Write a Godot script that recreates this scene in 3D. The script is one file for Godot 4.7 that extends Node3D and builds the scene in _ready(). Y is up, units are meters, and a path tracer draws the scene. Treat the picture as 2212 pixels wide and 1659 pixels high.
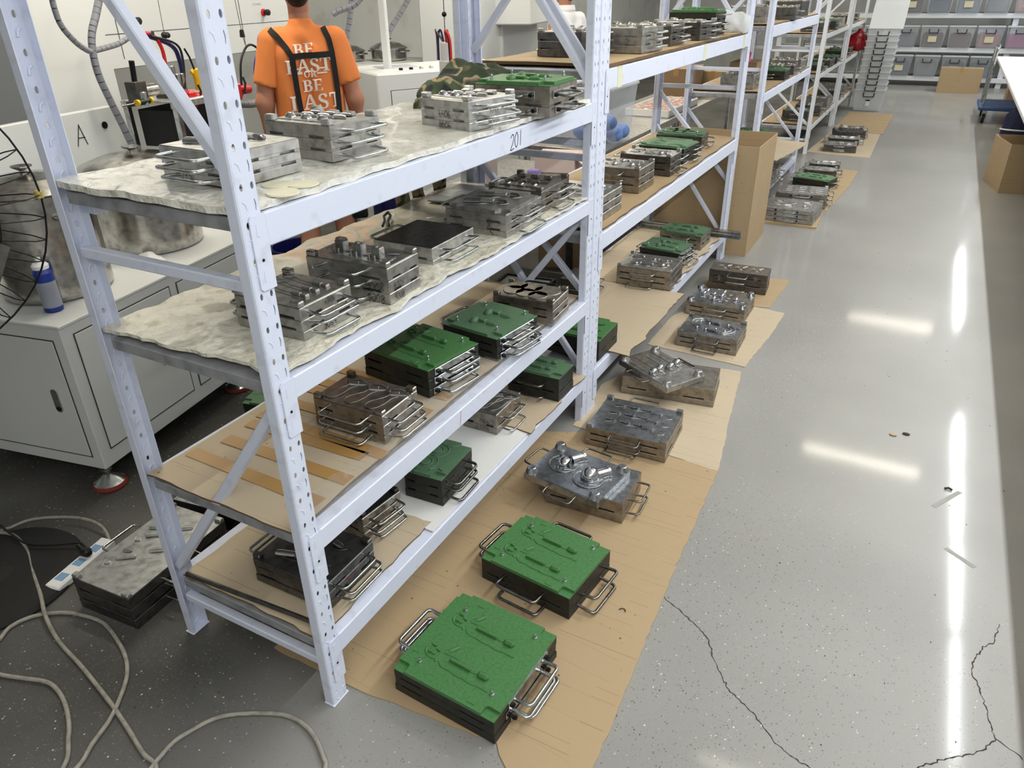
extends Node3D

var rng := RandomNumberGenerator.new()
var M := {}
var cache := {}
var taken := {}


# ------------------------------------------------------------------ mesh builder
class MB:
	var v := PackedVector3Array()
	var n := PackedVector3Array()
	var x := Transform3D.IDENTITY
	var marks := PackedInt32Array()

	func tri(a: Vector3, b: Vector3, c: Vector3) -> void:
		var p := x * a
		var q := x * b
		var r := x * c
		var m := (q - p).cross(r - p)
		if m.length_squared() < 1e-18:
			return
		m = m.normalized()
		v.append(p); v.append(r); v.append(q)
		n.append(m); n.append(m); n.append(m)

	func tris(a: Vector3, b: Vector3, c: Vector3, na: Vector3, nb: Vector3, nc: Vector3) -> void:
		v.append(x * a); v.append(x * c); v.append(x * b)
		n.append((x.basis * na).normalized()); n.append((x.basis * nc).normalized()); n.append((x.basis * nb).normalized())

	func quad(a: Vector3, b: Vector3, c: Vector3, d: Vector3) -> void:
		tri(a, b, c)
		tri(a, c, d)

	func oq(a: Vector3, b: Vector3, c: Vector3, d: Vector3, o: Vector3) -> void:
		if (b - a).cross(c - a).dot(a + c - 2.0 * o) < 0.0:
			quad(d, c, b, a)
		else:
			quad(a, b, c, d)

	func ot(a: Vector3, b: Vector3, c: Vector3, o: Vector3) -> void:
		if (b - a).cross(c - a).dot(a - o) < 0.0:
			tri(c, b, a)
		else:
			tri(a, b, c)

	# box with chamfered edges
	func box(c: Vector3, s: Vector3, b := 0.0) -> void:
		var h := s * 0.5
		b = minf(b, minf(h.x, minf(h.y, h.z)) * 0.8)
		var P := {}
		for i in [-1, 1]:
			for j in [-1, 1]:
				for k in [-1, 1]:
					P[[i, j, k, 0]] = c + Vector3(i * h.x, j * (h.y - b), k * (h.z - b))
					P[[i, j, k, 1]] = c + Vector3(i * (h.x - b), j * h.y, k * (h.z - b))
					P[[i, j, k, 2]] = c + Vector3(i * (h.x - b), j * (h.y - b), k * h.z)
		for s1 in [-1, 1]:
			oq(P[[s1, -1, -1, 0]], P[[s1, 1, -1, 0]], P[[s1, 1, 1, 0]], P[[s1, -1, 1, 0]], c)
			oq(P[[-1, s1, -1, 1]], P[[1, s1, -1, 1]], P[[1, s1, 1, 1]], P[[-1, s1, 1, 1]], c)
			oq(P[[-1, -1, s1, 2]], P[[1, -1, s1, 2]], P[[1, 1, s1, 2]], P[[-1, 1, s1, 2]], c)
			if b > 0.0:
				for s2 in [-1, 1]:
					oq(P[[s1, s2, -1, 0]], P[[s1, s2, 1, 0]], P[[s1, s2, 1, 1]], P[[s1, s2, -1, 1]], c)
					oq(P[[s1, -1, s2, 0]], P[[s1, 1, s2, 0]], P[[s1, 1, s2, 2]], P[[s1, -1, s2, 2]], c)
					oq(P[[-1, s1, s2, 1]], P[[1, s1, s2, 1]], P[[1, s1, s2, 2]], P[[-1, s1, s2, 2]], c)
					for s3 in [-1, 1]:
						ot(P[[s1, s2, s3, 0]], P[[s1, s2, s3, 1]], P[[s1, s2, s3, 2]], c)

	# a turned box: centre, size, angle about y
	func rbox(c: Vector3, s: Vector3, ang: float, b := 0.0) -> void:
		var keep := x
		x = x * Transform3D(Basis(Vector3.UP, ang), c)
		box(Vector3.ZERO, s, b)
		x = keep

	# rounded bar between two points with square section w (across, horizontal) x h
	func bar(a: Vector3, b: Vector3, w: float, h: float, up := Vector3.UP, bev := 0.002) -> void:
		var d := (b - a).normalized()
		var s := d.cross(up).normalized()
		var u := s.cross(d).normalized()
		var keep := x
		x = x * Transform3D(Basis(s, u, -d), (a + b) * 0.5)
		box(Vector3.ZERO, Vector3(w, h, (b - a).length()), bev)
		x = keep

	func prism(poly: PackedVector2Array, y0: float, y1: float) -> void:
		var p := poly
		var area := 0.0
		for i in p.size():
			var q := p[(i + 1) % p.size()]
			area += p[i].x * q.y - q.x * p[i].y
		if area > 0.0:
			p = p.duplicate()
			p.reverse()
		var t := Geometry2D.triangulate_polygon(p)
		for i in range(0, t.size(), 3):
			var a := p[t[i]]
			var b := p[t[i + 1]]
			var c := p[t[i + 2]]
			if (b - a).cross(c - a) > 0.0:
				var z := b
				b = c
				c = z
			tri(Vector3(a.x, y1, a.y), Vector3(b.x, y1, b.y), Vector3(c.x, y1, c.y))
			tri(Vector3(c.x, y0, c.y), Vector3(b.x, y0, b.y), Vector3(a.x, y0, a.y))
		for i in p.size():
			var a := p[i]
			var b := p[(i + 1) % p.size()]
			quad(Vector3(a.x, y0, a.y), Vector3(b.x, y0, b.y), Vector3(b.x, y1, b.y), Vector3(a.x, y1, a.y))

	func tube(pts: Array, r: float, seg := 8, cap := true) -> void:
		marks.append(v.size())
		var m := pts.size()
		var rings := []
		var nrm := []
		var up := Vector3.UP
		var d0: Vector3 = (pts[1] - pts[0]).normalized()
		if absf(d0.dot(up)) > 0.9:
			up = Vector3.RIGHT
		for i in m:
			var d: Vector3
			if i == 0:
				d = pts[1] - pts[0]
			elif i == m - 1:
				d = pts[i] - pts[i - 1]
			else:
				d = (pts[i + 1] - pts[i]).normalized() + (pts[i] - pts[i - 1]).normalized()
			d = d.normalized()
			up = (up - d * up.dot(d))
			if up.length() < 1e-4:
				up = d.cross(Vector3(0.3, 0.5, 0.8))
			up = up.normalized()
			var s := d.cross(up)
			var ring := []
			var nn := []
			for k in seg:
				var a := TAU * k / seg
				var q := up * cos(a) + s * sin(a)
				nn.append(q)
				ring.append(pts[i] + q * r)
			rings.append(ring)
			nrm.append(nn)
		for i in m - 1:
			for k in seg:
				var k2 := (k + 1) % seg
				tris(rings[i][k], rings[i + 1][k2], rings[i + 1][k], nrm[i][k], nrm[i + 1][k2], nrm[i + 1][k])
				tris(rings[i][k], rings[i][k2], rings[i + 1][k2], nrm[i][k], nrm[i][k2], nrm[i + 1][k2])
		if cap:
			for k in range(1, seg - 1):
				ot(rings[0][0], rings[0][k], rings[0][k + 1], pts[1])
				ot(rings[m - 1][0], rings[m - 1][k], rings[m - 1][k + 1], pts[m - 2])

	# profile of (radius, height), outside on the right going up
	func lathe(prof: Array, seg := 16, at := Vector3.ZERO) -> void:
		for i in prof.size() - 1:
			var a: Vector2 = prof[i]
			var b: Vector2 = prof[i + 1]
			var nn := Vector2(b.y - a.y, a.x - b.x).normalized()
			for k in seg:
				var t0 := TAU * k / seg
				var t1 := TAU * (k + 1) / seg
				var c0 := Vector3(cos(t0), 0, -sin(t0))
				var c1 := Vector3(cos(t1), 0, -sin(t1))
				var n0 := Vector3(c0.x * nn.x, nn.y, c0.z * nn.x)
				var n1 := Vector3(c1.x * nn.x, nn.y, c1.z * nn.x)
				var p0 := at + Vector3(c0.x * a.x, a.y, c0.z * a.x)
				var p1 := at + Vector3(c1.x * a.x, a.y, c1.z * a.x)
				var q0 := at + Vector3(c0.x * b.x, b.y, c0.z * b.x)
				var q1 := at + Vector3(c1.x * b.x, b.y, c1.z * b.x)
				if a.x > 1e-6:
					tris(p0, p1, q1, n0, n1, n1)
				if b.x > 1e-6:
					tris(p0, q1, q0, n0, n1, n0)

	func ball(c: Vector3, r: float, seg := 14, rows := 8, half := false, sq := Vector3.ONE) -> void:
		marks.append(v.size())
		var i0 := rows / 2 if half else 0
		for i in range(i0, rows):
			var a0 := -PI / 2 + PI * i / rows
			var a1 := -PI / 2 + PI * (i + 1) / rows
			for k in seg:
				var t0 := TAU * k / seg
				var t1 := TAU * (k + 1) / seg
				var A := Vector3(cos(a0) * cos(t0), sin(a0), -cos(a0) * sin(t0))
				var B := Vector3(cos(a0) * cos(t1), sin(a0), -cos(a0) * sin(t1))
				var C := Vector3(cos(a1) * cos(t1), sin(a1), -cos(a1) * sin(t1))
				var D := Vector3(cos(a1) * cos(t0), sin(a1), -cos(a1) * sin(t0))
				tris(c + A * r * sq, c + B * r * sq, c + C * r * sq, A / sq, B / sq, C / sq)
				tris(c + A * r * sq, c + C * r * sq, c + D * r * sq, A / sq, C / sq, D / sq)

	# capsule lying on the plate, half sunk
	func caps(cx: float, cz: float, ang: float, l: float, r: float, y := 0.0) -> void:
		marks.append(v.size())
		var d := Vector3(cos(ang), 0, -sin(ang)) * l * 0.5
		var c := Vector3(cx, y, cz)
		var p := []
		for i in 5:
			var a := PI / 2 * (1.0 - i / 4.0)
			p.append([sin(a) * r, maxf(cos(a) * r, 0.0004)])
		var s := Vector3(-d.z, 0, d.x).normalized()
		var u := d.normalized()
		var st := []
		for q in p:
			st.append([c - d - u * q[0], q[1]])
		for i in 5:
			st.append([c + d + u * p[4 - i][0], p[4 - i][1]])
		var seg := 8
		for i in st.size() - 1:
			for k in seg:
				var a0 := PI * k / seg
				var a1 := PI * (k + 1) / seg
				var n0 := s * cos(a0) + Vector3.UP * sin(a0)
				var n1 := s * cos(a1) + Vector3.UP * sin(a1)
				tris(st[i][0] + n0 * st[i][1], st[i + 1][0] + n1 * st[i + 1][1], st[i][0] + n1 * st[i][1], n0, n1, n1)
				tris(st[i][0] + n0 * st[i][1], st[i + 1][0] + n0 * st[i + 1][1], st[i + 1][0] + n1 * st[i + 1][1], n0, n0, n1)

	# raised rib along a smooth line on the plate, points of (x, z)
	func rib(pts: Array, w: float, y := 0.0, fine := true) -> void:
		var p := []
		var m := pts.size()
		for i in m - 1:
			var steps := 5 if fine else 1
			for k in steps:
				var q: Vector2 = pts[i].cubic_interpolate(pts[i + 1], pts[maxi(i - 1, 0)], pts[mini(i + 2, m - 1)], float(k) / steps)
				p.append(Vector3(q.x, y, q.y))
		p.append(Vector3(pts[m - 1].x, y, pts[m - 1].y))
		tube(p, w, 6)

	func cyl(c: Vector3, r: float, h: float, seg := 14, bev := 0.0) -> void:
		if bev > 0.0:
			lathe([Vector2(0, 0), Vector2(r, 0), Vector2(r, h - bev), Vector2(r - bev, h), Vector2(0, h)], seg, c)
		else:
			lathe([Vector2(0, 0), Vector2(r, 0), Vector2(r, h), Vector2(0, h)], seg, c)

	# the shapes laid down one after another, each as a builder of its own
	func pieces() -> Array:
		var r := []
		for i in marks.size():
			var e := marks[i + 1] if i + 1 < marks.size() else v.size()
			var b := MB.new()
			b.v = v.slice(marks[i], e)
			b.n = n.slice(marks[i], e)
			if b.v.size():
				r.append(b)
		return r

	func mesh() -> ArrayMesh:
		var a := []
		a.resize(Mesh.ARRAY_MAX)
		a[Mesh.ARRAY_VERTEX] = v
		a[Mesh.ARRAY_NORMAL] = n
		var m := ArrayMesh.new()
		m.add_surface_from_arrays(Mesh.PRIMITIVE_TRIANGLES, a)
		return m


# ------------------------------------------------------------------ objects
func numbered(called: String) -> String:
	if not taken.has(called):
		taken[called] = 0
		return called
	taken[called] += 1
	return "%s_%03d" % [called, taken[called]]

func tag(o: Node3D, label: String, category: String, group := "", kind := "") -> Node3D:
	o.set_meta("label", label)
	o.set_meta("category", category)
	if group:
		o.set_meta("group", group)
	if kind:
		o.set_meta("kind", kind)
	return o

func thing(called: String, label: String, category: String, at := Vector3.ZERO, turn := 0.0, group := "") -> Node3D:
	var o := Node3D.new()
	o.name = numbered(called)
	add_child(o)
	o.position = at
	o.rotation.y = turn
	tag(o, label, category, group)
	return o

func part(called: String, shape, mat: Material, parent: Node3D) -> MeshInstance3D:
	var o := MeshInstance3D.new()
	o.name = called if parent != self else numbered(called)
	o.mesh = shape.mesh() if shape is MB else shape
	o.material_override = mat
	parent.add_child(o, true)
	return o

func solo(called: String, shape, mat: Material, label: String, category: String, at := Vector3.ZERO, turn := 0.0, group := "") -> MeshInstance3D:
	var o := part(called, shape, mat, self)
	o.position = at
	o.rotation.y = turn
	tag(o, label, category, group)
	return o

func struct(called: String, shape, mat: Material, label: String, category: String) -> MeshInstance3D:
	var o := part(called, shape, mat, self)
	tag(o, label, category, "", "structure")
	return o


# ------------------------------------------------------------------ textures and materials
func noise_tex(freq: float, stops: Array, cols: Array, size := 512, oct := 5, seed_ := 1, type := FastNoiseLite.TYPE_SIMPLEX_SMOOTH) -> NoiseTexture2D:
	var f := FastNoiseLite.new()
	f.noise_type = type
	f.frequency = freq
	f.fractal_octaves = oct
	f.seed = seed_
	var t := NoiseTexture2D.new()
	t.width = size
	t.height = size
	t.seamless = true
	t.noise = f
	var g := Gradient.new()
	g.offsets = PackedFloat32Array(stops)
	g.colors = PackedColorArray(cols)
	t.color_ramp = g
	return t

func bump_tex(freq: float, strength: float, size := 512, oct := 4, seed_ := 3) -> NoiseTexture2D:
	var t := noise_tex(freq, [0.0, 1.0], [Color.BLACK, Color.WHITE], size, oct, seed_)
	t.color_ramp = null
	t.as_normal_map = true
	t.bump_strength = strength
	return t

func mat(c: Color, rough := 0.6, metal := 0.0) -> StandardMaterial3D:
	var m := StandardMaterial3D.new()
	m.albedo_color = c
	m.roughness = rough
	m.metallic = metal
	return m

func tri_on(m: StandardMaterial3D, scale: float, world := false) -> StandardMaterial3D:
	m.uv1_triplanar = true
	m.uv1_world_triplanar = world
	m.uv1_scale = Vector3.ONE * scale
	m.uv1_triplanar_sharpness = 4.0
	return m

func grey(a: float) -> Color:
	return Color(a, a, a)

func make_materials() -> void:
	var sn := noise_tex(0.012, [0.0, 0.45, 1.0], [grey(0.72), grey(0.9), grey(1.0)], 512, 5, 11)
	var sr := noise_tex(0.02, [0.0, 1.0], [grey(0.75), grey(1.0)], 512, 4, 12)
	var sb := bump_tex(0.05, 1.2, 512, 4, 13)
	var steel := func(c: Color, r: float, metal := 0.92) -> StandardMaterial3D:
		var m: StandardMaterial3D = tri_on(mat(c, r, metal), 3.5)
		m.albedo_texture = sn
		m.roughness_texture = sr
		return m
	M.steel = steel.call(Color(0.76, 0.755, 0.74), 0.42)
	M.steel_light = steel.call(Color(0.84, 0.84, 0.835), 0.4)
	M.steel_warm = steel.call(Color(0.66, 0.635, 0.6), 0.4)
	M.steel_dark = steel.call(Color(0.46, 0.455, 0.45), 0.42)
	M.steel_blue = steel.call(Color(0.68, 0.695, 0.71), 0.3)
	M.shiny = steel.call(Color(0.88, 0.88, 0.89), 0.16, 1.0)
	M.black_steel = steel.call(Color(0.2, 0.2, 0.2), 0.45, 0.6)
	M.zinc = steel.call(Color(0.83, 0.845, 0.85), 0.26, 1.0)
	M.rod = steel.call(Color(0.6, 0.59, 0.57), 0.34, 1.0)
	M.stainless = steel.call(Color(0.8, 0.79, 0.77), 0.24, 1.0)
	var gn := noise_tex(0.03, [0.0, 0.5, 1.0], [Color(0.8, 0.85, 0.8), Color(0.95, 0.97, 0.94), Color(1, 1, 1)], 512, 5, 21)
	var gr := noise_tex(0.05, [0.0, 1.0], [grey(0.86), grey(1)], 256, 3, 22)
	M.green = tri_on(mat(Color(0.29, 0.485, 0.285), 0.5), 5.0)
	M.green.albedo_texture = gn
	M.green.roughness_texture = gr
	M.green_dull = tri_on(mat(Color(0.34, 0.47, 0.36), 0.55), 5.0)
	M.green_dull.albedo_texture = gn
	M.green_pale = tri_on(mat(Color(0.42, 0.56, 0.43), 0.5), 5.0)
	M.green_pale.albedo_texture = gn
	M.dark = tri_on(mat(Color(0.2, 0.205, 0.185), 0.48, 0.3), 4.0)
	M.dark.albedo_texture = sn
	M.bolt = mat(Color(0.07, 0.07, 0.09), 0.4, 0.4)
	M.rack = tri_on(mat(Color(0.855, 0.88, 0.955), 0.42), 1.2)
	M.rack.albedo_texture = noise_tex(0.02, [0.0, 0.35, 1.0], [Color(0.93, 0.93, 0.92), Color(1, 1, 1), Color(1, 1, 1)], 512, 5, 31)
	M.rack_grey = tri_on(mat(Color(0.72, 0.72, 0.77), 0.45, 0.1), 1.2)
	M.rack_far = tri_on(mat(Color(0.87, 0.885, 0.91), 0.42), 1.2)
	M.board = tri_on(mat(Color(0.66, 0.67, 0.69), 0.5, 0.2), 2.0)
	M.board.albedo_texture = sn
	# padding under plastic film
	M.foam = tri_on(mat(Color(0.9, 0.895, 0.865), 0.55), 1.6)
	M.foam.albedo_texture = noise_tex(0.012, [0.0, 0.3, 0.6, 1.0], [Color(0.93, 0.925, 0.9), Color(0.97, 0.967, 0.95), Color(1, 1, 1), Color(1, 1, 1)], 512, 5, 41)
	M.foam.clearcoat_enabled = true
	M.foam.clearcoat = 1.0
	M.foam.clearcoat_roughness = 0.07
	M.foam.normal_enabled = true
	M.foam.normal_texture = bump_tex(0.02, 7.0, 512, 5, 42)
	M.foam.normal_scale = 1.1
	M.foam_yellow = M.foam.duplicate()
	M.foam_yellow.albedo_color = Color(0.9, 0.885, 0.82)
	M.sheet = mat(Color(0.9, 0.9, 0.89), 0.5)
	M.film = mat(Color(1, 1, 1, 0.1), 0.08)
	M.film.transparency = BaseMaterial3D.TRANSPARENCY_ALPHA
	M.film.cull_mode = BaseMaterial3D.CULL_DISABLED
	M.clear = mat(Color(0.9, 0.94, 0.98, 0.22), 0.12)
	M.clear.transparency = BaseMaterial3D.TRANSPARENCY_ALPHA
	M.clear.cull_mode = BaseMaterial3D.CULL_DISABLED
	M.frost = mat(Color(0.9, 0.92, 0.94, 0.55), 0.35)
	M.frost.transparency = BaseMaterial3D.TRANSPARENCY_ALPHA
	# cardboard: flutes run along local x
	M.card = card(Color(0.7, 0.605, 0.47), 51)
	M.card_light = card(Color(0.77, 0.705, 0.605), 52)
	M.card_dark = card(Color(0.6, 0.49, 0.37), 53)
	M.card_edge = mat(Color(0.42, 0.33, 0.23), 0.9)
	M.tape = mat(Color(0.7, 0.54, 0.31), 0.22)
	M.tape.clearcoat_enabled = true
	M.tape.clearcoat = 0.5
	M.panel = mat(Color(0.87, 0.88, 0.88), 0.4)
	M.panel_grey = mat(Color(0.78, 0.79, 0.79), 0.42)
	M.white = mat(Color(0.93, 0.93, 0.93), 0.5)
	M.seam = mat(Color(0.2, 0.2, 0.2), 0.7)
	M.black = mat(Color(0.055, 0.055, 0.06), 0.5)
	M.rubber = mat(Color(0.09, 0.09, 0.095), 0.75)
	M.cable = tri_on(mat(Color(0.66, 0.64, 0.6), 0.55), 4.0)
	M.cable.albedo_texture = sn
	M.hose = mat(Color(0.55, 0.56, 0.59), 0.35)
	M.red = mat(Color(0.82, 0.11, 0.14), 0.35)
	M.yellow = mat(Color(0.93, 0.75, 0.1), 0.4)
	M.blue = mat(Color(0.1, 0.2, 0.55), 0.4)
	M.navy = mat(Color(0.08, 0.09, 0.33), 0.3)
	M.skin = mat(Color(0.72, 0.5, 0.4), 0.55)
	M.skin.subsurf_scatter_enabled = true
	M.skin.subsurf_scatter_strength = 0.15
	M.hair = mat(Color(0.05, 0.045, 0.04), 0.55)
	M.orange = mat(Color(0.9, 0.52, 0.27), 0.85)
	M.orange.rim_enabled = true
	M.orange.rim = 0.2
	M.strap = mat(Color(0.06, 0.06, 0.075), 0.8)
	M.polo = mat(Color(0.93, 0.93, 0.94), 0.85)
	M.trousers = mat(Color(0.09, 0.1, 0.14), 0.85)
	M.ink = mat(Color(0.07, 0.07, 0.08), 0.6)
	M.chalk = mat(Color(0.75, 0.75, 0.73), 0.7)
	M.red_ink = mat(Color(0.45, 0.12, 0.1), 0.6)
	M.pink_ink = mat(Color(0.8, 0.5, 0.72), 0.6)
	M.print = mat(Color(0.93, 0.88, 0.85), 0.75)
	M.camo = tri_on(mat(Color.WHITE, 0.9), 0.9)
	M.camo.albedo_texture = noise_tex(0.012, [0.0, 0.40, 0.405, 0.5, 0.505, 0.6, 0.605], [Color(0.13, 0.14, 0.16), Color(0.13, 0.14, 0.16), Color(0.27, 0.33, 0.22), Color(0.27, 0.33, 0.22), Color(0.66, 0.58, 0.47), Color(0.66, 0.58, 0.47), Color(0.2, 0.25, 0.17)], 512, 2, 61)
	M.wall = tri_on(mat(Color(0.85, 0.86, 0.86), 0.75), 0.35)
	M.wall.albedo_texture = noise_tex(0.01, [0.0, 0.4, 1.0], [Color(0.9, 0.89, 0.87), Color(0.98, 0.98, 0.97), Color(1, 1, 1)], 512, 5, 71)
	M.ceiling = mat(Color(0.88, 0.88, 0.88), 0.8)
	M.floor = floor_material()
	M.crack = mat(Color(0.22, 0.2, 0.17), 0.9)
	M.glow = mat(Color.WHITE, 0.5)
	M.glow.emission_enabled = true
	M.glow.emission = Color(1.0, 0.99, 0.96)
	M.glow.emission_energy_multiplier = 6.0

func card(c: Color, s: int) -> StandardMaterial3D:
	var m: StandardMaterial3D = tri_on(mat(c, 0.8), 1.0)
	var im := Image.create(512, 512, false, Image.FORMAT_RGB8)
	var r := RandomNumberGenerator.new()
	r.seed = s
	im.fill(Color(0.98, 0.98, 0.98))
	# faint flute lines, stains, scuffs
	for y in range(0, 512, 4):
		var g := 0.955 + 0.02 * r.randf()
		im.fill_rect(Rect2i(0, y, 512, 1), Color(g, g, g * 0.985))
	for i in 40:
		var y := r.randi_range(0, 511)
		var xx := r.randi_range(0, 511)
		var g := r.randf_range(0.8, 0.92)
		im.fill_rect(Rect2i(xx, y, r.randi_range(15, 170), 1), Color(g, g * 0.97, g * 0.93))
	for i in 60:
		var g := r.randf_range(0.5, 0.8)
		im.fill_rect(Rect2i(r.randi_range(0, 510), r.randi_range(0, 510), r.randi_range(1, 3), r.randi_range(1, 3)), Color(g, g * 0.9, g * 0.8))
	m.albedo_texture = ImageTexture.create_from_image(im)
	m.roughness_texture = noise_tex(0.02, [0.0, 1.0], [grey(0.7), grey(1)], 256, 3, s)
	return m

func floor_material() -> StandardMaterial3D:
	var m := mat(Color(1, 1, 1), 1.0)
	m.metallic_specular = 0.35
	tri_on(m, 1.0, true)
	m.uv1_scale = Vector3(1.0 / 12.0, 1.0 / 12.0, 1.0 / 24.0)
	m.uv1_offset = Vector3(0.5, 0.5, 0.8)
	var f := FastNoiseLite.new()
	f.seed = 5
	f.frequency = 0.012
	f.fractal_octaves = 6
	var f2 := FastNoiseLite.new()
	f2.seed = 9
	f2.frequency = 0.02
	f2.fractal_octaves = 5
	var N := 512
	var alb := Image.create(N, N, false, Image.FORMAT_RGB8)
	var rou := Image.create(N, N, false, Image.FORMAT_RGB8)
	var msk := Image.create(N, N, false, Image.FORMAT_RGB8)
	var pol := Image.create(N, N, false, Image.FORMAT_RGB8)
	for j in N:
		var z := (float(j) / N - 0.8) * 24.0
		for i in N:
			var xx := (float(i) / N - 0.5) * 12.0
			var a := f.get_noise_2d(xx * 30.0, z * 30.0)
			var b := f2.get_noise_2d(xx * 55.0 + 300.0, z * 55.0)
			var worn := clampf(1.25 - Vector2((xx - 0.75) / 0.8, (z + 0.55) / 1.5).length() + a * 0.7, 0.0, 1.0)
			var worn2 := clampf(1.15 - Vector2((xx - 0.75) / 0.28, (z + 3.4) / 1.9).length() + a * 0.6, 0.0, 0.7)
			var lane := smoothstep(0.15, -0.45, xx + a * 0.15)
			worn = maxf(maxf(worn, worn2), lane * 0.85)
			var base := 0.605 + 0.04 * a + 0.03 * b
			var grime := lane * (0.24 + 0.14 * b + 0.1 * a) + worn * 0.035
			base -= grime
			alb.set_pixel(i, j, Color(base, base * 0.992, base * 0.965))
			var ro := 0.42 + worn * 0.15 + 0.06 * a + lane * 0.1
			var po := clampf(1.0 - worn * 0.85 + 0.25 * b, 0.1, 1.0)
			pol.set_pixel(i, j, Color(po, po, po))
			rou.set_pixel(i, j, Color(ro, ro, ro))
			var mk := clampf(0.2 + worn * 0.95, 0.0, 1.0)
			msk.set_pixel(i, j, Color(mk, mk, mk))
	m.albedo_texture = ImageTexture.create_from_image(alb)
	m.roughness_texture = ImageTexture.create_from_image(rou)
	m.roughness_texture_channel = BaseMaterial3D.TEXTURE_CHANNEL_GREEN
	m.clearcoat_enabled = true
	m.clearcoat = 0.38
	m.clearcoat_roughness = 0.085
	m.clearcoat_texture = ImageTexture.create_from_image(pol)
	# aggregate showing through where the polish is worn
	var sp := Image.create(1024, 1024, false, Image.FORMAT_RGBA8)
	sp.fill(Color(0.6, 0.58, 0.55, 0.0))
	var r := RandomNumberGenerator.new()
	r.seed = 77
	for i in 22000:
		var s := 1 if r.randf() < 0.6 else (2 if r.randf() < 0.75 else r.randi_range(3, 4))
		var g := r.randf_range(0.27, 0.5)
		var c := Color(g, g * 0.94, g * 0.86, r.randf_range(0.4, 0.95))
		if r.randf() < 0.1:
			g = r.randf_range(0.8, 0.95)
			c = Color(g, g, g * 0.97, 0.8)
		var px := r.randi_range(0, 1019)
		var py := r.randi_range(0, 1019)
		sp.fill_rect(Rect2i(px, py, s, maxi(1, s - r.randi_range(0, 1))), c)
		if s > 2:
			sp.fill_rect(Rect2i(px + 1, py - 1 if py > 0 else 0, s - 1, s), c)
	m.detail_enabled = true
	m.detail_blend_mode = BaseMaterial3D.BLEND_MODE_MIX
	m.detail_albedo = ImageTexture.create_from_image(sp)
	m.detail_mask = ImageTexture.create_from_image(msk)
	m.detail_uv_layer = BaseMaterial3D.DETAIL_UV_2
	m.uv2_triplanar = true
	m.uv2_world_triplanar = true
	m.uv2_scale = Vector3.ONE * 0.95
	return m

# ------------------------------------------------------------------ racks
func cell_with_hole(b: MB, y0: float, y1: float, z0: float, z1: float, hole: Array) -> void:
	# a strip of the aisle face (x = 0, looking towards +x) with a hole round its middle; hole points are (z, y)
	var c := Vector2.ZERO
	for p in hole:
		c += p
	c /= hole.size()
	var on := []
	for p in hole:
		var d: Vector2 = p - c
		var t := 1e9
		if absf(d.x) > 1e-9:
			t = minf(t, ((z1 if d.x > 0 else z0) - c.x) / d.x)
		if absf(d.y) > 1e-9:
			t = minf(t, ((y1 if d.y > 0 else y0) - c.y) / d.y)
		on.append(c + d * t)
	var corners := [Vector2(z0, y0), Vector2(z1, y0), Vector2(z1, y1), Vector2(z0, y1)]
	var m := hole.size()
	var o := Vector3(-1, c.y, c.x)
	for i in m:
		var k := (i + 1) % m
		var p: Vector2 = hole[i]
		var q: Vector2 = hole[k]
		var s: Vector2 = on[k]
		var r: Vector2 = on[i]
		b.oq(Vector3(0, p.y, p.x), Vector3(0, q.y, q.x), Vector3(0, s.y, s.x), Vector3(0, r.y, r.x), o)
		b.oq(Vector3(0, p.y, p.x), Vector3(0, q.y, q.x), Vector3(-0.002, q.y, q.x), Vector3(-0.002, p.y, p.x), Vector3(-0.001, 2 * p.y - c.y, 2 * p.x - c.x))
		var ar := (r - c).angle()
		var span := angle_difference(ar, (s - c).angle())
		var fan := []
		for w in corners:
			var g := angle_difference(ar, (w - c).angle())
			if span < 0.0 and g > 1e-4:
				g -= TAU
			if span > 0.0 and g < -1e-4:
				g += TAU
			if absf(g) < absf(span) - 1e-4 and absf(g) > 1e-4:
				fan.append([absf(g), w])
		fan.sort_custom(func(f1, f2): return f1[0] < f2[0])
		var last := r
		for f in fan:
			var w: Vector2 = f[1]
			b.ot(Vector3(0, last.y, last.x), Vector3(0, w.y, w.x), Vector3(0, s.y, s.x), o)
			last = w

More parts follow.
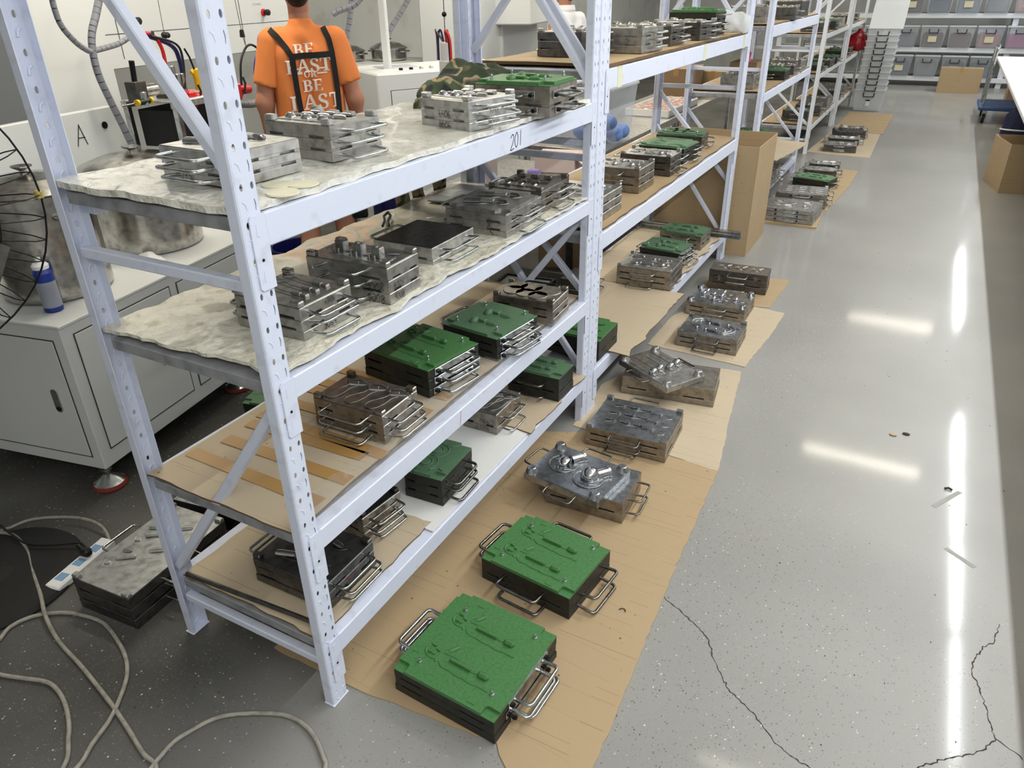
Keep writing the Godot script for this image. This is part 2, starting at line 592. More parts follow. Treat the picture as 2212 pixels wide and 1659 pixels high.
func post_mesh(w: float, d: float, h: float, big: bool) -> ArrayMesh:
	var key := ["post", w, d, h, big]
	if cache.has(key):
		return cache[key]
	var b := MB.new()
	var pitch := 0.0739
	var e := 0.006
	var zc := -w * 0.5
	var y := -0.0073
	while y < h:
		var a := maxf(y, 0.0)
		var t := minf(y + pitch, h)
		var ym := y + pitch * 0.4
		# holes in the upper part, slots in the lower
		for side in 2:
			var z0 := -e if side == 0 else zc
			var z1 := zc if side == 0 else -w + e
			var zm := -w * (0.3 if side == 0 else 0.775)
			var hole := []
			for i in 10:
				var g := TAU * i / 10
				hole.append(Vector2(zm + cos(g) * 0.0042, (ym + t) * 0.5 + sin(g) * 0.0075))
			if t > ym + 0.02 and ym > a:
				cell_with_hole(b, ym, t, z1, z0, hole)
				if side == 1 or big:
					var s := []
					var sl := 0.0015 if not big else 0.003
					for q in [Vector2(-sl, -0.018), Vector2(0.0, -0.0205), Vector2(sl, -0.01), Vector2(sl * 1.8, 0.002), Vector2(sl * 0.8, 0.014), Vector2(-0.0003, 0.0205), Vector2(-sl * 1.2, 0.017), Vector2(-sl * 0.25, 0.002)]:
						s.append(Vector2(zm - q.x, (a + ym) * 0.5 + q.y * (ym - a) / 0.05))
					if side == 1:
						cell_with_hole(b, a, ym, z1, z0, s)
				if side == 0:
					b.oq(Vector3(0, a, z0), Vector3(0, a, z1), Vector3(0, ym, z1), Vector3(0, ym, z0), Vector3(-1, a, z0))
					b.tube([Vector3(-0.0016, ym - 0.004, zm + 0.004), Vector3(-0.0012, ym - 0.009, zm - 0.003), Vector3(-0.0016, a + 0.008, zm - 0.006)], 0.003, 6)
			else:
				b.oq(Vector3(0, a, z0), Vector3(0, a, z1), Vector3(0, t, z1), Vector3(0, t, z0), Vector3(-1, a, z0))
		y += pitch
	# rounded corners, flanges and lips, as sheet 2 mm thick
	for s in 2:
		var zz := 0.0 if s == 0 else -w
		var sg := -1.0 if s == 0 else 1.0
		var o := Vector3(-d * 0.5, h * 0.5, zc)
		var prof := [Vector2(0, sg * e), Vector2(-0.0018, sg * 0.0018), Vector2(-e, 0), Vector2(-d, 0), Vector2(-d, sg * 0.002), Vector2(-e, sg * 0.002)]
		if big or w > 0.0581:
			prof = [Vector2(0, sg * e), Vector2(-0.0018, sg * 0.0018), Vector2(-e, 0), Vector2(-d * 0.35, 0), Vector2(-d * 0.4, sg * 0.003), Vector2(-d * 0.5, sg * 0.003), Vector2(-d * 0.55, 0), Vector2(-d, 0), Vector2(-d, sg * 0.009), Vector2(-d + 0.002, sg * 0.009), Vector2(-d + 0.002, sg * 0.002), Vector2(-e, sg * 0.005)]
		for i in prof.size() - 1:
			var p: Vector2 = prof[i]
			var q: Vector2 = prof[i + 1]
			b.oq(Vector3(p.x, 0, zz + p.y), Vector3(q.x, 0, zz + q.y), Vector3(q.x, h, zz + q.y), Vector3(p.x, h, zz + p.y), o)
	b.oq(Vector3(-0.0021, 0, -e), Vector3(-0.0021, 0, -w + e), Vector3(-0.0021, 0.05, -w + e), Vector3(-0.0021, 0.05, -e), Vector3(0, 0, zc))
	b.box(Vector3(-d * 0.5, 0.0015, zc), Vector3(d + 0.004, 0.003, w + 0.006), 0.001)
	cache[key] = b.mesh()
	return cache[key]

func beam_mesh(l: float, hh: float) -> ArrayMesh:
	var b := MB.new()
	b.box(Vector3(-0.018, -hh * 0.5, -l * 0.5), Vector3(0.044, hh, l), 0.003)
	b.box(Vector3(-0.046, -hh * 0.5 - 0.012, -l * 0.5), Vector3(0.014, hh - 0.024, l), 0.002)
	return b.mesh()

func hook_plate(flip: bool, hh: float) -> MB:
	# lies on the post's aisle face; z runs along the post face
	var b := MB.new()
	var low := -hh - 0.085
	var w := 0.042
	var p := PackedVector2Array()
	var sg := 1.0 if flip else -1.0
	for q in [[0.0, -0.008], [0.006, 0.0], [w, 0.0], [w, low + 0.0], [0.006, low], [0.0, low + 0.006]]:
		p.append(Vector2(q[0] * sg, q[1]))
	b.x = Transform3D(Basis(Vector3(0, 0, 1), Vector3(1, 0, 0), Vector3(0, 1, 0)), Vector3.ZERO)
	b.prism(p, 0.0012, 0.0042)
	for yy in [-0.03, low + 0.03]:
		var q := PackedVector2Array([Vector2(sg * 0.014, yy + 0.012), Vector2(sg * 0.019, yy + 0.014), Vector2(sg * 0.0235, yy - 0.006), Vector2(sg * 0.019, yy - 0.013), Vector2(sg * 0.013, yy - 0.011)])
		b.prism(q, 0.0042, 0.0052)
	return b

func brace(parent: Node3D, p: Vector3, q: Vector3, called: String, m: Material) -> void:
	var b := MB.new()
	b.bar(p, q, 0.026, 0.026, Vector3(0, 0, 1), 0.003)
	part(called, b, m, parent)

func rack(label: String, x0: float, z0: float, L: float, D: float, w: float, d: float, levels: Array, big: bool, m: Material, zig: Array, height := 2.3) -> Node3D:
	var t := thing("storage_rack", label, "rack", Vector3(x0, 0, z0), 0.0, "racks along the aisle")
	for e in 2:
		var z := 0.0 if e == 0 else -L + w
		var ma: Material = m if e == 0 or big else M.rack
		var front := part("upright_post", post_mesh(w, d, height, big), ma, t)
		front.position = Vector3(0, 0, z)
		var back := part("upright_post", post_mesh(w, d, height, big), ma, t)
		back.position = Vector3(-D, 0, z - w)
		back.rotation.y = PI
		var zm := z - w * 0.5
		var xi := -d + 0.012
		var xo := -D + d - 0.012
		for g in zig:
			if g.size() == 1:
				brace(t, Vector3(xo, g[0], zm), Vector3(xi, g[0], zm), "cross_brace", m)
			else:
				brace(t, Vector3(xo, g[0], zm), Vector3(xi, g[1], zm), "diagonal_brace", m)
	for lv in levels:
		var top: float = lv[0]
		var hh: float = lv[1]
		for s in 2:
			var bm := part("beam", beam_mesh(L - 2 * w, hh), m, t)
			bm.position = Vector3(0, top, -w) if s == 0 else Vector3(-D, top, -L + w)
			if s == 1:
				bm.rotation.y = PI
			for e in 2:
				var hp := part("hook_plate", hook_plate(e == 1, hh), m, bm)
				hp.position = Vector3(0, 0, 0.04) if e == 0 else Vector3(0, 0, -(L - 2 * w) - 0.04)
				var bo := MB.new()
				bo.x = Transform3D(Basis(Vector3.FORWARD, PI / 2), Vector3(0.0042, -hh - 0.022, 0.022 if e == 0 else -(L - 2 * w) - 0.022))
				bo.cyl(Vector3.ZERO, 0.0035, 0.0008, 8)
				part("bolt", bo, M.bolt, bm)
		var sp := MB.new()
		sp.box(Vector3(-D * 0.5, top - 0.019, -L * 0.5), Vector3(D - 0.075, 0.03, L - 0.03), 0.002)
		part("shelf_panel", sp, M.board, t)
	return t

# ------------------------------------------------------------------ handwriting
const STROKES := {
	"0": [[.3, 1, .08, .75, .05, .35, .25, .02, .45, .2, .5, .65, .32, 1]], "1": [[.3, 1, .25, 0]], "2": [[.05, .8, .3, 1, .5, .8, .35, .4, .05, 0, .55, .05]],
	"3": [[.08, .95, .45, .95, .2, .58, .5, .35, .3, .02, .05, .1]], "4": [[.15, 1, .08, .45, .55, .5], [.42, .85, .4, 0]], "5": [[.5, 1, .15, .95, .12, .6, .45, .5, .42, .1, .05, .02]],
	"6": [[.45, 1, .12, .5, .1, .1, .38, .05, .45, .35, .12, .4]], "7": [[.05, .95, .5, 1, .22, 0], [.15, .5, .45, .52]], "8": [[.3, .5, .08, .8, .3, 1, .5, .8, .3, .5, .05, .2, .28, 0, .5, .2, .3, .5]],
	"9": [[.48, .75, .3, 1, .08, .75, .25, .52, .47, .7, .42, .3, .3, -.05]], "A": [[0, 0, .3, 1, .35, 1, .7, 0], [.12, .42, .6, .4]], "l": [[.3, 1, .2, 0]],
	"o": [[.3, 1, 0, .7, .05, .2, .35, 0, .6, .4, .55, .85, .3, 1], [.2, .7, .4, .7, .25, .5, .42, .35, .2, .25]],
}

func writing(s: String, h: float, pen: float) -> MB:
	# flat strokes in the x-y plane facing +z, centred
	var b := MB.new()
	var w := s.length() * h * 0.62
	for i in s.length():
		if not STROKES.has(s[i]):
			continue
		var ox := -w * 0.5 + i * h * 0.62 + rng.randf_range(-0.03, 0.03) * h
		var oy := -h * 0.5 + rng.randf_range(-0.06, 0.06) * h
		for st in STROKES[s[i]]:
			var pts := []
			for k in range(0, st.size(), 2):
				pts.append(Vector2(ox + st[k] * h + st[k + 1] * h * 0.08, oy + st[k + 1] * h))
			var line := []
			var m := pts.size()
			for k in m - 1:
				for q in 3:
					line.append(pts[k].cubic_interpolate(pts[k + 1], pts[maxi(k - 1, 0)], pts[mini(k + 2, m - 1)], q / 3.0))
			line.append(pts[m - 1])
			for k in line.size() - 1:
				var d: Vector2 = (line[k + 1] - line[k]).normalized()
				var o := Vector2(-d.y, d.x) * pen
				var a: Vector2 = line[k] - d * pen * 0.5
				var e: Vector2 = line[k + 1] + d * pen * 0.5
				b.oq(Vector3(a.x - o.x, a.y - o.y, 0), Vector3(e.x - o.x, e.y - o.y, 0), Vector3(e.x + o.x, e.y + o.y, 0), Vector3(a.x + o.x, a.y + o.y, 0), Vector3(0, 0, -9))
	return b


# ------------------------------------------------------------------ moulds
func handle_mesh(w: float, p: float, r: float, lift: float) -> ArrayMesh:
	var key := ["handle", w, p, r, lift]
	if not cache.has(key):
		var b := MB.new()
		var pts := [Vector3(-w * 0.5, 0, -0.006)]
		var rc := 0.014
		for i in 5:
			var a := PI / 2 * i / 4
			pts.append(Vector3(-w * 0.5 + rc - rc * cos(a), lift * (p - rc + rc * sin(a)), p - rc + rc * sin(a)))
		for i in 5:
			var a := PI / 2 * (4 - i) / 4
			pts.append(Vector3(w * 0.5 - rc + rc * cos(a), lift * (p - rc + rc * sin(a)), p - rc + rc * sin(a)))
		pts.append(Vector3(w * 0.5, 0, -0.006))
		b.tube(pts, r, 8)
		cache[key] = b.mesh()
	return cache[key]

func bracket_mesh(w: float) -> ArrayMesh:
	var key := ["bracket", w]
	if not cache.has(key):
		var b := MB.new()
		b.box(Vector3(0, 0, 0.002), Vector3(w, 0.024, 0.004), 0.001)
		cache[key] = b.mesh()
	return cache[key]

func bolt_mesh() -> ArrayMesh:
	if not cache.has("bolt"):
		var b := MB.new()
		b.x = Transform3D(Basis(Vector3.RIGHT, PI / 2), Vector3.ZERO)
		b.lathe([Vector2(0, 0), Vector2(0.007, 0), Vector2(0.007, 0.009), Vector2(0.006, 0.01), Vector2(0.0035, 0.01), Vector2(0.003, 0.006), Vector2(0, 0.006)], 10)
		cache["bolt"] = b.mesh()
	return cache["bolt"]

func pin_mesh() -> ArrayMesh:
	if not cache.has("pin"):
		var b := MB.new()
		b.lathe([Vector2(0.0065, 0), Vector2(0.0065, 0.003), Vector2(0.0042, 0.0035), Vector2(0.0042, 0.013), Vector2(0.0025, 0.016), Vector2(0, 0.016)], 10)
		cache["pin"] = b.mesh()
	return cache["pin"]

func sole_outline(l: float, ang: float, c: Vector2) -> PackedVector2Array:
	var side := [[-.5, .0], [-.47, .09], [-.38, .125], [-.2, .105], [0, .085], [.15, .12], [.3, .165], [.42, .14], [.49, .07], [.5, -.01], [.46, -.1], [.34, -.15], [.15, -.13], [-.05, -.06], [-.2, -.08], [-.38, -.11], [-.47, -.08]]
	var p := PackedVector2Array()
	for q in side:
		p.append(Vector2(q[0], q[1]).rotated(ang) * l + c)
	return p

func closed(p: PackedVector2Array) -> Array:
	var a := Array(p)
	a.append(p[0])
	return a

# the worked face of a mould, in its own metres: a, c are half width and half depth
func relief(kind: String, a: float, c: float, b: MB, sh: MB) -> void:
	match kind:
		"flat":
			pass
		"gun":
			for s in [-1, 1]:
				var z: float = s * c * 0.42
				var L := a * 1.5
				var keep := b.x
				b.x = b.x * Transform3D(Basis(Vector3.UP, -0.02), Vector3(0, 0, z))
				b.rib([Vector2(-.5, -.06) * L, Vector2(-.53, 0.0) * L, Vector2(-.5, .07) * L, Vector2(-.42, .105) * L, Vector2(-.33, .1) * L, Vector2(-.31, .13) * L], 0.0032)
				b.rib([Vector2(-.28, .1) * L, Vector2(-.2, .15) * L, Vector2(-.1, .145) * L, Vector2(0, .16) * L, Vector2(.1, .155) * L, Vector2(.2, .165) * L, Vector2(.32, .15) * L, Vector2(.45, .155) * L], 0.003)
				b.rib([Vector2(-.3, -.03) * L, Vector2(-.1, -.035) * L, Vector2(.08, .02) * L, Vector2(.22, .02) * L], 0.003)
				b.rbox(Vector3(-.02 * L, 0.005, .02 * L), Vector3(.3 * L, 0.012, 0.011), 0.0, 0.002)
				b.rbox(Vector3(-.43 * L, 0.0015, .03 * L), Vector3(.1 * L, 0.005, .06 * L), 0.1, 0.001)
				b.rbox(Vector3(-.44 * L, 0.004, .045 * L), Vector3(.03 * L, 0.008, .03 * L), 0.3, 0.001)
				b.rbox(Vector3(-.47 * L, 0.003, -.06 * L), Vector3(.08 * L, 0.006, 0.005), -0.1, 0.001)
				b.rbox(Vector3(-.38 * L, 0.003, -.02 * L), Vector3(.06 * L, 0.006, 0.005), -0.1, 0.001)
				b.rbox(Vector3(.3 * L, 0.006, .015 * L), Vector3(.14 * L, 0.018, .075 * L), 0.0, 0.006)
				b.caps(-.22 * L, -.14 * L, 1.05, .08 * L, .026 * L)
				b.rib([Vector2(-.3, -.08) * L, Vector2(-.27, -.1) * L], 0.002)
				b.x = keep
			for q in [[-.9, .55, .12], [.55, .93, .0], [-.5, -.93, 0.0]]:
				b.rbox(Vector3(q[0] * a, 0.0, q[1] * c), Vector3(0.026, 0.004, 0.02), 0.0, 0.001)
		"gunb":
			for s in [-1, 1]:
				var z: float = s * c * 0.36
				var L := a * 1.3
				b.rbox(Vector3(-.05 * L, 0.004, z), Vector3(.3 * L, 0.011, 0.02), -0.12, 0.002)
				b.rbox(Vector3(-.3 * L, 0.002, z - .05 * L), Vector3(.1 * L, 0.005, 0.016), -0.12, 0.001)
				b.rbox(Vector3(-.2 * L, 0.004, z - .05 * L), Vector3(.05 * L, 0.012, 0.02), 0.4, 0.001)
				b.caps(.3 * L, z + .06 * L, 0.0, .1 * L, 0.011)
				b.rbox(Vector3(.2 * L, 0.0015, z + .05 * L), Vector3(.12 * L, 0.004, 0.006), -0.1, 0.001)
				b.rbox(Vector3(.46 * L, 0.0, z + .07 * L), Vector3(.05 * L, 0.004, 0.005), 0.0, 0.001)
				b.ball(Vector3(-.18 * L, 0, z + .1 * L), 0.016, 12, 8, true, Vector3(1.0, 1.0, 1.4))
		"soles":
			for i in 3:
				var o := Vector2((-0.62 + 0.62 * i) * a + 0.006, 0.0)
				var p := sole_outline(c * 1.75, 1.9, o)
				b.prism(p, -0.001, 0.0022)
				b.rib(closed(p), 0.0016, 0.002, false)
				b.rbox(Vector3(o.x + .08 * a, 0.008, -.42 * c), Vector3(0.03, 0.014, 0.026), 0.35, 0.005)
				sh.caps(o.x + .1 * a, -.45 * c, 0.35, 0.022, 0.017)
				b.cyl(Vector3(o.x - .1 * a, 0, -.36 * c), 0.008, 0.013, 10, 0.002)
				b.rbox(Vector3(o.x + .3 * a, 0.002, -.55 * c), Vector3(0.03, 0.004, 0.004), 0.4, 0.001)
			b.cyl(Vector3(-.3 * a, -0.001, .1 * c), 0.014, 0.0015, 16)
		"waves":
			for i in 3:
				var z := (-.55 + .5 * i) * c
				var p := []
				for k in 9:
					p.append(Vector2((-.85 + .17 * k) * a, z + (.05 * sin(k * 1.9) - .02 + .06 * k * .1) * c))
				b.rib(p, 0.002)
				for k in 3:
					b.rbox(Vector3((-.62 + .38 * k) * a, 0.004, z - .1 * c), Vector3(0.036, 0.009, 0.014), -0.05, 0.003)
					b.cyl(Vector3((-.62 + .38 * k) * a + 0.024, 0, z - .085 * c), 0.008, 0.01, 8)
				b.rbox(Vector3(.42 * a, 0.003, z - .03 * c), Vector3(0.05, 0.008, 0.02), -0.05, 0.002)
				var o := Vector2(.68 * a, z + .06 * c)
				var q := []
				for k in 13:
					q.append(o + Vector2(cos(k * TAU / 12) * .2 * a, sin(k * TAU / 12) * .13 * c))
				b.rib(q, 0.002)
		"balls":
			for i in 4:
				var z := (-.72 + .47 * i) * c
				var xx := (-.12 + .08 * (i % 2)) * a
				var p := PackedVector2Array()
				for k in 18:
					var g := TAU * k / 18
					p.append(Vector2(xx - .1 * a + cos(g) * .6 * a * (1.0 + .12 * sin(3 * g)), z + .03 * c + sin(g) * .17 * c * (1.0 + .2 * cos(2 * g))))
				b.prism(p, -0.001, 0.0016)
				b.rib(closed(p), 0.0018, 0.001, false)
				sh.ball(Vector3(xx + .25 * a, 0.008, z), 0.0225, 18, 12)
		"balls6":
			for q in [[-.6, -.5], [.0, -.6], [.0, -.12], [-.3, -.2], [-.2, .4], [.55, .1], [-.65, -.1]]:
				sh.ball(Vector3(q[0] * a, 0.006, q[1] * c), 0.017, 16, 10)
				b.rib([Vector2(q[0] * a + .1 * a, q[1] * c + .05 * c), Vector2(q[0] * a + .2 * a, q[1] * c + .12 * c), Vector2(q[0] * a + .33 * a, q[1] * c + .05 * c), Vector2(q[0] * a + .42 * a, q[1] * c + .15 * c)], 0.003)
			for k in 5:
				b.rib([Vector2((-.8 + .3 * k) * a, .2 * c), Vector2((-.7 + .3 * k) * a, .3 * c), Vector2((-.6 + .3 * k) * a, .22 * c)], 0.003)
		"domes":
			for i in 2:
				var xx := (-.42 + .84 * i) * a
				var zz := (-.12 + .28 * i) * c
				var p := PackedVector2Array()
				for k in 24:
					var g := TAU * k / 24
					p.append(Vector2(xx + cos(g) * 0.058, zz + 0.006 + sin(g) * 0.056))
				b.prism(p, -0.001, 0.004)
				b.rib(closed(p), 0.0022, 0.003, false)
				if i == 1:
					sh.ball(Vector3(xx, 0.01, zz - .05 * c), 0.036, 28, 16)
				else:
					sh.ball(Vector3(xx, 0.004, zz), 0.03, 20, 12, true, Vector3(1.0, 0.8, 1.0))
					b.rbox(Vector3(xx + 0.032, 0.012, zz + 0.008), Vector3(0.006, 0.032, 0.05), 0.45, 0.0028)
					b.rbox(Vector3(xx - 0.03, 0.008, zz + 0.004), Vector3(0.014, 0.018, 0.012), 0.3, 0.003)
				var d := Vector3(0.5, 0, -0.86)
				var s := Vector3(xx, 0.006, zz) + d * 0.03
				sh.tube([s, s + d * 0.05], 0.021, 18)
				sh.tube([s + d * 0.05, s + d * 0.058], 0.024, 18)
				b.rbox(Vector3(xx - 0.035, 0.01, zz - 0.03), Vector3(0.012, 0.022, 0.012), 0.2, 0.003)
				for k in 4:
					b.rbox(Vector3(xx - 0.018 + 0.012 * k, 0.005, zz + 0.046 - 0.003 * k), Vector3(0.007, 0.008 + 0.003 * (k % 2), 0.01), 0.2, 0.002)
				b.caps(xx + 0.035, zz + 0.03, 0.5, 0.02, 0.006, 0.003)
		"loops":
			for i in 2:
				var sg := -1.0 if i == 0 else 1.0
				var o := Vector2(sg * .38 * a, sg * .18 * c - .1 * c)
				var q := []
				for k in 10:
					var g := PI * 0.45 + PI * 1.1 * k / 9 + (0.0 if i == 0 else PI)
					q.append(o + Vector2(cos(g) * .42 * a, sin(g) * .5 * c))
				b.rib(q, 0.007)
				var q2 := []
				for p in q:
					q2.append(o + (p - o) * 0.66)
				b.rib(q2, 0.006)
				b.rbox(Vector3(-sg * .02 * a, 0.006, sg * .42 * c), Vector3(.36 * a, 0.014, .12 * c), -0.15, 0.004)
				b.rbox(Vector3(sg * .25 * a, 0.008, sg * .5 * c), Vector3(.14 * a, 0.018, .18 * c), 0.1, 0.004)
				for k in 4:
					sh.ball(Vector3((-.5 + .33 * k) * a, 0.004, (sg * .35 + .1 * sin(k * 2.0)) * c), 0.009, 10, 7)
			for k in 3:
				b.rbox(Vector3((.45 + .2 * k) * a, 0.004, -.5 * c + .1 * k * c), Vector3(.1 * a, 0.01, .1 * c), -0.3, 0.003)
		"hooks":
			for i in 3:
				var o := Vector2((-.6 + .58 * i) * a, 0)
				for rr in [0.034, 0.018]:
					var q := []
					for k in 9:
						var g := PI * 0.3 + PI * 1.1 * k / 8
						q.append(o + Vector2(cos(g) * rr, sin(g) * rr * 0.9))
					b.rib(q, 0.0024)
				for k in 2:
					sh.caps(o.x + 0.026 + 0.012 * k, -0.012 - 0.008 * k, 1.1, 0.014, 0.005, 0.004)
				b.rbox(Vector3(o.x + 0.03, 0.004, 0.014), Vector3(0.018, 0.008, 0.012), 0.1, 0.002)
		"discs":
			for q in [[-.55, .15, .36], [-.1, .3, .33], [.35, .42, .32], [.5, -.3, .44], [-.1, -.45, .38], [-.6, -.5, .34]]:
				b.cyl(Vector3(q[0] * a, -0.001, q[1] * c), q[2] * a, 0.006, 28, 0.0012)
			for q in [[.12, .02], [-.3, -.1], [-.7, -.05]]:
				b.rbox(Vector3(q[0] * a, 0.001, q[1] * c), Vector3(0.03, 0.007, 0.008), 0.6, 0.003)
		"seams":
			for i in 3:
				var o := (-.5 + .42 * i) * c
				b.rib([Vector2(-.9 * a, o - .2 * c), Vector2(-.5 * a, o - .05 * c), Vector2(0, o + .05 * c), Vector2(.35 * a, o + .08 * c), Vector2(.75 * a, o + .06 * c)], 0.0014)
				b.rib([Vector2(-.7 * a, o - .35 * c), Vector2(-.55 * a, o - .22 * c), Vector2(-.45 * a, o - .24 * c), Vector2(-.3 * a, o - .14 * c), Vector2(0, o - .1 * c), Vector2(.2 * a, o - .09 * c)], 0.0014)
				b.rbox(Vector3(.38 * a, 0.004, o - .03 * c), Vector3(0.03, 0.009, 0.011), -0.05, 0.0015)
				b.rbox(Vector3(.64 * a, 0.0035, o - .03 * c), Vector3(0.018, 0.008, 0.014), -0.05, 0.0015)
				b.cyl(Vector3(-.8 * a, 0, o - .25 * c), 0.006, 0.008, 10, 0.002)
				b.caps(-.7 * a, o - .2 * c, 0.6, 0.014, 0.005)
		"pegs":
			for i in 3:
				for k in 3:
					var xx := (-.62 + .52 * i) * a
					var zz := (-.62 + .55 * k) * c
					if k == 2:
						sh.ball(Vector3(xx, 0, zz), 0.014, 14, 8, true, Vector3(1.25, 1.1, 0.9))
						b.box(Vector3(xx, 0.001, zz + 0.004), Vector3(0.05, 0.003, 0.036), 0.001)
					elif k == 1:
						b.caps(xx + .1 * a, zz, 0.2, 0.022, 0.008, 0.002)
						b.rbox(Vector3(xx - .12 * a, 0.003, zz + .1 * c), Vector3(0.026, 0.007, 0.012), 0.2, 0.002)
					else:
						b.rbox(Vector3(xx, 0.005, zz), Vector3(0.03, 0.012, 0.02), 0.1, 0.003)
						b.caps(xx + .02 * a, zz + .14 * c, 0.1, 0.02, 0.006, 0.003)
		"towers":
			for i in 3:
				var o := Vector2((-.56 + .52 * i) * a, (-.1 + .12 * i) * c)
				b.rbox(Vector3(o.x, 0.014, o.y), Vector3(0.032, 0.032, 0.024), 0.06, 0.003)
				b.cyl(Vector3(o.x - 0.003, 0.03, o.y), 0.006, 0.003, 8)
				sh.caps(o.x + 0.03, o.y - 0.034, 0.35, 0.02, 0.0075, 0.004)
				b.box(Vector3(o.x + 0.002, 0.006, o.y + 0.022), Vector3(0.009, 0.012, 0.006), 0.001)
				b.box(Vector3(o.x - 0.012, 0.006, o.y + 0.024), Vector3(0.006, 0.014, 0.005), 0.001)
				b.rbox(Vector3(o.x + 0.034, 0.002, o.y + 0.006), Vector3(0.03, 0.004, 0.005), 0.3, 0.001)
				var q := []
				for k in 17:
					q.append(o + Vector2(cos(TAU * k / 16) * 0.048, sin(TAU * k / 16) * 0.042))
				b.rib(q, 0.0016, 0.0, false)
		"bars":
			for i in 2:
				var zz := (-.35 + .75 * i) * c
				sh.caps(-.42 * a, zz + .12 * c, 0.3, 0.045, 0.012, 0.002)
				b.rbox(Vector3(.0 * a, 0.006, zz - .02 * c), Vector3(0.05, 0.012, 0.03), 0.3, 0.003)
				sh.caps(.45 * a, zz - .1 * c, -0.2, 0.02, 0.011, 0.002)
				b.rib([Vector2(-.75 * a, zz), Vector2(-.6 * a, zz + .2 * c), Vector2(-.2 * a, zz + .25 * c), Vector2(.1 * a, zz + .1 * c), Vector2(.5 * a, zz + .08 * c), Vector2(.7 * a, zz - .1 * c)], 0.0018)
				b.rib([Vector2(-.7 * a, zz - .2 * c), Vector2(-.2 * a, zz - .25 * c), Vector2(.3 * a, zz - .22 * c)], 0.0018)
		"pouch":
			for i in 2:
				var zz := (-.3 + .62 * i) * c
				b.caps(-.62 * a + .1 * a * i, zz - .1 * c, 0.25, 0.018, 0.009, 0.001)
				b.rbox(Vector3(-.32 * a, 0.005, zz + .04 * c), Vector3(0.065, 0.011, 0.018), 0.55, 0.004)
				b.rbox(Vector3(-.62 * a, 0.003, zz + .26 * c), Vector3(0.02, 0.008, 0.011), 0.55, 0.002)
				b.caps(.25 * a, zz - .3 * c, 0.55, 0.035, 0.01, 0.001)
				b.rib([Vector2(-.8 * a, zz + .2 * c), Vector2(-.62 * a, zz + .36 * c), Vector2(-.3 * a, zz + .22 * c), Vector2(.1 * a, zz - .02 * c), Vector2(.5 * a, zz - .2 * c), Vector2(.85 * a, zz - .42 * c)], 0.0016)
		"rings":
			for i in 2:
				var zz := (-.3 + .75 * i) * c
				for rr in [0.045, 0.026]:
					var q := []
					for k in 21:
						q.append(Vector2(-.35 * a + cos(TAU * k / 20) * rr, zz + sin(TAU * k / 20) * rr))
					b.rib(q, 0.003, 0.0, false)
				b.cyl(Vector3(-.35 * a, -0.001, zz), 0.02, 0.006, 18, 0.002)
			b.rib([Vector2(-.9 * a, -.8 * c), Vector2(.1 * a, -.7 * c), Vector2(.5 * a, -.85 * c)], 0.005)
			b.rib([Vector2(.2 * a, .8 * c), Vector2(.5 * a, .6 * c), Vector2(.85 * a, .7 * c)], 0.005)
		_:
			# a mixed row of small cavities
			var r := RandomNumberGenerator.new()
			r.seed = kind.hash()
			for i in 3:
				for k in 2:
					var xx := (-.58 + .55 * i + r.randf_range(-.06, .06)) * a
					var zz := (-.4 + .8 * k + r.randf_range(-.1, .1)) * c
					var g := r.randf_range(-0.5, 0.5)
					match r.randi_range(0, 2):
						0:
							b.caps(xx, zz, g, 0.035, r.randf_range(0.007, 0.012), 0.002)
						1:
							b.rbox(Vector3(xx, 0.004, zz), Vector3(0.04, 0.011, 0.018), g, 0.003)
						2:
							b.ball(Vector3(xx, 0.002, zz), 0.014, 12, 8, true, Vector3(1.2, 1.0, 1.0))
					b.rib([Vector2(xx - .2 * a, zz + .1 * c), Vector2(xx, zz + .2 * c), Vector2(xx + .2 * a, zz + .12 * c)], 0.002)
					b.rbox(Vector3(xx + .2 * a, 0.003, zz - .12 * c), Vector3(0.016, 0.008, 0.012), g, 0.002)

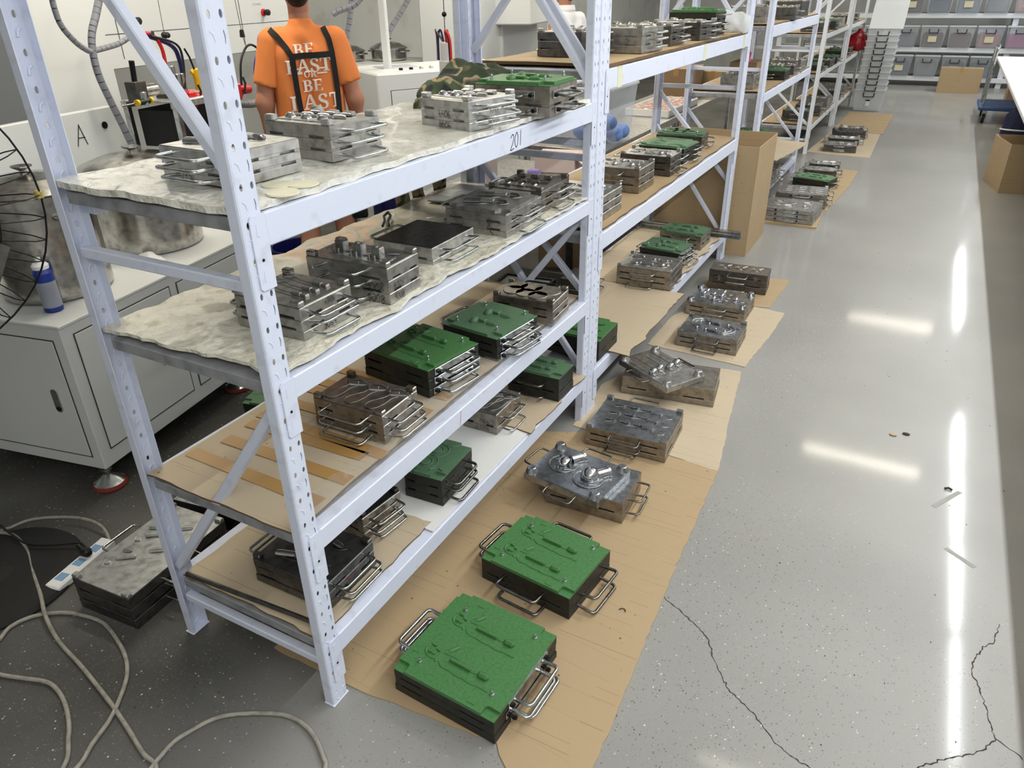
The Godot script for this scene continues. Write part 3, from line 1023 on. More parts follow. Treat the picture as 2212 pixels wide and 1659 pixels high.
# top: [material, body material]; sides: one letter each of r l f b; o: options
func mold(called: String, label: String, group: String, at: Vector3, deg: float, s: Vector3, kind: String, o := {}) -> Node3D:
	var t := thing(called, label, "mold", at, deg_to_rad(deg), group)
	var body: Material = o.get("body", M.steel)
	var face: Material = o.get("face", body)
	var np: int = o.get("n", 3)
	var hm: Material = o.get("rod", M.zinc)
	var lug: String = o.get("lug", "lugs")
	var green: bool = o.get("green", false)
	var frac := [0.4, 0.6] if np == 2 else ([0.36, 0.34, 0.3] if np == 3 else [1.0])
	frac = o.get("frac", frac)
	var y := 0.0
	var r := RandomNumberGenerator.new()
	r.seed = label.hash()
	var mids := []
	var half := []
	for i in np:
		var h: float = s.y * frac[i]
		var ins := 0.0 if i == 0 else r.randf_range(0.0, 0.007)
		var sx := s.x - ins
		var sz := s.z - r.randf_range(0.0, 0.005)
		var b := MB.new()
		var lip := 0.006 if i < np - 1 and np > 1 else 0.0
		b.box(Vector3(0, y + (h - lip) * 0.5, 0), Vector3(sx, h - lip, sz), 0.0016)
		# the lower 6 mm of the plate above the joint carries pry slots
		if i > 0:
			var q := PackedVector2Array()
			var hx := sx * 0.5 - 0.001
			var hz := sz * 0.5 - 0.001
			var nd := 0.012
			for e in [[-hx, hz], [-hx * .88, hz], [-hx * .88, hz - nd], [-hx * .45, hz - nd], [-hx * .45, hz], [hx * .35, hz], [hx * .35, hz - nd], [hx * .8, hz - nd], [hx * .8, hz], [hx, hz], [hx, hz * .7], [hx - nd, hz * .7], [hx - nd, hz * .2], [hx, hz * .2], [hx, -hz * .4], [hx - nd, -hz * .4], [hx - nd, -hz * .85], [hx, -hz * .85], [hx, -hz], [-hx, -hz]]:
				q.append(Vector2(e[0], e[1]))
			b.prism(q, y - 0.006, y + 0.0005)
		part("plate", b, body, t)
		mids.append(y + h * 0.52)
		half.append(Vector2(sx, sz) * 0.5)
		y += h
	# face layer with corner notches or raised corner lugs
	var f := MB.new()
	var a := s.x * 0.5
	var c := s.z * 0.5
	var q := PackedVector2Array()
	if green or lug == "notch":
		var nx := 0.042
		var nz := 0.03
		var th := 0.012
		for e in [[-a, c - nz], [-a + nx - 0.006, c - nz], [-a + nx, c - nz + 0.006], [-a + nx, c], [a - nx, c], [a - nx, c - nz + 0.006], [a - nx + 0.006, c - nz], [a, c - nz], [a, -c + nz], [a - nx + 0.006, -c + nz], [a - nx, -c + nz - 0.006], [a - nx, -c], [-a + nx, -c], [-a + nx, -c + nz - 0.006], [-a + nx - 0.006, -c + nz], [-a, -c + nz]]:
			q.append(Vector2(e[0], e[1]))
		f.prism(q, y, y + th)
		f.box(Vector3(0, y + 0.001, 0), Vector3(s.x - 0.001, 0.003, s.z - 0.001), 0.001)
		y += th
	else:
		var w := 0.0015
		f.box(Vector3(0, y + w * 0.5, 0), Vector3(s.x - 0.008, w, s.z - 0.008), 0.0007)
		y += w
		if lug == "lugs":
			for e in [[-1, -1], [1, -1], [1, 1], [-1, 1]]:
				var ln := Vector3(0.026 + 0.006 * r.randf(), 0.015, 0.02)
				f.box(Vector3(e[0] * (a - ln.x * 0.5 - 0.002), y + 0.006, e[1] * (c - ln.z * 0.5 - 0.002)), ln, 0.003)
		elif lug == "hex":
			for e in [[-1, -1], [1, -1], [1, 1], [-1, 1]]:
				f.lathe([Vector2(0.027, 0), Vector2(0.024, 0.006), Vector2(0.018, 0.02), Vector2(0.015, 0.022), Vector2(0, 0.022)], 6, Vector3(e[0] * (a - 0.024), y - 0.001, e[1] * (c - 0.022)))
	f.x = Transform3D(Basis.IDENTITY, Vector3(0, y, 0))
	var sh := MB.new()
	sh.x = f.x
	relief(kind, a * 0.94, c * 0.94, f, sh)
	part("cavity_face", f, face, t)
	for pc in sh.pieces():
		part("polished_boss", pc, M.shiny if not green else face, t)
	if o.get("pins", false):
		for e in [[-.66, -.62], [.72, -.72], [.72, .62], [-.66, .7]]:
			var p := part("guide_pin", pin_mesh(), M.zinc, t)
			p.position = Vector3(e[0] * a, y, e[1] * c)
	# handles, one for each plate and side
	var sides: String = o.get("sides", "r")
	var brk: bool = o.get("brk", false)
	var w: float = o.get("hw", 0.13)
	var pr: float = o.get("hp", 0.05)
	var rr: float = o.get("hr", 0.0042)
	for i in np:
		for ch in sides:
			var dir := {"r": Vector3(1, 0, 0), "l": Vector3(-1, 0, 0), "f": Vector3(0, 0, 1), "b": Vector3(0, 0, -1)}[ch] as Vector3
			var hf: Vector2 = half[i]
			var dist := hf.x if absf(dir.x) > 0.5 else hf.y
			var ww := minf(w, (hf.y if absf(dir.x) > 0.5 else hf.x) * 1.35)
			ww = snappedf(ww, 0.01)
			var slide := r.randf_range(-0.012, 0.012)
			var hd := part("handle", handle_mesh(ww, pr, rr, o.get("lift", [-0.12, 0.0, 0.1][r.randi_range(0, 2)])), hm, t)
			hd.transform = Transform3D(Basis(Vector3.UP, atan2(dir.x, dir.z)), dir * dist + Vector3(0, mids[i], 0) + dir.cross(Vector3.UP) * slide)
			if brk:
				part("bracket", bracket_mesh(ww + 0.06), M.zinc, hd)
				for k in [-1, 1]:
					var bo := part("bolt", bolt_mesh(), M.bolt, hd)
					bo.position = Vector3(k * (ww * 0.5 + 0.018), 0, 0.004)
	# handwriting: [face letter, height fraction, text, size, along]
	for tx in o.get("txt", []):
		var wm := part("handwriting", writing(tx[2], tx[3], tx[3] * 0.035), tx[5] if tx.size() > 5 else M.ink, t)
		var dz := a if tx[0] == "r" else c
		wm.transform = Transform3D(Basis(Vector3.UP, PI / 2 if tx[0] == "r" else 0.0), (Vector3(dz + 0.0006, s.y * tx[1], -tx[4]) if tx[0] == "r" else Vector3(tx[4], s.y * tx[1], dz + 0.0006)))
		if tx.size() > 6:
			wm.rotate_object_local(Vector3(0, 0, 1), PI)
	return t

# ------------------------------------------------------------------ room
func lamp_row(x: float, z: float, along_z: bool, n: int, step: float, y: float, e: float) -> void:
	for i in n:
		var at := Vector3(x, y, z - step * i) if along_z else Vector3(x + step * i, y, z)
		var t := thing("tube_lamp", "white tube lamp under the ceiling %s, %d cm ahead" % [("along the aisle" if along_z else ("across the aisle" if x > 0.0 else "across the machine lane")), int(round((4.0 - at.z) * 100))], "lamp", at, 0.0 if along_z else PI / 2, "tube lamps under the ceiling")
		var b := MB.new()
		b.box(Vector3(0, 0.03, 0), Vector3(0.06, 0.04, 1.22), 0.004)
		part("housing", b, M.white, t)
		b = MB.new()
		b.tube([Vector3(0, -0.004, -0.6), Vector3(0, -0.004, 0.6)], 0.013, 10)
		part("tube", b, M.glow, t)
		var l := AreaLight3D.new()
		l.name = "tube_light"
		l.area_size = Vector2(0.05, 1.2)
		l.light_energy = e
		l.light_color = Color(0.975, 0.99, 1.0) if along_z else Color(1.0, 0.965, 0.88)
		l.area_range = 30.0
		l.shadow_enabled = true
		t.add_child(l)
		l.position = Vector3(0, -0.03, 0)
		l.rotation = Vector3(-PI / 2, 0, 0)
		var u := AreaLight3D.new()
		u.name = "tube_light_up"
		u.area_size = Vector2(0.05, 1.2)
		u.light_energy = e * 0.3
		u.light_color = l.light_color
		u.area_range = 30.0
		u.shadow_enabled = true
		t.add_child(u)
		u.position = Vector3(0, 0.06, 0)
		u.rotation = Vector3(PI / 2, 0, 0)

func make_room() -> void:
	var b := MB.new()
	b.box(Vector3(0, -0.05, -7), Vector3(11.2, 0.1, 23.2))
	struct("floor", b, M.floor, "polished grey concrete floor with worn speckled patches and cracks", "floor")
	b = MB.new()
	b.box(Vector3(0, 4.05, -7), Vector3(11.2, 0.1, 23.2))
	struct("ceiling", b, M.ceiling, "plain white ceiling above the workshop", "ceiling")
	b = MB.new()
	b.box(Vector3(-5.4, 2, -7), Vector3(0.2, 4, 23))
	struct("wall_left", b, M.wall, "white plastered wall behind the machines", "wall")
	b = MB.new()
	b.box(Vector3(5.4, 2, -7), Vector3(0.2, 4, 23))
	struct("wall_right", b, M.wall, "white plastered wall beyond the long table", "wall")
	b = MB.new()
	b.box(Vector3(0, 2, -18.4), Vector3(11, 4, 0.2))
	struct("wall_back", b, M.wall, "white plastered wall at the far end of the aisle", "wall")
	b = MB.new()
	b.box(Vector3(0, 2, 4.4), Vector3(11, 4, 0.2))
	struct("wall_front", b, M.wall, "white plastered wall behind the viewer", "wall")

# a loose sheet on a surface: grid with gentle waves, ragged edges, its own thickness
func sheet(called: String, label: String, category: String, x0: float, x1: float, z0: float, z1: float, y: float, th: float, amp: float, freq: float, m: Material, rag := 0.006, step := 0.03, seed_ := 1, edge: Material = null, droop := 0.0) -> MeshInstance3D:
	var f := FastNoiseLite.new()
	f.seed = seed_
	f.frequency = freq
	var nx := maxi(2, int(absf(x1 - x0) / step))
	var nz := maxi(2, int(absf(z1 - z0) / step))
	var P := []
	for j in nz + 1:
		var row := []
		for i in nx + 1:
			var u := float(i) / nx
			var w := float(j) / nz
			var xx := lerpf(x0, x1, u)
			var zz := lerpf(z0, z1, w)
			var hgt := y + amp * (0.5 + 0.5 * f.get_noise_2d(xx * 10.0, zz * 10.0)) + th
			if i == 0 or i == nx:
				xx += rag * f.get_noise_2d(zz * 14.0, 7.0 + i) * 2.0
				hgt -= droop
			if j == 0 or j == nz:
				zz += rag * f.get_noise_2d(xx * 14.0, 31.0 + j) * 2.0
			row.append(Vector3(xx, hgt, zz))
		P.append(row)
	var b := MB.new()
	var N := []
	for j in nz + 1:
		var row := []
		for i in nx + 1:
			var dx: Vector3 = P[j][mini(i + 1, nx)] - P[j][maxi(i - 1, 0)]
			var dz: Vector3 = P[mini(j + 1, nz)][i] - P[maxi(j - 1, 0)][i]
			var nn := dz.cross(dx).normalized()
			row.append(nn if nn.y > 0 else -nn)
		N.append(row)
	for j in nz:
		for i in nx:
			var tl: Vector3 = P[j][i]
			var tr: Vector3 = P[j][i + 1]
			var bl: Vector3 = P[j + 1][i]
			var br: Vector3 = P[j + 1][i + 1]
			if (bl - tl).cross(tr - tl).y > 0.0:
				b.tris(tl, bl, tr, N[j][i], N[j + 1][i], N[j][i + 1])
				b.tris(bl, br, tr, N[j + 1][i], N[j + 1][i + 1], N[j][i + 1])
			else:
				b.tris(tl, tr, bl, N[j][i], N[j][i + 1], N[j + 1][i])
				b.tris(bl, tr, br, N[j + 1][i], N[j][i + 1], N[j + 1][i + 1])
	var e := MB.new() if edge else b
	var o := Vector3((x0 + x1) * 0.5, y, (z0 + z1) * 0.5)
	for j in nz:
		for i in [0, nx]:
			var p: Vector3 = P[j][i]
			var q: Vector3 = P[j + 1][i]
			e.oq(p, q, Vector3(q.x, q.y - th, q.z), Vector3(p.x, p.y - th, p.z), o)
	for i in nx:
		for j in [0, nz]:
			var p: Vector3 = P[j][i]
			var q: Vector3 = P[j][i + 1]
			e.oq(p, q, Vector3(q.x, q.y - th, q.z), Vector3(p.x, p.y - th, p.z), o)
	if edge:
		var t := thing(called, label, category, o)
		b.x = Transform3D.IDENTITY
		for k in b.v.size():
			b.v[k] -= o
		for k in e.v.size():
			e.v[k] -= o
		part("surface", b, m, t)
		part("cut_edge", e, edge, t)
		return null
	for k in b.v.size():
		b.v[k] -= o
	return solo(called, b, m, label, category, o)

func _ready() -> void:
	rng.seed = 20
	var cam := Camera3D.new()
	cam.name = "camera"
	cam.fov = 55.27
	cam.near = 0.05
	cam.far = 60.0
	cam.transform = Transform3D(Basis(Vector3.UP, deg_to_rad(28.778)) * Basis(Vector3.RIGHT, deg_to_rad(-28.3945)) * Basis(Vector3.BACK, deg_to_rad(-1.0072)), Vector3(1.1219, 1.7759, 0.9704))
	add_child(cam)
	cam.current = true
	var we := WorldEnvironment.new()
	we.name = "environment"
	var env := Environment.new()
	env.background_mode = Environment.BG_COLOR
	env.background_color = Color(0.75, 0.8, 0.85)
	env.tonemap_mode = Environment.TONE_MAPPER_LINEAR
	env.tonemap_exposure = 1.0
	env.sdfgi_enabled = true
	env.ssao_enabled = true
	env.ssil_enabled = true
	we.environment = env
	add_child(we)
	make_materials()
	# lamps: a line above the aisle, cross tubes over it, a line over the machines
	var E0 := 2.3
	lamp_row(2.22, 2.6, true, 9, 1.3, 3.0, E0)
	lamp_row(2.22, -12.2, true, 3, 1.3, 3.0, E0)
	for z in [1.9, -2.5, -6.9, -11.2]:
		lamp_row(1.25, z, false, 1, 1.3, 3.0, E0 * 0.8)
	for z in [-1.6, -4.2, -6.9, -9.2, -11.5, -14.0]:
		lamp_row(-1.9, z, false, 1, 1.3, 3.1, E0 * 1.5)
	make_room()
	make_racks()
	make_coverings()
	make_molds()
	make_left()
	make_far()
	make_floor_things()

func make_racks() -> void:
	var zig1 := [[1.24], [0.14], [2.2, 1.45], [0.26, 0.97]]
	var a := rack("white slotted-post storage rack nearest the viewer, marked 201", 0, 0, 1.79, 0.6, 0.058, 0.032, [[1.392, 0.069], [1.024, 0.055], [0.5935, 0.062], [0.2301, 0.065]], false, M.rack, zig1)
	var w := part("handwriting", writing("201", 0.045, 0.0014), M.ink, a)
	w.transform = Transform3D(Basis(Vector3.UP, PI / 2), Vector3(0.0046, 1.358, -1.12))
	w = part("handwriting", writing("l", 0.05, 0.0012), M.pink_ink, a)
	w.transform = Transform3D(Basis(Vector3.UP, PI / 2), Vector3(0.0046, 0.56, -0.72))
	rack("second rack along the aisle with white beams taped in yellow", 0, -1.795, 2.58, 0.6, 0.1, 0.034, [[1.495, 0.075], [0.85, 0.075], [0.21, 0.07]], true, M.rack, [[1.165], [0.14], [0.9, 0.16], [1.13, 0.55], [1.55, 2.2], [2.2, 1.45]])
	rack("third rack along the aisle, beyond the upright cardboard box", -0.03, -5.135, 2.36, 0.6, 0.1, 0.034, [[1.5, 0.08], [1.03, 0.065], [0.17, 0.06]], true, M.rack, [[1.2], [0.3], [0.9, 0.3], [1.3, 1.9]])
	rack("fourth rack along the aisle, in front of the cardboard sheets", -0.07, -8.47, 2.2, 0.6, 0.09, 0.034, [[1.27, 0.05], [0.86, 0.05], [0.3, 0.05]], true, M.rack_far, [[1.1], [0.15], [0.8, 0.3], [1.3, 1.9]])
	rack("fifth and farthest rack in the row, beside the stack of clear bins", -0.05, -10.7, 2.0, 0.6, 0.09, 0.034, [[1.27, 0.05], [0.84, 0.05], [0.29, 0.05]], true, M.rack_far, [[1.1], [0.15], [0.8, 0.3], [1.3, 1.9]])

func make_coverings() -> void:
	sheet("padding_sheet", "white foam padding in clear plastic on the top shelf of the nearest rack", "padding", -0.585, -0.008, -0.006, -1.76, 1.388, 0.015, 0.013, 0.55, M.foam, 0.006, 0.02, 3)
	sheet("padding_sheet", "yellowish white foam padding in torn plastic on the second shelf", "padding", -0.61, -0.01, -0.03, -1.76, 1.026, 0.009, 0.012, 0.5, M.foam_yellow, 0.012, 0.02, 5)
	sheet("cardboard_sheet", "tan cardboard with brown tape strips covering the third shelf of the nearest rack", "cardboard", -0.58, -0.045, -0.012, -1.76, 0.595, 0.006, 0.003, 0.3, M.card_light, 0.004, 0.03, 7, M.card_edge)
	for i in 8:
		var b := MB.new()
		b.box(Vector3.ZERO, Vector3(0.5 - 0.03 * (i % 3), 0.0006, 0.044))
		var o := solo("tape_strip", b, M.tape, "brown packing tape strip on the third shelf, %s from the near post" % ["first", "second", "third", "fourth", "fifth", "sixth", "seventh", "eighth"][i], "tape", Vector3(-0.31 + 0.02 * (i % 2), 0.6048, -0.14 - 0.085 * i - 0.02 * (i % 3)), 0.03 * (i % 3 - 1), "brown tape strips on the third shelf")
		o.scale = Vector3.ONE
	sheet("plastic_film", "crumpled clear plastic film taped along the front edge of the third shelf", "film", -0.1, 0.006, -0.07, -1.7, 0.6055, 0.0008, 0.012, 1.6, M.film, 0.01, 0.014, 9)
	sheet("cardboard_sheet", "stained cardboard on the bottom shelf at its near end", "cardboard", -0.56, -0.03, -0.02, -0.56, 0.2315, 0.005, 0.004, 0.4, M.card_light, 0.008, 0.03, 11, M.card_edge)
	sheet("foam_sheet", "plain white sheet in the middle of the bottom shelf", "sheet", -0.57, -0.004, -0.53, -1.22, 0.2315, 0.004, 0.003, 0.3, M.sheet, 0.003, 0.03, 13)
	sheet("cardboard_sheet", "pale cardboard with a torn front edge on the bottom shelf at its far end", "cardboard", -0.57, 0.006, -1.2, -1.74, 0.2355, 0.005, 0.004, 0.4, M.card_light, 0.012, 0.03, 15, M.card_edge)
	# second rack
	sheet("cardboard_sheet", "layered cardboard with ragged edge on the top shelf of the second rack", "cardboard", -0.57, -0.008, -1.9, -4.3, 1.497, 0.012, 0.004, 0.3, M.card, 0.008, 0.05, 17, M.card_edge)
	sheet("cardboard_sheet", "taped tan cardboard on the middle shelf of the second rack", "cardboard", -0.57, -0.008, -1.9, -4.3, 0.852, 0.008, 0.004, 0.3, M.card, 0.006, 0.05, 19, M.card_edge)
	sheet("cardboard_sheet", "scratched cardboard with broken front edge on the low shelf of the second rack", "cardboard", -0.58, 0.012, -2.95, -4.3, 0.212, 0.006, 0.004, 0.4, M.card_light, 0.014, 0.035, 21, M.card_edge)
	sheet("cardboard_sheet", "cardboard flap jutting over the floor from the low shelf of the second rack", "cardboard", -0.58, 0.1, -2.05, -2.94, 0.214, 0.006, 0.006, 0.4, M.card_light, 0.012, 0.035, 23, M.card_edge)
	for q in [[-2.0, "near end"], [-3.25, "middle"], [-4.15, "far end"]]:
		var yt := MB.new()
		yt.box(Vector3(0.0005, -0.038, 0), Vector3(0.0008, 0.076, 0.05))
		yt.box(Vector3(-0.02, 0.0005, 0), Vector3(0.042, 0.0008, 0.05))
		solo("tape_strip", yt, mat(Color(0.87, 0.88, 0.76), 0.3), "pale yellow tape folded over the top beam of the second rack, %s" % q[1], "tape", Vector3(0.0042, 1.495, q[0]))
	# third rack
	for lv in [[1.502, 25, "top"], [1.032, 26, "middle"]]:
		sheet("cardboard_sheet", "cardboard on the %s shelf of the third rack" % lv[2], "cardboard", -0.6, -0.04, -5.25, -7.4, lv[0], 0.006, 0.003, 0.3, M.card, 0.006, 0.06, lv[1], M.card_edge)
	for lv in [[1.272, 27, "top"], [0.862, 28, "middle"], [0.302, 29, "low"]]:
		sheet("cardboard_sheet", "cardboard on the %s shelf of the fourth rack" % lv[2], "cardboard", -0.64, -0.08, -8.58, -10.55, lv[0], 0.006, 0.003, 0.3, M.card, 0.006, 0.06, lv[1], M.card_edge)
	for lv in [[1.272, 34, "top"], [0.842, 35, "middle"], [0.292, 36, "low"]]:
		sheet("cardboard_sheet", "cardboard on the %s shelf of the fifth rack" % lv[2], "cardboard", -0.62, -0.06, -10.8, -12.6, lv[0], 0.006, 0.003, 0.3, M.card, 0.006, 0.06, lv[1], M.card_edge)
	var g := sheet("cardboard_sheet", "big loose cardboard sheet sloping over the low shelf of the third rack", "cardboard", -0.6, 0.09, -5.5, -7.3, 0.0, 0.008, 0.012, 0.15, M.card_light, 0.01, 0.06, 31)
	g.position += Vector3(0, 0.42, 0)
	g.rotation.x = -0.09
	g.rotation.z = -0.06
	# on the floor
	floor_card("long tan cardboard sheet on the floor beside the nearest rack", [[-0.3, -0.075], [0.02, -0.075], [0.46, -0.11], [0.73, 0.12], [0.712, -0.3], [0.68, -1.0], [0.665, -1.62], [0.1, -1.66], [-0.3, -1.5]], M.card, 0.004)
	floor_card("pale cardboard sheet on the floor under the twisted steel mold", [[-0.02, -1.68], [0.665, -1.62], [0.6, -2.1], [0.545, -2.56], [0.1, -2.5], [-0.05, -2.1]], M.card_light, 0.004)
	floor_card("printed cardboard sheet on the floor under the two silver molds with loops", [[0.0, -2.66], [0.545, -2.62], [0.59, -3.1], [0.6, -3.45], [0.15, -3.5], [0.0, -3.1]], M.card_light, 0.004)
	floor_card("narrow cardboard sheet on the floor by the post of the second rack", [[0.02, -3.4], [0.5, -3.5], [0.53, -4.05], [0.02, -4.0]], M.card, 0.003)
	floor_card("layered cardboard strip on the floor under the first silver mold of the third rack", [[0.02, -5.36], [0.5, -5.36], [0.49, -5.8], [0.04, -5.8]], M.card, 0.016)
	floor_card("cardboard sheet on the floor beside the green mold at the third rack", [[0.05, -6.0], [0.5, -5.95], [0.57, -7.0], [0.58, -7.74], [0.1, -7.8]], M.card, 0.004)
	floor_card("curled cardboard sheet on the floor beside the fourth rack, nearer one", [[-0.08, -8.6], [0.62, -8.5], [0.6, -10.2], [0.0, -10.2]], M.card_light, 0.004)
	floor_card("cardboard sheet on the floor in front of the clear bins, farther one", [[0.0, -10.2], [0.63, -10.15], [0.64, -12.0], [0.02, -12.0]], M.card, 0.008)

func floor_card(label: String, pts: Array, m: Material, th: float) -> void:
	var o := Vector3(pts[0][0], 0, pts[0][1])
	var p := PackedVector2Array()
	var r := RandomNumberGenerator.new()
	r.seed = label.hash()
	for i in pts.size():
		var a := Vector2(pts[i][0] - o.x, pts[i][1] - o.z)
		var e: Array = pts[(i + 1) % pts.size()]
		var b := Vector2(e[0] - o.x, e[1] - o.z)
		var k := maxi(1, int((b - a).length() / 0.03))
		for q in k:
			p.append(a.lerp(b, float(q) / k) + Vector2(r.randf_range(-1, 1), r.randf_range(-1, 1)) * 0.003)
	var t := thing("cardboard_sheet", label, "cardboard", o)
	var b := MB.new()
	b.prism(p, 0.0005, th)
	part("sheet", b, m, t)
	# creases and scuffed flute lines, pressed up as thin ridges
	b = MB.new()
	var lo := Vector2(1e9, 1e9)
	var hi := -lo
	for q in p:
		lo = lo.min(q)
		hi = hi.max(q)
	var z := lo.y + 0.05
	while z < hi.y:
		var x0 := lo.x
		var zz := z + r.randf_range(-0.02, 0.02)
		var seg := []
		while x0 < hi.x:
			var q := Vector2(x0, zz + 0.09 * (x0 - lo.x) + r.randf_range(-0.0015, 0.0015))
			if Geometry2D.is_point_in_polygon(q, p) and Geometry2D.is_point_in_polygon(q + Vector2(0.02, 0.006), p):
				seg.append(Vector3(q.x, th - 0.0006, q.y))
			elif seg.size() > 2:
				b.tube(seg, 0.0013, 5)
				seg = []
			x0 += 0.04
		if seg.size() > 2:
			b.tube(seg, 0.0013, 5)
		z += 0.085 + 0.03 * r.randf()
	if b.v.size():
		part("crease", b, m, t)

func make_molds() -> void:
	var W: Material = M.steel_warm
	var g1 := "molds on the top shelf of the nearest rack"
	var big := {"n": 2}
	mold("metal_mold", "bright steel mold behind the nearest post, leftmost on the top shelf", g1, Vector3(-0.241, 1.412, -0.221), -3, Vector3(0.226, 0.071, 0.205), "bars", {"body": M.steel_light, "lug": "", "sides": "f", "hw": 0.13, "txt": [["f", 0.2, "9075", 0.022, -0.04]]})
	mold("metal_mold", "steel mold with rows of small domes, second on the top shelf", g1, Vector3(-0.229, 1.41, -0.516), -3, Vector3(0.224, 0.083, 0.184), "pegs", {"body": M.steel, "face": M.steel_light, "sides": "r", "hw": 0.12})
	mold("metal_mold", "bright steel mold marked 9044 on its sides, on the top shelf", g1, Vector3(-0.123, 1.408, -1.053), -11.5, Vector3(0.2, 0.082, 0.214), "pegs", {"body": M.steel_light, "sides": "r", "hw": 0.14, "txt": [["r", 0.62, "9044", 0.018, 0.0], ["r", 0.17, "9044", 0.021, 0.0], ["f", 0.5, "9044", 0.02, 0.0, M.ink, 1], ["f", 0.15, "9044", 0.02, 0.0, M.ink, 1]]})
	mold("metal_mold", "green-topped steel mold beside the far post on the top shelf", g1, Vector3(-0.085, 1.408, -1.366), 3, Vector3(0.27, 0.092, 0.236), "gunb", {"n": 2, "body": M.steel_warm, "face": M.green, "green": true, "pins": true, "sides": "fr", "brk": true, "hw": 0.12, "rod": M.rod})
	var g2 := "molds on the second shelf of the nearest rack"
	mold("metal_mold", "grey steel mold marked 9064 at the near end of the second shelf", g2, Vector3(-0.181, 1.041, -0.278), 0, Vector3(0.217, 0.083, 0.188), "seams", {"body": M.steel, "sides": "rl", "hw": 0.14, "txt": [["r", 0.86, "9064", 0.017, 0.01, M.ink, 1], ["r", 0.17, "9064", 0.019, 0.0]]})
	mold("metal_mold", "steel mold with three tall square pegs, marked 9008, on the second shelf", g2, Vector3(-0.167, 1.04, -0.535), 1.9, Vector3(0.272, 0.1, 0.15), "towers", {"body": M.steel, "sides": "f", "hw": 0.14, "txt": [["f", 0.45, "9008", 0.024, 0.09], ["f", 0.13, "9008", 0.023, 0.09], ["r", 0.45, "9008", 0.02, -0.03], ["r", 0.13, "9008", 0.019, -0.03]]})
	mold("metal_mold", "flat dark-topped steel mold with wire handles, middle of the second shelf", g2, Vector3(-0.211, 1.04, -0.896), 0.7, Vector3(0.221, 0.054, 0.246), "flat", {"n": 2, "frac": [0.4, 0.6], "body": M.steel_light, "face": M.black_steel, "lug": "", "sides": "rl", "hw": 0.15})
	mold("metal_mold", "grey steel mold marked 5 with twin rounded bars, on the second shelf", g2, Vector3(-0.152, 1.04, -1.244), 0.9, Vector3(0.236, 0.078, 0.27), "bars", {"body": M.steel, "sides": "rl", "hw": 0.15, "lug": "notch", "txt": [["f", 0.6, "5", 0.024, 0.05, M.ink, 1], ["f", 0.16, "5", 0.024, 0.06], ["r", 0.6, "0020", 0.013, -0.05], ["r", 0.16, "0020", 0.013, -0.05]]})
	mold("metal_mold", "steel mold with many small shiny knobs, last before the far post on the second shelf", g2, Vector3(-0.172, 1.04, -1.554), 1.5, Vector3(0.225, 0.08, 0.26), "pegs", {"body": M.steel_warm, "sides": "rl", "hw": 0.14})
	var g3 := "molds on the third shelf of the nearest rack"
	mold("metal_mold", "warm grey mold with three shoe-sole outlines, nearest on the third shelf", g3, Vector3(-0.204, 0.606, -0.52), 0.5, Vector3(0.262, 0.094, 0.18), "soles", {"body": W, "sides": "fr", "hw": 0.15, "rod": M.zinc, "txt": [["f", 0.12, "270", 0.018, 0.07, M.chalk], ["f", 0.42, "270", 0.014, 0.06, M.chalk]]})
	mold("green_mold", "dark green mold with plated steel handles marked 9099, on the third shelf", g3, Vector3(-0.24, 0.606, -0.868), -8.4, Vector3(0.3, 0.097, 0.257), "gun", {"body": M.dark, "face": M.green, "green": true, "pins": true, "sides": "r", "brk": true, "hw": 0.14, "hr": 0.0055, "hp": 0.055, "txt": [["r", 0.86, "9099", 0.014, -0.02]]})
	mold("green_mold", "dull green mold with notched corners, second green one on the third shelf", g3, Vector3(-0.154, 0.604, -1.194), -7.3, Vector3(0.253, 0.086, 0.257), "gunb", {"body": M.dark, "face": M.green_dull, "green": true, "pins": true, "sides": "rl", "brk": true, "hw": 0.15, "hr": 0.0055, "hp": 0.055})
	mold("metal_mold", "dark steel mold with overlapping round discs, far end of the third shelf", g3, Vector3(-0.141, 0.604, -1.501), 3.7, Vector3(0.265, 0.092, 0.172), "discs", {"body": W, "lug": "lugs", "sides": "b", "rod": M.black_steel, "hw": 0.14})
	var g4 := "molds on the bottom shelf of the nearest rack"
	mold("metal_mold", "dark steel mold marked 9057 behind the nearest post on the bottom shelf", g4, Vector3(-0.203, 0.243, -0.21), 0.5, Vector3(0.275, 0.087, 0.218), "bars", {"body": M.steel_dark, "lug": "lugs", "sides": "rl", "hw": 0.14, "txt": [["r", 0.84, "9057", 0.02, -0.01], ["r", 0.5, "9057", 0.02, 0.0, M.red_ink], ["r", 0.16, "9057", 0.02, 0.0]]})
	mold("metal_mold", "steel mold marked 9034 half hidden by the beam on the bottom shelf", g4, Vector3(-0.285, 0.243, -0.491), -6, Vector3(0.26, 0.083, 0.175), "rings", {"body": W, "face": M.black_steel, "lug": "lugs", "sides": "r", "hw": 0.13, "txt": [["r", 0.83, "9034", 0.02, -0.01], ["r", 0.5, "9039", 0.018, -0.02], ["r", 0.18, "9034", 0.02, -0.01]]})
	mold("green_mold", "small dark green mold with round rings on the white part of the bottom shelf", g4, Vector3(-0.123, 0.238, -0.757), 2.8, Vector3(0.15, 0.104, 0.217), "rings", {"body": M.dark, "face": M.green_dull, "green": true, "sides": "r", "hw": 0.13, "rod": M.rod, "hr": 0.005})
	mold("metal_mold", "narrow steel mold marked 9042 under the beam on the bottom shelf", g4, Vector3(-0.175, 0.24, -1.228), 0.5, Vector3(0.15, 0.086, 0.208), "soles", {"n": 2, "body": W, "face": M.steel, "lug": "", "sides": "r", "hw": 0.12, "txt": [["f", 0.55, "9042", 0.018, 0.02, M.ink, 1], ["f", 0.2, "9042", 0.018, 0.02, M.ink, 1]]})
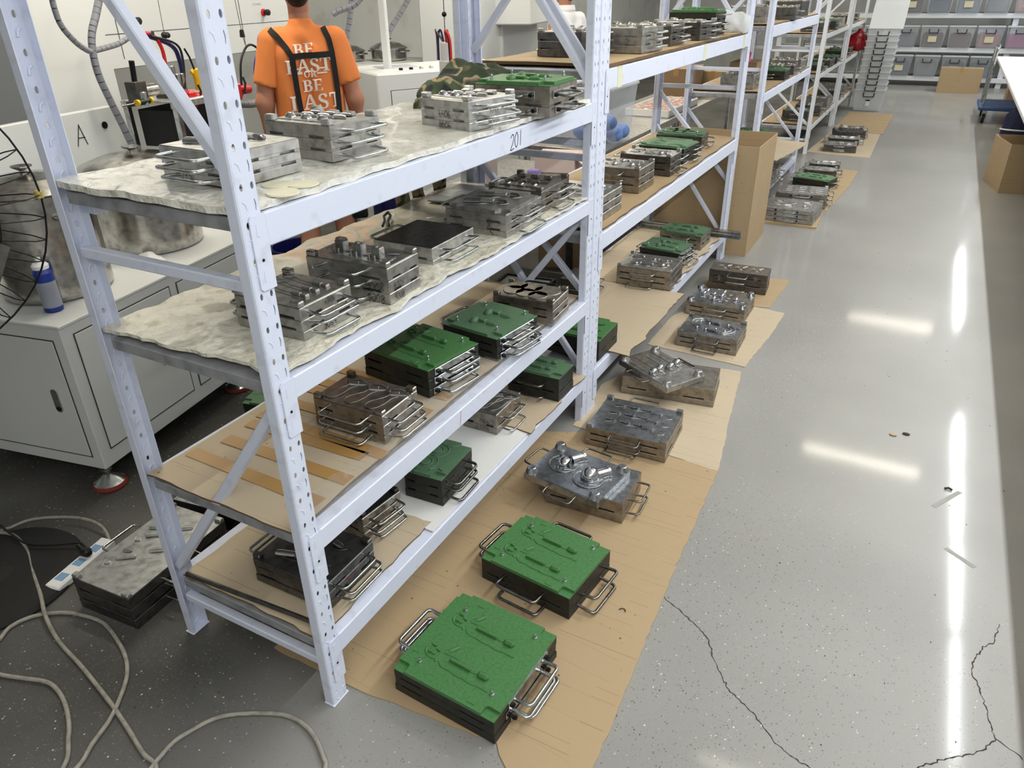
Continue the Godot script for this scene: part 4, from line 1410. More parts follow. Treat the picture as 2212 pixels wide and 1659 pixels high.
	mold("green_mold", "green mold on pale cardboard at the far end of the bottom shelf", g4, Vector3(-0.112, 0.245, -1.535), 0, Vector3(0.241, 0.105, 0.151), "gun", {"n": 2, "body": M.dark, "face": M.green_dull, "green": true, "sides": "f", "hw": 0.11, "rod": M.rod, "hr": 0.005})
	var g5 := "molds on the floor along the aisle"
	mold("green_mold", "frontmost bright green mold on the floor cardboard, shiny handles on two sides", g5, Vector3(0.301, 0.005, -0.285), -3.6, Vector3(0.341, 0.085, 0.342), "gun", {"n": 3, "body": M.dark, "face": M.green, "green": true, "pins": true, "sides": "rl", "brk": true, "hw": 0.15, "hr": 0.0058, "hp": 0.055})
	mold("green_mold", "second bright green mold on the floor cardboard, grey handles on all sides", g5, Vector3(0.298, 0.005, -0.748), -6.3, Vector3(0.344, 0.087, 0.273), "gun", {"n": 2, "body": M.dark, "face": M.green, "green": true, "pins": true, "sides": "frlb", "rod": M.rod, "hw": 0.15, "hr": 0.0055, "hp": 0.06})
	mold("metal_mold", "brownish steel mold block under the plate with two big domes, on the floor", g5, Vector3(0.273, 0.005, -1.225), 2.1, Vector3(0.313, 0.092, 0.229), "flat", {"n": 2, "body": W, "face": M.steel_blue, "lug": "", "sides": "rl", "rod": M.rod, "hw": 0.12, "frac": [0.48, 0.52]})
	mold("mold_plate", "loose silver plate with two big domes and hex corners, lying on a steel mold", g5, Vector3(0.215, 0.099, -1.19), -8.0, Vector3(0.33, 0.03, 0.25), "domes", {"n": 1, "body": M.steel_blue, "face": M.steel_blue, "lug": "hex", "sides": "flb", "rod": M.rod, "hw": 0.12})
	mold("metal_mold", "steel mold with three rows of bars and wavy lines, on the floor", g5, Vector3(0.266, 0.005, -1.711), 2.6, Vector3(0.359, 0.09, 0.294), "waves", {"body": W, "face": M.steel_blue, "lug": "lugs", "sides": "fb", "rod": M.rod, "hw": 0.13})
	mold("metal_mold", "plain steel mold block under the twisted plate with four balls, on the floor", g5, Vector3(0.273, 0.005, -2.211), 7.8, Vector3(0.448, 0.093, 0.24), "flat", {"n": 2, "body": W, "face": M.steel_warm, "lug": "", "sides": "b", "rod": M.rod, "hw": 0.13})
	mold("mold_plate", "loose plate with four mirror balls lying askew on a steel mold", g5, Vector3(0.225, 0.1, -2.18), -31, Vector3(0.36, 0.03, 0.24), "balls", {"n": 1, "body": M.steel, "face": M.steel, "lug": "hex", "sides": "fb", "rod": M.rod, "hw": 0.13})
	mold("metal_mold", "steel mold with two raised loops, on the printed floor cardboard", g5, Vector3(0.307, 0.005, -2.848), 1.3, Vector3(0.33, 0.086, 0.262), "loops", {"body": W, "face": M.steel_blue, "lug": "lugs", "sides": "f", "rod": M.rod, "hw": 0.12})
	mold("metal_mold", "steel mold with seven mirror balls and hex corners, on the floor", g5, Vector3(0.238, 0.005, -3.31), 0, Vector3(0.354, 0.084, 0.27), "balls6", {"body": W, "face": M.steel_blue, "lug": "hex", "sides": "fb", "rod": M.zinc, "hw": 0.12})
	mold("metal_mold", "tall dark steel mold with three hooks on its top, by the second rack's post", g5, Vector3(0.245, 0.005, -3.76), 3.5, Vector3(0.37, 0.13, 0.16), "hooks", {"body": M.steel_dark, "face": M.steel_warm, "lug": "", "sides": "f", "hw": 0.12, "txt": [["f", 0.6, "5", 0.03, -0.12, M.chalk], ["f", 0.75, "50", 0.022, 0.11, M.chalk]]})
	var g6 := "molds on the low shelf of the second rack"
	mold("metal_mold", "white-topped steel mold with three front handles, low shelf of the second rack", g6, Vector3(-0.15, 0.222, -3.075), 2, Vector3(0.325, 0.11, 0.271), "mixa", {"body": W, "face": M.steel_light, "lug": "lugs", "sides": "f", "hw": 0.14})
	mold("green_mold", "green mold behind the white-topped one, low shelf of the second rack", g6, Vector3(-0.17, 0.222, -3.45), -6, Vector3(0.27, 0.1, 0.23), "gunb", {"body": M.dark, "face": M.green_dull, "green": true, "pins": true, "sides": "rl", "brk": true, "hw": 0.14})
	mold("green_mold", "green-topped mold in front of the long steel channel, second rack", g6, Vector3(-0.17, 0.222, -3.863), -1.9, Vector3(0.291, 0.09, 0.216), "gun", {"body": W, "face": M.green_dull, "green": true, "sides": "fb", "hw": 0.12})
	mold("green_mold", "green mold just behind the double post, low shelf of the second rack", g6, Vector3(-0.14, 0.222, -2.05), 0, Vector3(0.27, 0.1, 0.24), "mixb", {"n": 2, "body": M.dark, "face": M.green, "green": true, "sides": "b"})
	mold("metal_mold", "black mold with wire handles at the back of the second rack's low shelf", g6, Vector3(-0.46, 0.222, -2.75), 0, Vector3(0.16, 0.09, 0.2), "flat", {"n": 2, "body": M.black_steel, "lug": "", "sides": "r", "hw": 0.1})
	var g7 := "molds on the middle shelf of the second rack"
	mold("metal_mold", "steel mold partly hidden by the double post, middle shelf of the second rack", g7, Vector3(-0.2, 0.864, -2.12), 0, Vector3(0.3, 0.105, 0.26), "mixc", {"body": M.steel, "face": M.steel_light, "sides": "f"})
	mold("metal_mold", "steel mold with sole lines beyond the double post, middle shelf of the second rack", g7, Vector3(-0.22, 0.864, -2.655), 0, Vector3(0.3, 0.115, 0.234), "mixd", {"body": W, "face": M.steel_light, "sides": "f", "hw": 0.15})
	mold("metal_mold", "bright steel mold with side handles, next to the pale green one, second rack", g7, Vector3(-0.189, 0.864, -3.059), 0, Vector3(0.29, 0.1, 0.2), "mixe", {"body": M.steel_dark, "face": M.steel_light, "sides": "rl", "hw": 0.13})
	mold("green_mold", "pale green mold with round cups, middle shelf of the second rack", g7, Vector3(-0.2, 0.864, -3.42), -4, Vector3(0.28, 0.085, 0.25), "rings", {"body": M.dark, "face": M.green_pale, "green": true, "sides": "rl", "hw": 0.13})
	mold("green_mold", "green mold with flat discs, far end of the second rack's middle shelf", g7, Vector3(-0.248, 0.864, -3.853), 4, Vector3(0.29, 0.075, 0.21), "discs", {"n": 2, "body": M.steel_dark, "face": M.green_dull, "green": true, "pins": true, "sides": "r"})
	var g8 := "molds on the top shelf of the second rack"
	mold("metal_mold", "three-plate grey mold marked 9035, seen left of the double post", g8, Vector3(-0.31, 1.513, -2.262), -2.7, Vector3(0.213, 0.095, 0.3), "mixf", {"body": M.steel_dark, "face": M.steel, "sides": "lr", "hw": 0.13, "txt": [["f", 0.82, "9035", 0.02, 0.03, M.ink, 1], ["f", 0.5, "9035", 0.02, 0.03, M.ink, 1], ["f", 0.18, "9035", 0.02, 0.03, M.ink, 1]]})
	mold("metal_mold", "steel mold just right of the double post, top shelf of the second rack", g8, Vector3(-0.16, 1.513, -2.5), -2, Vector3(0.25, 0.1, 0.26), "mixg", {"body": M.steel, "sides": "r", "hw": 0.12})
	mold("metal_mold", "dark grey mold with raised pegs, second right of the double post", g8, Vector3(-0.17, 1.513, -2.95), 1, Vector3(0.22, 0.085, 0.24), "pegs", {"body": M.steel_dark, "face": M.steel, "sides": "r", "hw": 0.13})
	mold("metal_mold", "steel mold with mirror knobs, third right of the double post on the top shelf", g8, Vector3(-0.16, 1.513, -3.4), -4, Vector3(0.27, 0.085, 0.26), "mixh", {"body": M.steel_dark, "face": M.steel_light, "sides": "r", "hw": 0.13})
	mold("green_mold", "dark mold with a green top beside the plastic bag, second rack's top shelf", g8, Vector3(-0.213, 1.513, -3.82), -3, Vector3(0.28, 0.12, 0.2), "mixi", {"body": M.dark, "face": M.green, "green": true, "sides": "r", "hw": 0.12})
	var g9 := "molds on the floor by the third rack"
	mold("metal_mold", "silver mold with three front handles on layered cardboard, by the third rack", g9, Vector3(0.253, 0.018, -5.582), -3.1, Vector3(0.44, 0.11, 0.36), "mixj", {"body": M.steel, "face": M.steel_light, "sides": "f", "brk": true, "hw": 0.14})
	mold("metal_mold", "silver mold with curved ridges, second on the floor by the third rack", g9, Vector3(0.251, 0.006, -6.14), 5.7, Vector3(0.43, 0.12, 0.335), "waves", {"body": W, "face": M.steel_light, "sides": "fr", "brk": true, "hw": 0.14})
	mold("green_mold", "pale green mold on the floor by the third rack", g9, Vector3(0.257, 0.006, -6.9), -14, Vector3(0.347, 0.075, 0.24), "gun", {"n": 2, "body": M.dark, "face": M.green_pale, "green": true, "sides": "rl", "hw": 0.12})
	mold("metal_mold", "steel mold with fine ridges behind the pale green one, on the floor", g9, Vector3(0.241, 0.006, -7.4), 4, Vector3(0.32, 0.06, 0.2), "waves", {"body": M.steel_dark, "face": M.steel_light, "sides": "rl", "hw": 0.12})
	mold("metal_mold", "bright ribbed steel mold, farthest on the floor by the third rack", g9, Vector3(0.24, 0.006, -7.72), 2, Vector3(0.3, 0.06, 0.2), "mixk", {"body": M.steel_dark, "face": M.steel_light, "sides": "l"})
	var g10 := "molds on the floor by the fourth rack"
	mold("metal_mold", "steel mold with two front handles, nearest on the floor by the fourth rack", g10, Vector3(0.26, 0.006, -8.83), 3.9, Vector3(0.36, 0.075, 0.27), "mixl", {"body": M.steel_dark, "face": M.steel, "sides": "f", "hw": 0.12})
	mold("metal_mold", "steel mold with side handles, second on the floor by the fourth rack", g10, Vector3(0.243, 0.006, -9.3), 3, Vector3(0.36, 0.07, 0.22), "mixm", {"body": M.steel_dark, "face": M.steel_light, "sides": "rl", "hw": 0.11})
	mold("metal_mold", "dark steel mold turned askew, third on the floor by the fourth rack", g10, Vector3(0.25, 0.006, -9.72), 18, Vector3(0.36, 0.09, 0.24), "mixn", {"body": M.steel_dark, "sides": "r", "hw": 0.11})
	mold("metal_mold", "steel mold farthest on the floor by the fourth rack", g10, Vector3(0.24, 0.006, -10.12), 2, Vector3(0.3, 0.07, 0.22), "mixo", {"body": M.steel_dark, "face": M.steel, "sides": "rl", "hw": 0.11})
	# the small ones further back: [x, y, z, width, height, depth, green, label]
	var far := [
		[-0.28, 1.51, -5.55, 0.3, 0.11, 0.3, 0, "two-plate grey mold at the near end of the third rack's top shelf"],
		[-0.12, 1.51, -6.05, 0.22, 0.09, 0.25, 0, "small silver mold in the middle of the third rack's top shelf"],
		[-0.22, 1.51, -6.75, 0.32, 0.12, 0.3, 0, "tall steel mold at the far end of the third rack's top shelf"],
		[-0.28, 1.042, -5.5, 0.26, 0.1, 0.3, 0, "stacked grey mold at the near end of the third rack's middle shelf"],
		[-0.18, 1.042, -6.2, 0.28, 0.07, 0.25, 1, "dull green mold with wire handles on the third rack's middle shelf"],
		[-0.2, 1.042, -6.65, 0.3, 0.07, 0.25, 0, "steel mold beside the green one on the third rack's middle shelf"],
		[-0.2, 1.042, -7.1, 0.3, 0.08, 0.25, 0, "steel mold last on the third rack's middle shelf"],
		[-0.24, 0.52, -6.0, 0.26, 0.1, 0.25, 1, "green mold lying on the sloping cardboard of the third rack"],
		[-0.12, 0.175, -5.6, 0.26, 0.1, 0.28, 0, "silver mold under the sloping cardboard, nearer one"],
		[-0.12, 0.175, -6.2, 0.26, 0.11, 0.28, 0, "dark mold under the sloping cardboard, farther one"],
		[-0.25, 1.28, -8.9, 0.26, 0.09, 0.3, 0, "grey mold nearest on the fourth rack's top shelf"],
		[-0.22, 1.28, -9.4, 0.28, 0.09, 0.3, 1, "greenish mold on the fourth rack's top shelf"],
		[-0.22, 1.28, -10.0, 0.28, 0.09, 0.3, 0, "dark steel mold at the end of the fourth rack's top shelf"],
		[-0.24, 0.87, -8.95, 0.28, 0.06, 0.3, 1, "green mold nearest on the fourth rack's middle shelf"],
		[-0.2, 0.87, -9.45, 0.28, 0.07, 0.3, 0, "silver mold second on the fourth rack's middle shelf"],
		[-0.2, 0.87, -9.95, 0.28, 0.07, 0.3, 1, "dark green mold with tall pins on the fourth rack's middle shelf"],
		[-0.3, 0.31, -8.9, 0.3, 0.12, 0.3, 0, "dark steel mold nearest on the fourth rack's low shelf"],
		[-0.24, 0.31, -9.4, 0.3, 0.12, 0.3, 0, "dark steel mold second on the fourth rack's low shelf"],
		[-0.22, 0.31, -9.95, 0.3, 0.14, 0.3, 0, "dark steel mold with silver knobs on the fourth rack's low shelf"],
		[-0.22, 1.28, -11.1, 0.28, 0.09, 0.3, 0, "grey mold nearest on the fifth rack's top shelf"],
		[-0.22, 1.28, -11.7, 0.28, 0.09, 0.3, 0, "grey mold farthest on the fifth rack's top shelf"],
		[-0.22, 0.85, -11.1, 0.28, 0.08, 0.3, 1, "dark green mold on the fifth rack's middle shelf"],
		[-0.22, 0.85, -11.6, 0.28, 0.08, 0.3, 0, "silver mold on the fifth rack's middle shelf"],
		[-0.22, 0.3, -11.1, 0.3, 0.12, 0.3, 0, "steel mold nearest on the fifth rack's low shelf"],
		[-0.22, 0.3, -11.7, 0.3, 0.12, 0.3, 0, "steel mold farthest on the fifth rack's low shelf"],
	]
	for i in far.size():
		var q: Array = far[i]
		var gr: bool = q[6] == 1
		mold("green_mold" if gr else "metal_mold", q[7], "molds on the far racks", Vector3(q[0], q[1], q[2]), [0, 3, -3, 1][i % 4], Vector3(q[3], q[4], q[5]), "far%d" % (i % 5), {"n": 2, "body": M.dark if gr else (M.steel_dark if i % 3 else M.steel), "face": M.green_dull if gr else M.steel, "green": gr, "sides": "r" if i % 2 else "f", "hw": 0.12})
	# behind the nearest rack, on the floor
	mold("metal_mold", "steel mold with brushed silver top on the floor behind the near back post", "molds on the floor behind the rack", Vector3(-0.885, 0.0, -0.131), 4.3, Vector3(0.255, 0.125, 0.42), "pouch", {"body": M.steel_dark, "face": M.steel_light, "lug": "lugs", "sides": "rl", "hw": 0.14})
	mold("metal_mold", "flat dark mold plate with a dusty white top on the floor behind the rack", "molds on the floor behind the rack", Vector3(-0.98, 0.0, -0.55), 8, Vector3(0.3, 0.08, 0.3), "flat", {"n": 2, "body": M.black_steel, "face": M.steel_light, "lug": "", "sides": "f"})
	mold("green_mold", "green mold on the dark floor under the machine cabinet", "molds on the floor behind the rack", Vector3(-1.27, 0.0, -1.22), 12, Vector3(0.34, 0.1, 0.34), "gun", {"n": 2, "body": M.dark, "face": M.green_dull, "green": true, "sides": ""})

# ------------------------------------------------------------------ bodies: smooth union of tapered capsules, meshed as surface nets
class Bones:
	var a := PackedVector3Array()
	var b := PackedVector3Array()
	var ra := PackedFloat32Array()
	var rb := PackedFloat32Array()
	var k := 0.03
	var sq := Vector3.ONE          # space is squeezed by this before measuring
	var cut := []                  # planes [normal, offset]: kept where n.p < offset

	func add(p: Vector3, q: Vector3, r0: float, r1: float) -> void:
		a.append(p / sq); b.append(q / sq); ra.append(r0); rb.append(r1)

	func d(p: Vector3) -> float:
		var s := p / sq
		var m := 9.0
		for i in a.size():
			var ab := b[i] - a[i]
			var t := clampf((s - a[i]).dot(ab) / maxf(ab.length_squared(), 1e-8), 0.0, 1.0)
			var e := (s - a[i] - ab * t).length() - lerpf(ra[i], rb[i], t)
			var h := maxf(k - absf(m - e), 0.0) / k
			m = minf(m, e) - h * h * k * 0.25
		for c in cut:
			m = maxf(m, p.dot(c[0]) - c[1])
		return m

	func grad(p: Vector3) -> Vector3:
		var e := 0.002
		return Vector3(d(p + Vector3(e, 0, 0)) - d(p - Vector3(e, 0, 0)), d(p + Vector3(0, e, 0)) - d(p - Vector3(0, e, 0)), d(p + Vector3(0, 0, e)) - d(p - Vector3(0, 0, e))).normalized()

func nets(f: Bones, lo: Vector3, hi: Vector3, cell: float, ripple := 0.0) -> MB:
	var n := Vector3i(((hi - lo) / cell).ceil()) + Vector3i.ONE
	var val := PackedFloat32Array()
	val.resize(n.x * n.y * n.z)
	val.fill(1.0)
	var noise := FastNoiseLite.new()
	noise.seed = 4
	noise.frequency = 4.0
	var B := 4
	var near := PackedByteArray()
	near.resize(n.x * n.y * n.z)
	for bz in range(0, n.z, B):
		for by in range(0, n.y, B):
			for bx in range(0, n.x, B):
				var c := lo + Vector3(bx + B * 0.5, by + B * 0.5, bz + B * 0.5) * cell
				var dc := f.d(c)
				if absf(dc) > cell * (B * 0.9 + 1.5) * 1.35:
					if dc < 0.0:
						for z in range(bz, mini(bz + B, n.z)):
							for y in range(by, mini(by + B, n.y)):
								for x in range(bx, mini(bx + B, n.x)):
									val[(z * n.y + y) * n.x + x] = -1.0
					continue
				for z in range(bz, mini(bz + B, n.z)):
					for y in range(by, mini(by + B, n.y)):
						for x in range(bx, mini(bx + B, n.x)):
							var p := lo + Vector3(x, y, z) * cell
							var v := f.d(p)
							if ripple > 0.0:
								v += ripple * noise.get_noise_3d(p.x * 1.2, p.y * 0.45, p.z * 1.2)
							val[(z * n.y + y) * n.x + x] = v
							near[(z * n.y + y) * n.x + x] = 1
	var vert := {}
	var pts := PackedVector3Array()
	var out := MB.new()
	var off := [0, 1, n.x, n.x + 1, n.x * n.y, n.x * n.y + 1, n.x * n.y + n.x, n.x * n.y + n.x + 1]
	var ep := [[0, 1], [2, 3], [4, 5], [6, 7], [0, 2], [1, 3], [4, 6], [5, 7], [0, 4], [1, 5], [2, 6], [3, 7]]
	for z in n.z - 1:
		for y in n.y - 1:
			for x in n.x - 1:
				var i := (z * n.y + y) * n.x + x
				if near[i] == 0 and near[i + off[7]] == 0:
					continue
				var neg := 0
				for o in off:
					if val[i + o] < 0.0:
						neg += 1
				if neg == 0 or neg == 8:
					continue
				var s := Vector3.ZERO
				var c := 0
				for e in ep:
					var v0 := val[i + off[e[0]]]
					var v1 := val[i + off[e[1]]]
					if (v0 < 0.0) != (v1 < 0.0):
						var t := v0 / (v0 - v1)
						var p0 := Vector3(e[0] & 1, (e[0] >> 1) & 1, e[0] >> 2)
						var p1 := Vector3(e[1] & 1, (e[1] >> 1) & 1, e[1] >> 2)
						s += p0.lerp(p1, t)
						c += 1
				vert[i] = pts.size()
				pts.append(lo + (Vector3(x, y, z) + s / c) * cell)
	var acc := PackedVector3Array()
	acc.resize(pts.size())
	var quads := []
	var st := [1, n.x, n.x * n.y]
	for i in vert:
		for ax in 3:
			var s0: int = st[ax]
			if i + s0 >= val.size() or (val[i] < 0.0) == (val[i + s0] < 0.0):
				continue
			var u: int = st[(ax + 1) % 3]
			var w: int = st[(ax + 2) % 3]
			if not (vert.has(i - u) and vert.has(i - w) and vert.has(i - u - w)):
				continue
			var q := [vert[i], vert[i - u], vert[i - u - w], vert[i - w]]
			if val[i] < 0.0:
				q.reverse()
			var fn := (pts[q[2]] - pts[q[0]]).cross(pts[q[3]] - pts[q[1]])
			for j in 4:
				acc[q[j]] += fn
			quads.append(q)
	# which way do the faces look? test one against the field
	var flip := 1.0
	if quads.size():
		var q: Array = quads[quads.size() / 2]
		var g := f.grad(pts[q[0]])
		if acc[q[0]].dot(g) < 0.0:
			flip = -1.0
	for q in quads:
		var P := [pts[q[0]], pts[q[1]], pts[q[2]], pts[q[3]]]
		var N := [acc[q[0]] * flip, acc[q[1]] * flip, acc[q[2]] * flip, acc[q[3]] * flip]
		if flip > 0.0:
			out.tris(P[0], P[1], P[2], N[0], N[1], N[2])
			out.tris(P[0], P[2], P[3], N[0], N[2], N[3])
		else:
			out.tris(P[0], P[2], P[1], N[0], N[2], N[1])
			out.tris(P[0], P[3], P[2], N[0], N[3], N[2])
	return out

# a standing worker; forward is -z, feet at y = 0; S scales a 1.7 m figure
func person(label: String, at: Vector3, yaw: float, S: float, top: Material, apron: bool, arm_out: float, text: bool) -> void:
	var t := thing("person", label, "person", at, yaw)
	var J := func(x: float, y: float, z: float) -> Vector3: return Vector3(x, y, z) * S
	var body := Bones.new()
	body.k = 0.03
	body.add(J.call(-.06, 1.28, 0), J.call(-.055, .95, 0), .085 * S, .085 * S)
	body.add(J.call(.06, 1.28, 0), J.call(.055, .95, 0), .085 * S, .085 * S)
	body.add(J.call(-.12, 1.36, .01), J.call(.12, 1.36, .01), .05 * S, .05 * S)
	body.add(J.call(0, 1.36, .01), J.call(0, 1.5, -.02), .058 * S, .05 * S)
	for s in [-1.0, 1.0]:
		var sh: Vector3 = J.call(s * .165, 1.36, .01)
		var el: Vector3 = J.call(s * (.225 + arm_out * .1), 1.08, .03 - arm_out * .05)
		var wr: Vector3 = J.call(s * .225, .86, -.06 - arm_out * .1)
		body.add(sh, el, .052 * S, .042 * S)
		body.add(el, wr, .042 * S, .03 * S)
		body.add(J.call(s * .085, .93, 0), J.call(s * .095, .5, -.01), .088 * S, .058 * S)
		body.add(J.call(s * .095, .5, -.01), J.call(s * .1, .3, .03), .055 * S, .056 * S)
		body.add(J.call(s * .1, .3, .03), J.call(s * .1, .08, .03), .052 * S, .036 * S)
		body.add(J.call(s * .1, .055, .05), J.call(s * .11, .035, -.13), .042 * S, .03 * S)
	part("body", nets(body, Vector3(-.42, -.01, -.32) * S, Vector3(.42, 1.56, .24) * S, 0.014), M.skin, t)
	# head with a face
	var head := Bones.new()
	head.k = 0.02
	head.add(J.call(0, 1.62, .01), J.call(0, 1.6, -.02), .088 * S, .08 * S)
	head.add(J.call(0, 1.56, -.045), J.call(0, 1.525, -.06), .058 * S, .042 * S)
	head.add(J.call(0, 1.5, -.01), J.call(0, 1.56, 0), .05 * S, .05 * S)
	head.add(J.call(0, 1.6, -.1), J.call(0, 1.567, -.115), .009 * S, .015 * S)
	for s in [-1.0, 1.0]:
		head.add(J.call(s * .083, 1.6, 0), J.call(s * .086, 1.565, .004), .017 * S, .011 * S)
		head.add(J.call(s * .035, 1.612, -.09), J.call(s * .015, 1.615, -.094), .009 * S, .009 * S)
	head.add(J.call(-.02, 1.535, -.096), J.call(.02, 1.535, -.096), .008 * S, .008 * S)
	part("head", nets(head, Vector3(-.12, 1.44, -.15) * S, Vector3(.12, 1.74, .13) * S, 0.007), M.skin, t)
	for s in [-1.0, 1.0]:
		var e := MB.new()
		e.ball(J.call(s * .032, 1.597, -.091), 0.011 * S, 10, 8)
		part("eye", e, M.white, t)
	var hair := Bones.new()
	hair.k = 0.02
	hair.add(J.call(0, 1.655, .012), J.call(0, 1.63, .03), .088 * S, .082 * S)
	hair.add(J.call(0, 1.6, .035), J.call(0, 1.56, .03), .07 * S, .055 * S)
	hair.cut = [[Vector3(0, -1, -0.9).normalized(), -1.1 * S]]
	hair.cut = []
	part("hair", nets(hair, Vector3(-.13, 1.48, -.1) * S, Vector3(.13, 1.78, .15) * S, 0.008, 0.004), M.hair, t)
	# hands: palm and five bent fingers
	for s in [-1.0, 1.0]:
		var h := Bones.new()
		h.k = 0.006
		var w: Vector3 = J.call(s * .225, .86, -.06 - arm_out * .1)
		var dn := Vector3(0, -0.8, -0.6)
		var fw := Vector3(0, 0.6, -0.8)
		h.add(w, w + dn * .06, .026, .026)
		h.add(w + dn * .04 + fw * .022, w + dn * .085 + fw * .026, .017, .015)
		h.add(w + dn * .04 - fw * .022, w + dn * .085 - fw * .026, .017, .015)
		for i in 4:
			var k0 := w + dn * .085 + fw * (.03 - .02 * i)
			var L: float = [.07, .08, .075, .058][i]
			var k1 := k0 + (dn + Vector3(-s * .15, 0, 0)).normalized() * L * .5
			h.add(k0, k1, .0095, .0088)
			h.add(k1, k1 + (dn + Vector3(-s * .7, 0, 0)).normalized() * L * .5, .0088, .007)
		var th := w + dn * .025 + fw * .028
		h.add(th, th + (dn * .5 + fw).normalized() * .04, .011, .01)
		h.add(th + (dn * .5 + fw).normalized() * .04, th + (dn * .5 + fw).normalized() * .04 + dn * .03, .01, .008)
		part("hand", nets(h, w - Vector3(.07, .19, .16), w + Vector3(.07, .05, .08), 0.0045), M.skin, t)
	# shirt with short sleeves
	var shirt := Bones.new()
	shirt.k = 0.035
	shirt.k = 0.025
	shirt.add(J.call(-.068, 1.29, 0), J.call(-.075, .84, .0), .103 * S, .108 * S)
	shirt.add(J.call(.068, 1.29, 0), J.call(.075, .84, .0), .103 * S, .108 * S)
	shirt.add(J.call(-.13, 1.365, .01), J.call(.13, 1.365, .01), .06 * S, .06 * S)
	shirt.add(J.call(0, 1.38, .01), J.call(0, 1.45, .0), .066 * S, .058 * S)
	shirt.cut = [[Vector3(0, -1, 0), -.86 * S], [Vector3(0, 1, 0), 1.46 * S]]
	part("shirt", nets(shirt, Vector3(-.3, .84, -.2) * S, Vector3(.3, 1.5, .2) * S, 0.0125, 0.012), top, t)
	for s in [-1.0, 1.0]:
		var sl := Bones.new()
		var e0: Vector3 = J.call(s * .225, 1.08, .03)
		var s0: Vector3 = J.call(s * .15, 1.36, .01)
		sl.add(s0, s0.lerp(e0, 0.85), .066 * S, .066 * S)
		var ax := (e0 - s0).normalized()
		sl.cut = [[ax, ax.dot(s0.lerp(e0, 0.72))]]
		part("sleeve", nets(sl, Vector3(-.34, 1.08, -.12) * S, Vector3(.34, 1.46, .14) * S, 0.011, 0.01), top, t)
	var shorts := Bones.new()
	shorts.k = 0.03
	for s in [-1.0, 1.0]:
		shorts.add(J.call(s * .08, .95, 0), J.call(s * .1, .52, -.005), .108 * S, .088 * S)
	shorts.cut = [[Vector3(0, -1, 0), -.53 * S], [Vector3(0, 1, 0), .97 * S]]
	part("shorts", nets(shorts, Vector3(-.24, .5, -.16) * S, Vector3(.24, 1.0, .16) * S, 0.015, 0.01), M.trousers, t)
	for s in [-1.0, 1.0]:
		var sh := Bones.new()
		sh.k = 0.02
		sh.add(J.call(s * .1, .05, .05), J.call(s * .11, .038, -.14), .05 * S, .038 * S)
		sh.cut = [[Vector3(0, -1, 0), 0.0]]
		part("shoe", nets(sh, Vector3(s * .1 - .08, -.01, -.22) * S, Vector3(s * .1 + .08, .12, .13) * S, 0.012), M.black, t)
	if not apron:
		var col := MB.new()
		col.lathe([Vector2(.068, 1.42), Vector2(.075, 1.44), Vector2(.066, 1.475), Vector2(.06, 1.475), Vector2(.062, 1.43)], 20)
		for i in col.v.size():
			col.v[i] *= S
		part("collar", col, top, t)
		var gl := MB.new()
		for s in [-1.0, 1.0]:
			var q := []
			for i in 13:
				q.append(J.call(s * .033 + cos(TAU * i / 12) * .022, 1.595 + sin(TAU * i / 12) * .016, -.108))
			gl.tube(q, 0.0018, 5)
			gl.tube([J.call(s * .055, 1.6, -.106), J.call(s * .088, 1.602, .0)], 0.0016, 5)
		part("glasses", gl, M.black, t)
		return
	# print on the back, laid onto the cloth
	if text:
		var lines := [["BE", 0.055, 1.322, -0.002], ["FAST", 0.062, 1.25, 0.012], ["OR", 0.03, 1.212, 0.014], ["BE", 0.055, 1.158, 0.02], ["LAST", 0.07, 1.082, 0.026]]
		var pm := MB.new()
		var font := SystemFont.new()
		font.font_names = PackedStringArray(["Droid Serif"])
		font.font_weight = 700
		for ln in lines:
			var tm := TextMesh.new()
			tm.text = ln[0]
			tm.font = font
			tm.font_size = 64
			tm.pixel_size = ln[1] / 46.0
			tm.depth = 0.0
			tm.curve_step = 1.0
			var ar := tm.surface_get_arrays(0)
			var vs: PackedVector3Array = ar[Mesh.ARRAY_VERTEX]
			var ix: PackedInt32Array = ar[Mesh.ARRAY_INDEX] if ar[Mesh.ARRAY_INDEX] != null else PackedInt32Array(range(vs.size()))
			var on := PackedVector3Array()
			for p in vs:
				on.append(lay(shirt, Vector3(p.x + ln[3], ln[2] * S + p.y + p.x * 0.06, 0), 0.009))
			for i in range(0, ix.size(), 3):
				pm.ot(on[ix[i]], on[ix[i + 1]], on[ix[i + 2]], Vector3(0, 1.15, -1))
		for s in [-1.0, 1.0]:
			for k in 2:
				var a := lay(shirt, Vector3(s * .035 + .014, (1.234 - .022 * k) * S, 0), 0.009)
				var e := lay(shirt, Vector3(s * .085 + .014, (1.234 - .022 * k + s * .003) * S, 0), 0.009)
				pm.oq(a, e, e + Vector3(0, .007, 0), a + Vector3(0, .007, 0), Vector3(0, 1.1, -1))
		part("back_print", pm, M.print, t)
	var straps := [
		[[-.15, 1.415], [-.12, 1.385], [-.08, 1.33], [-.06, 1.29], [-.058, 1.15], [-.05, .95]],
		[[.105, 1.42], [.125, 1.37], [.135, 1.3], [.14, 1.12], [.135, .96]],
		[[-.06, 1.293], [0, 1.296], [.07, 1.298], [.135, 1.3]],
		[[-.17, .96], [-.1, .945], [0, .94], [.1, .945], [.17, .965]],
	]
	for l in straps:
		strap(shirt, l, S, t)
	var ap := Bones.new()
	ap.k = 0.03
	for s in [-1.0, 1.0]:
		ap.add(J.call(s * .09, .95, -.01), J.call(s * .11, .45, -.01), .128 * S, .12 * S)
	ap.cut = [[Vector3(0, -1, 0), -.45 * S], [Vector3(0, 1, 0.25).normalized(), .95 * S], [Vector3(0, 0, 1), 0.035 * S]]
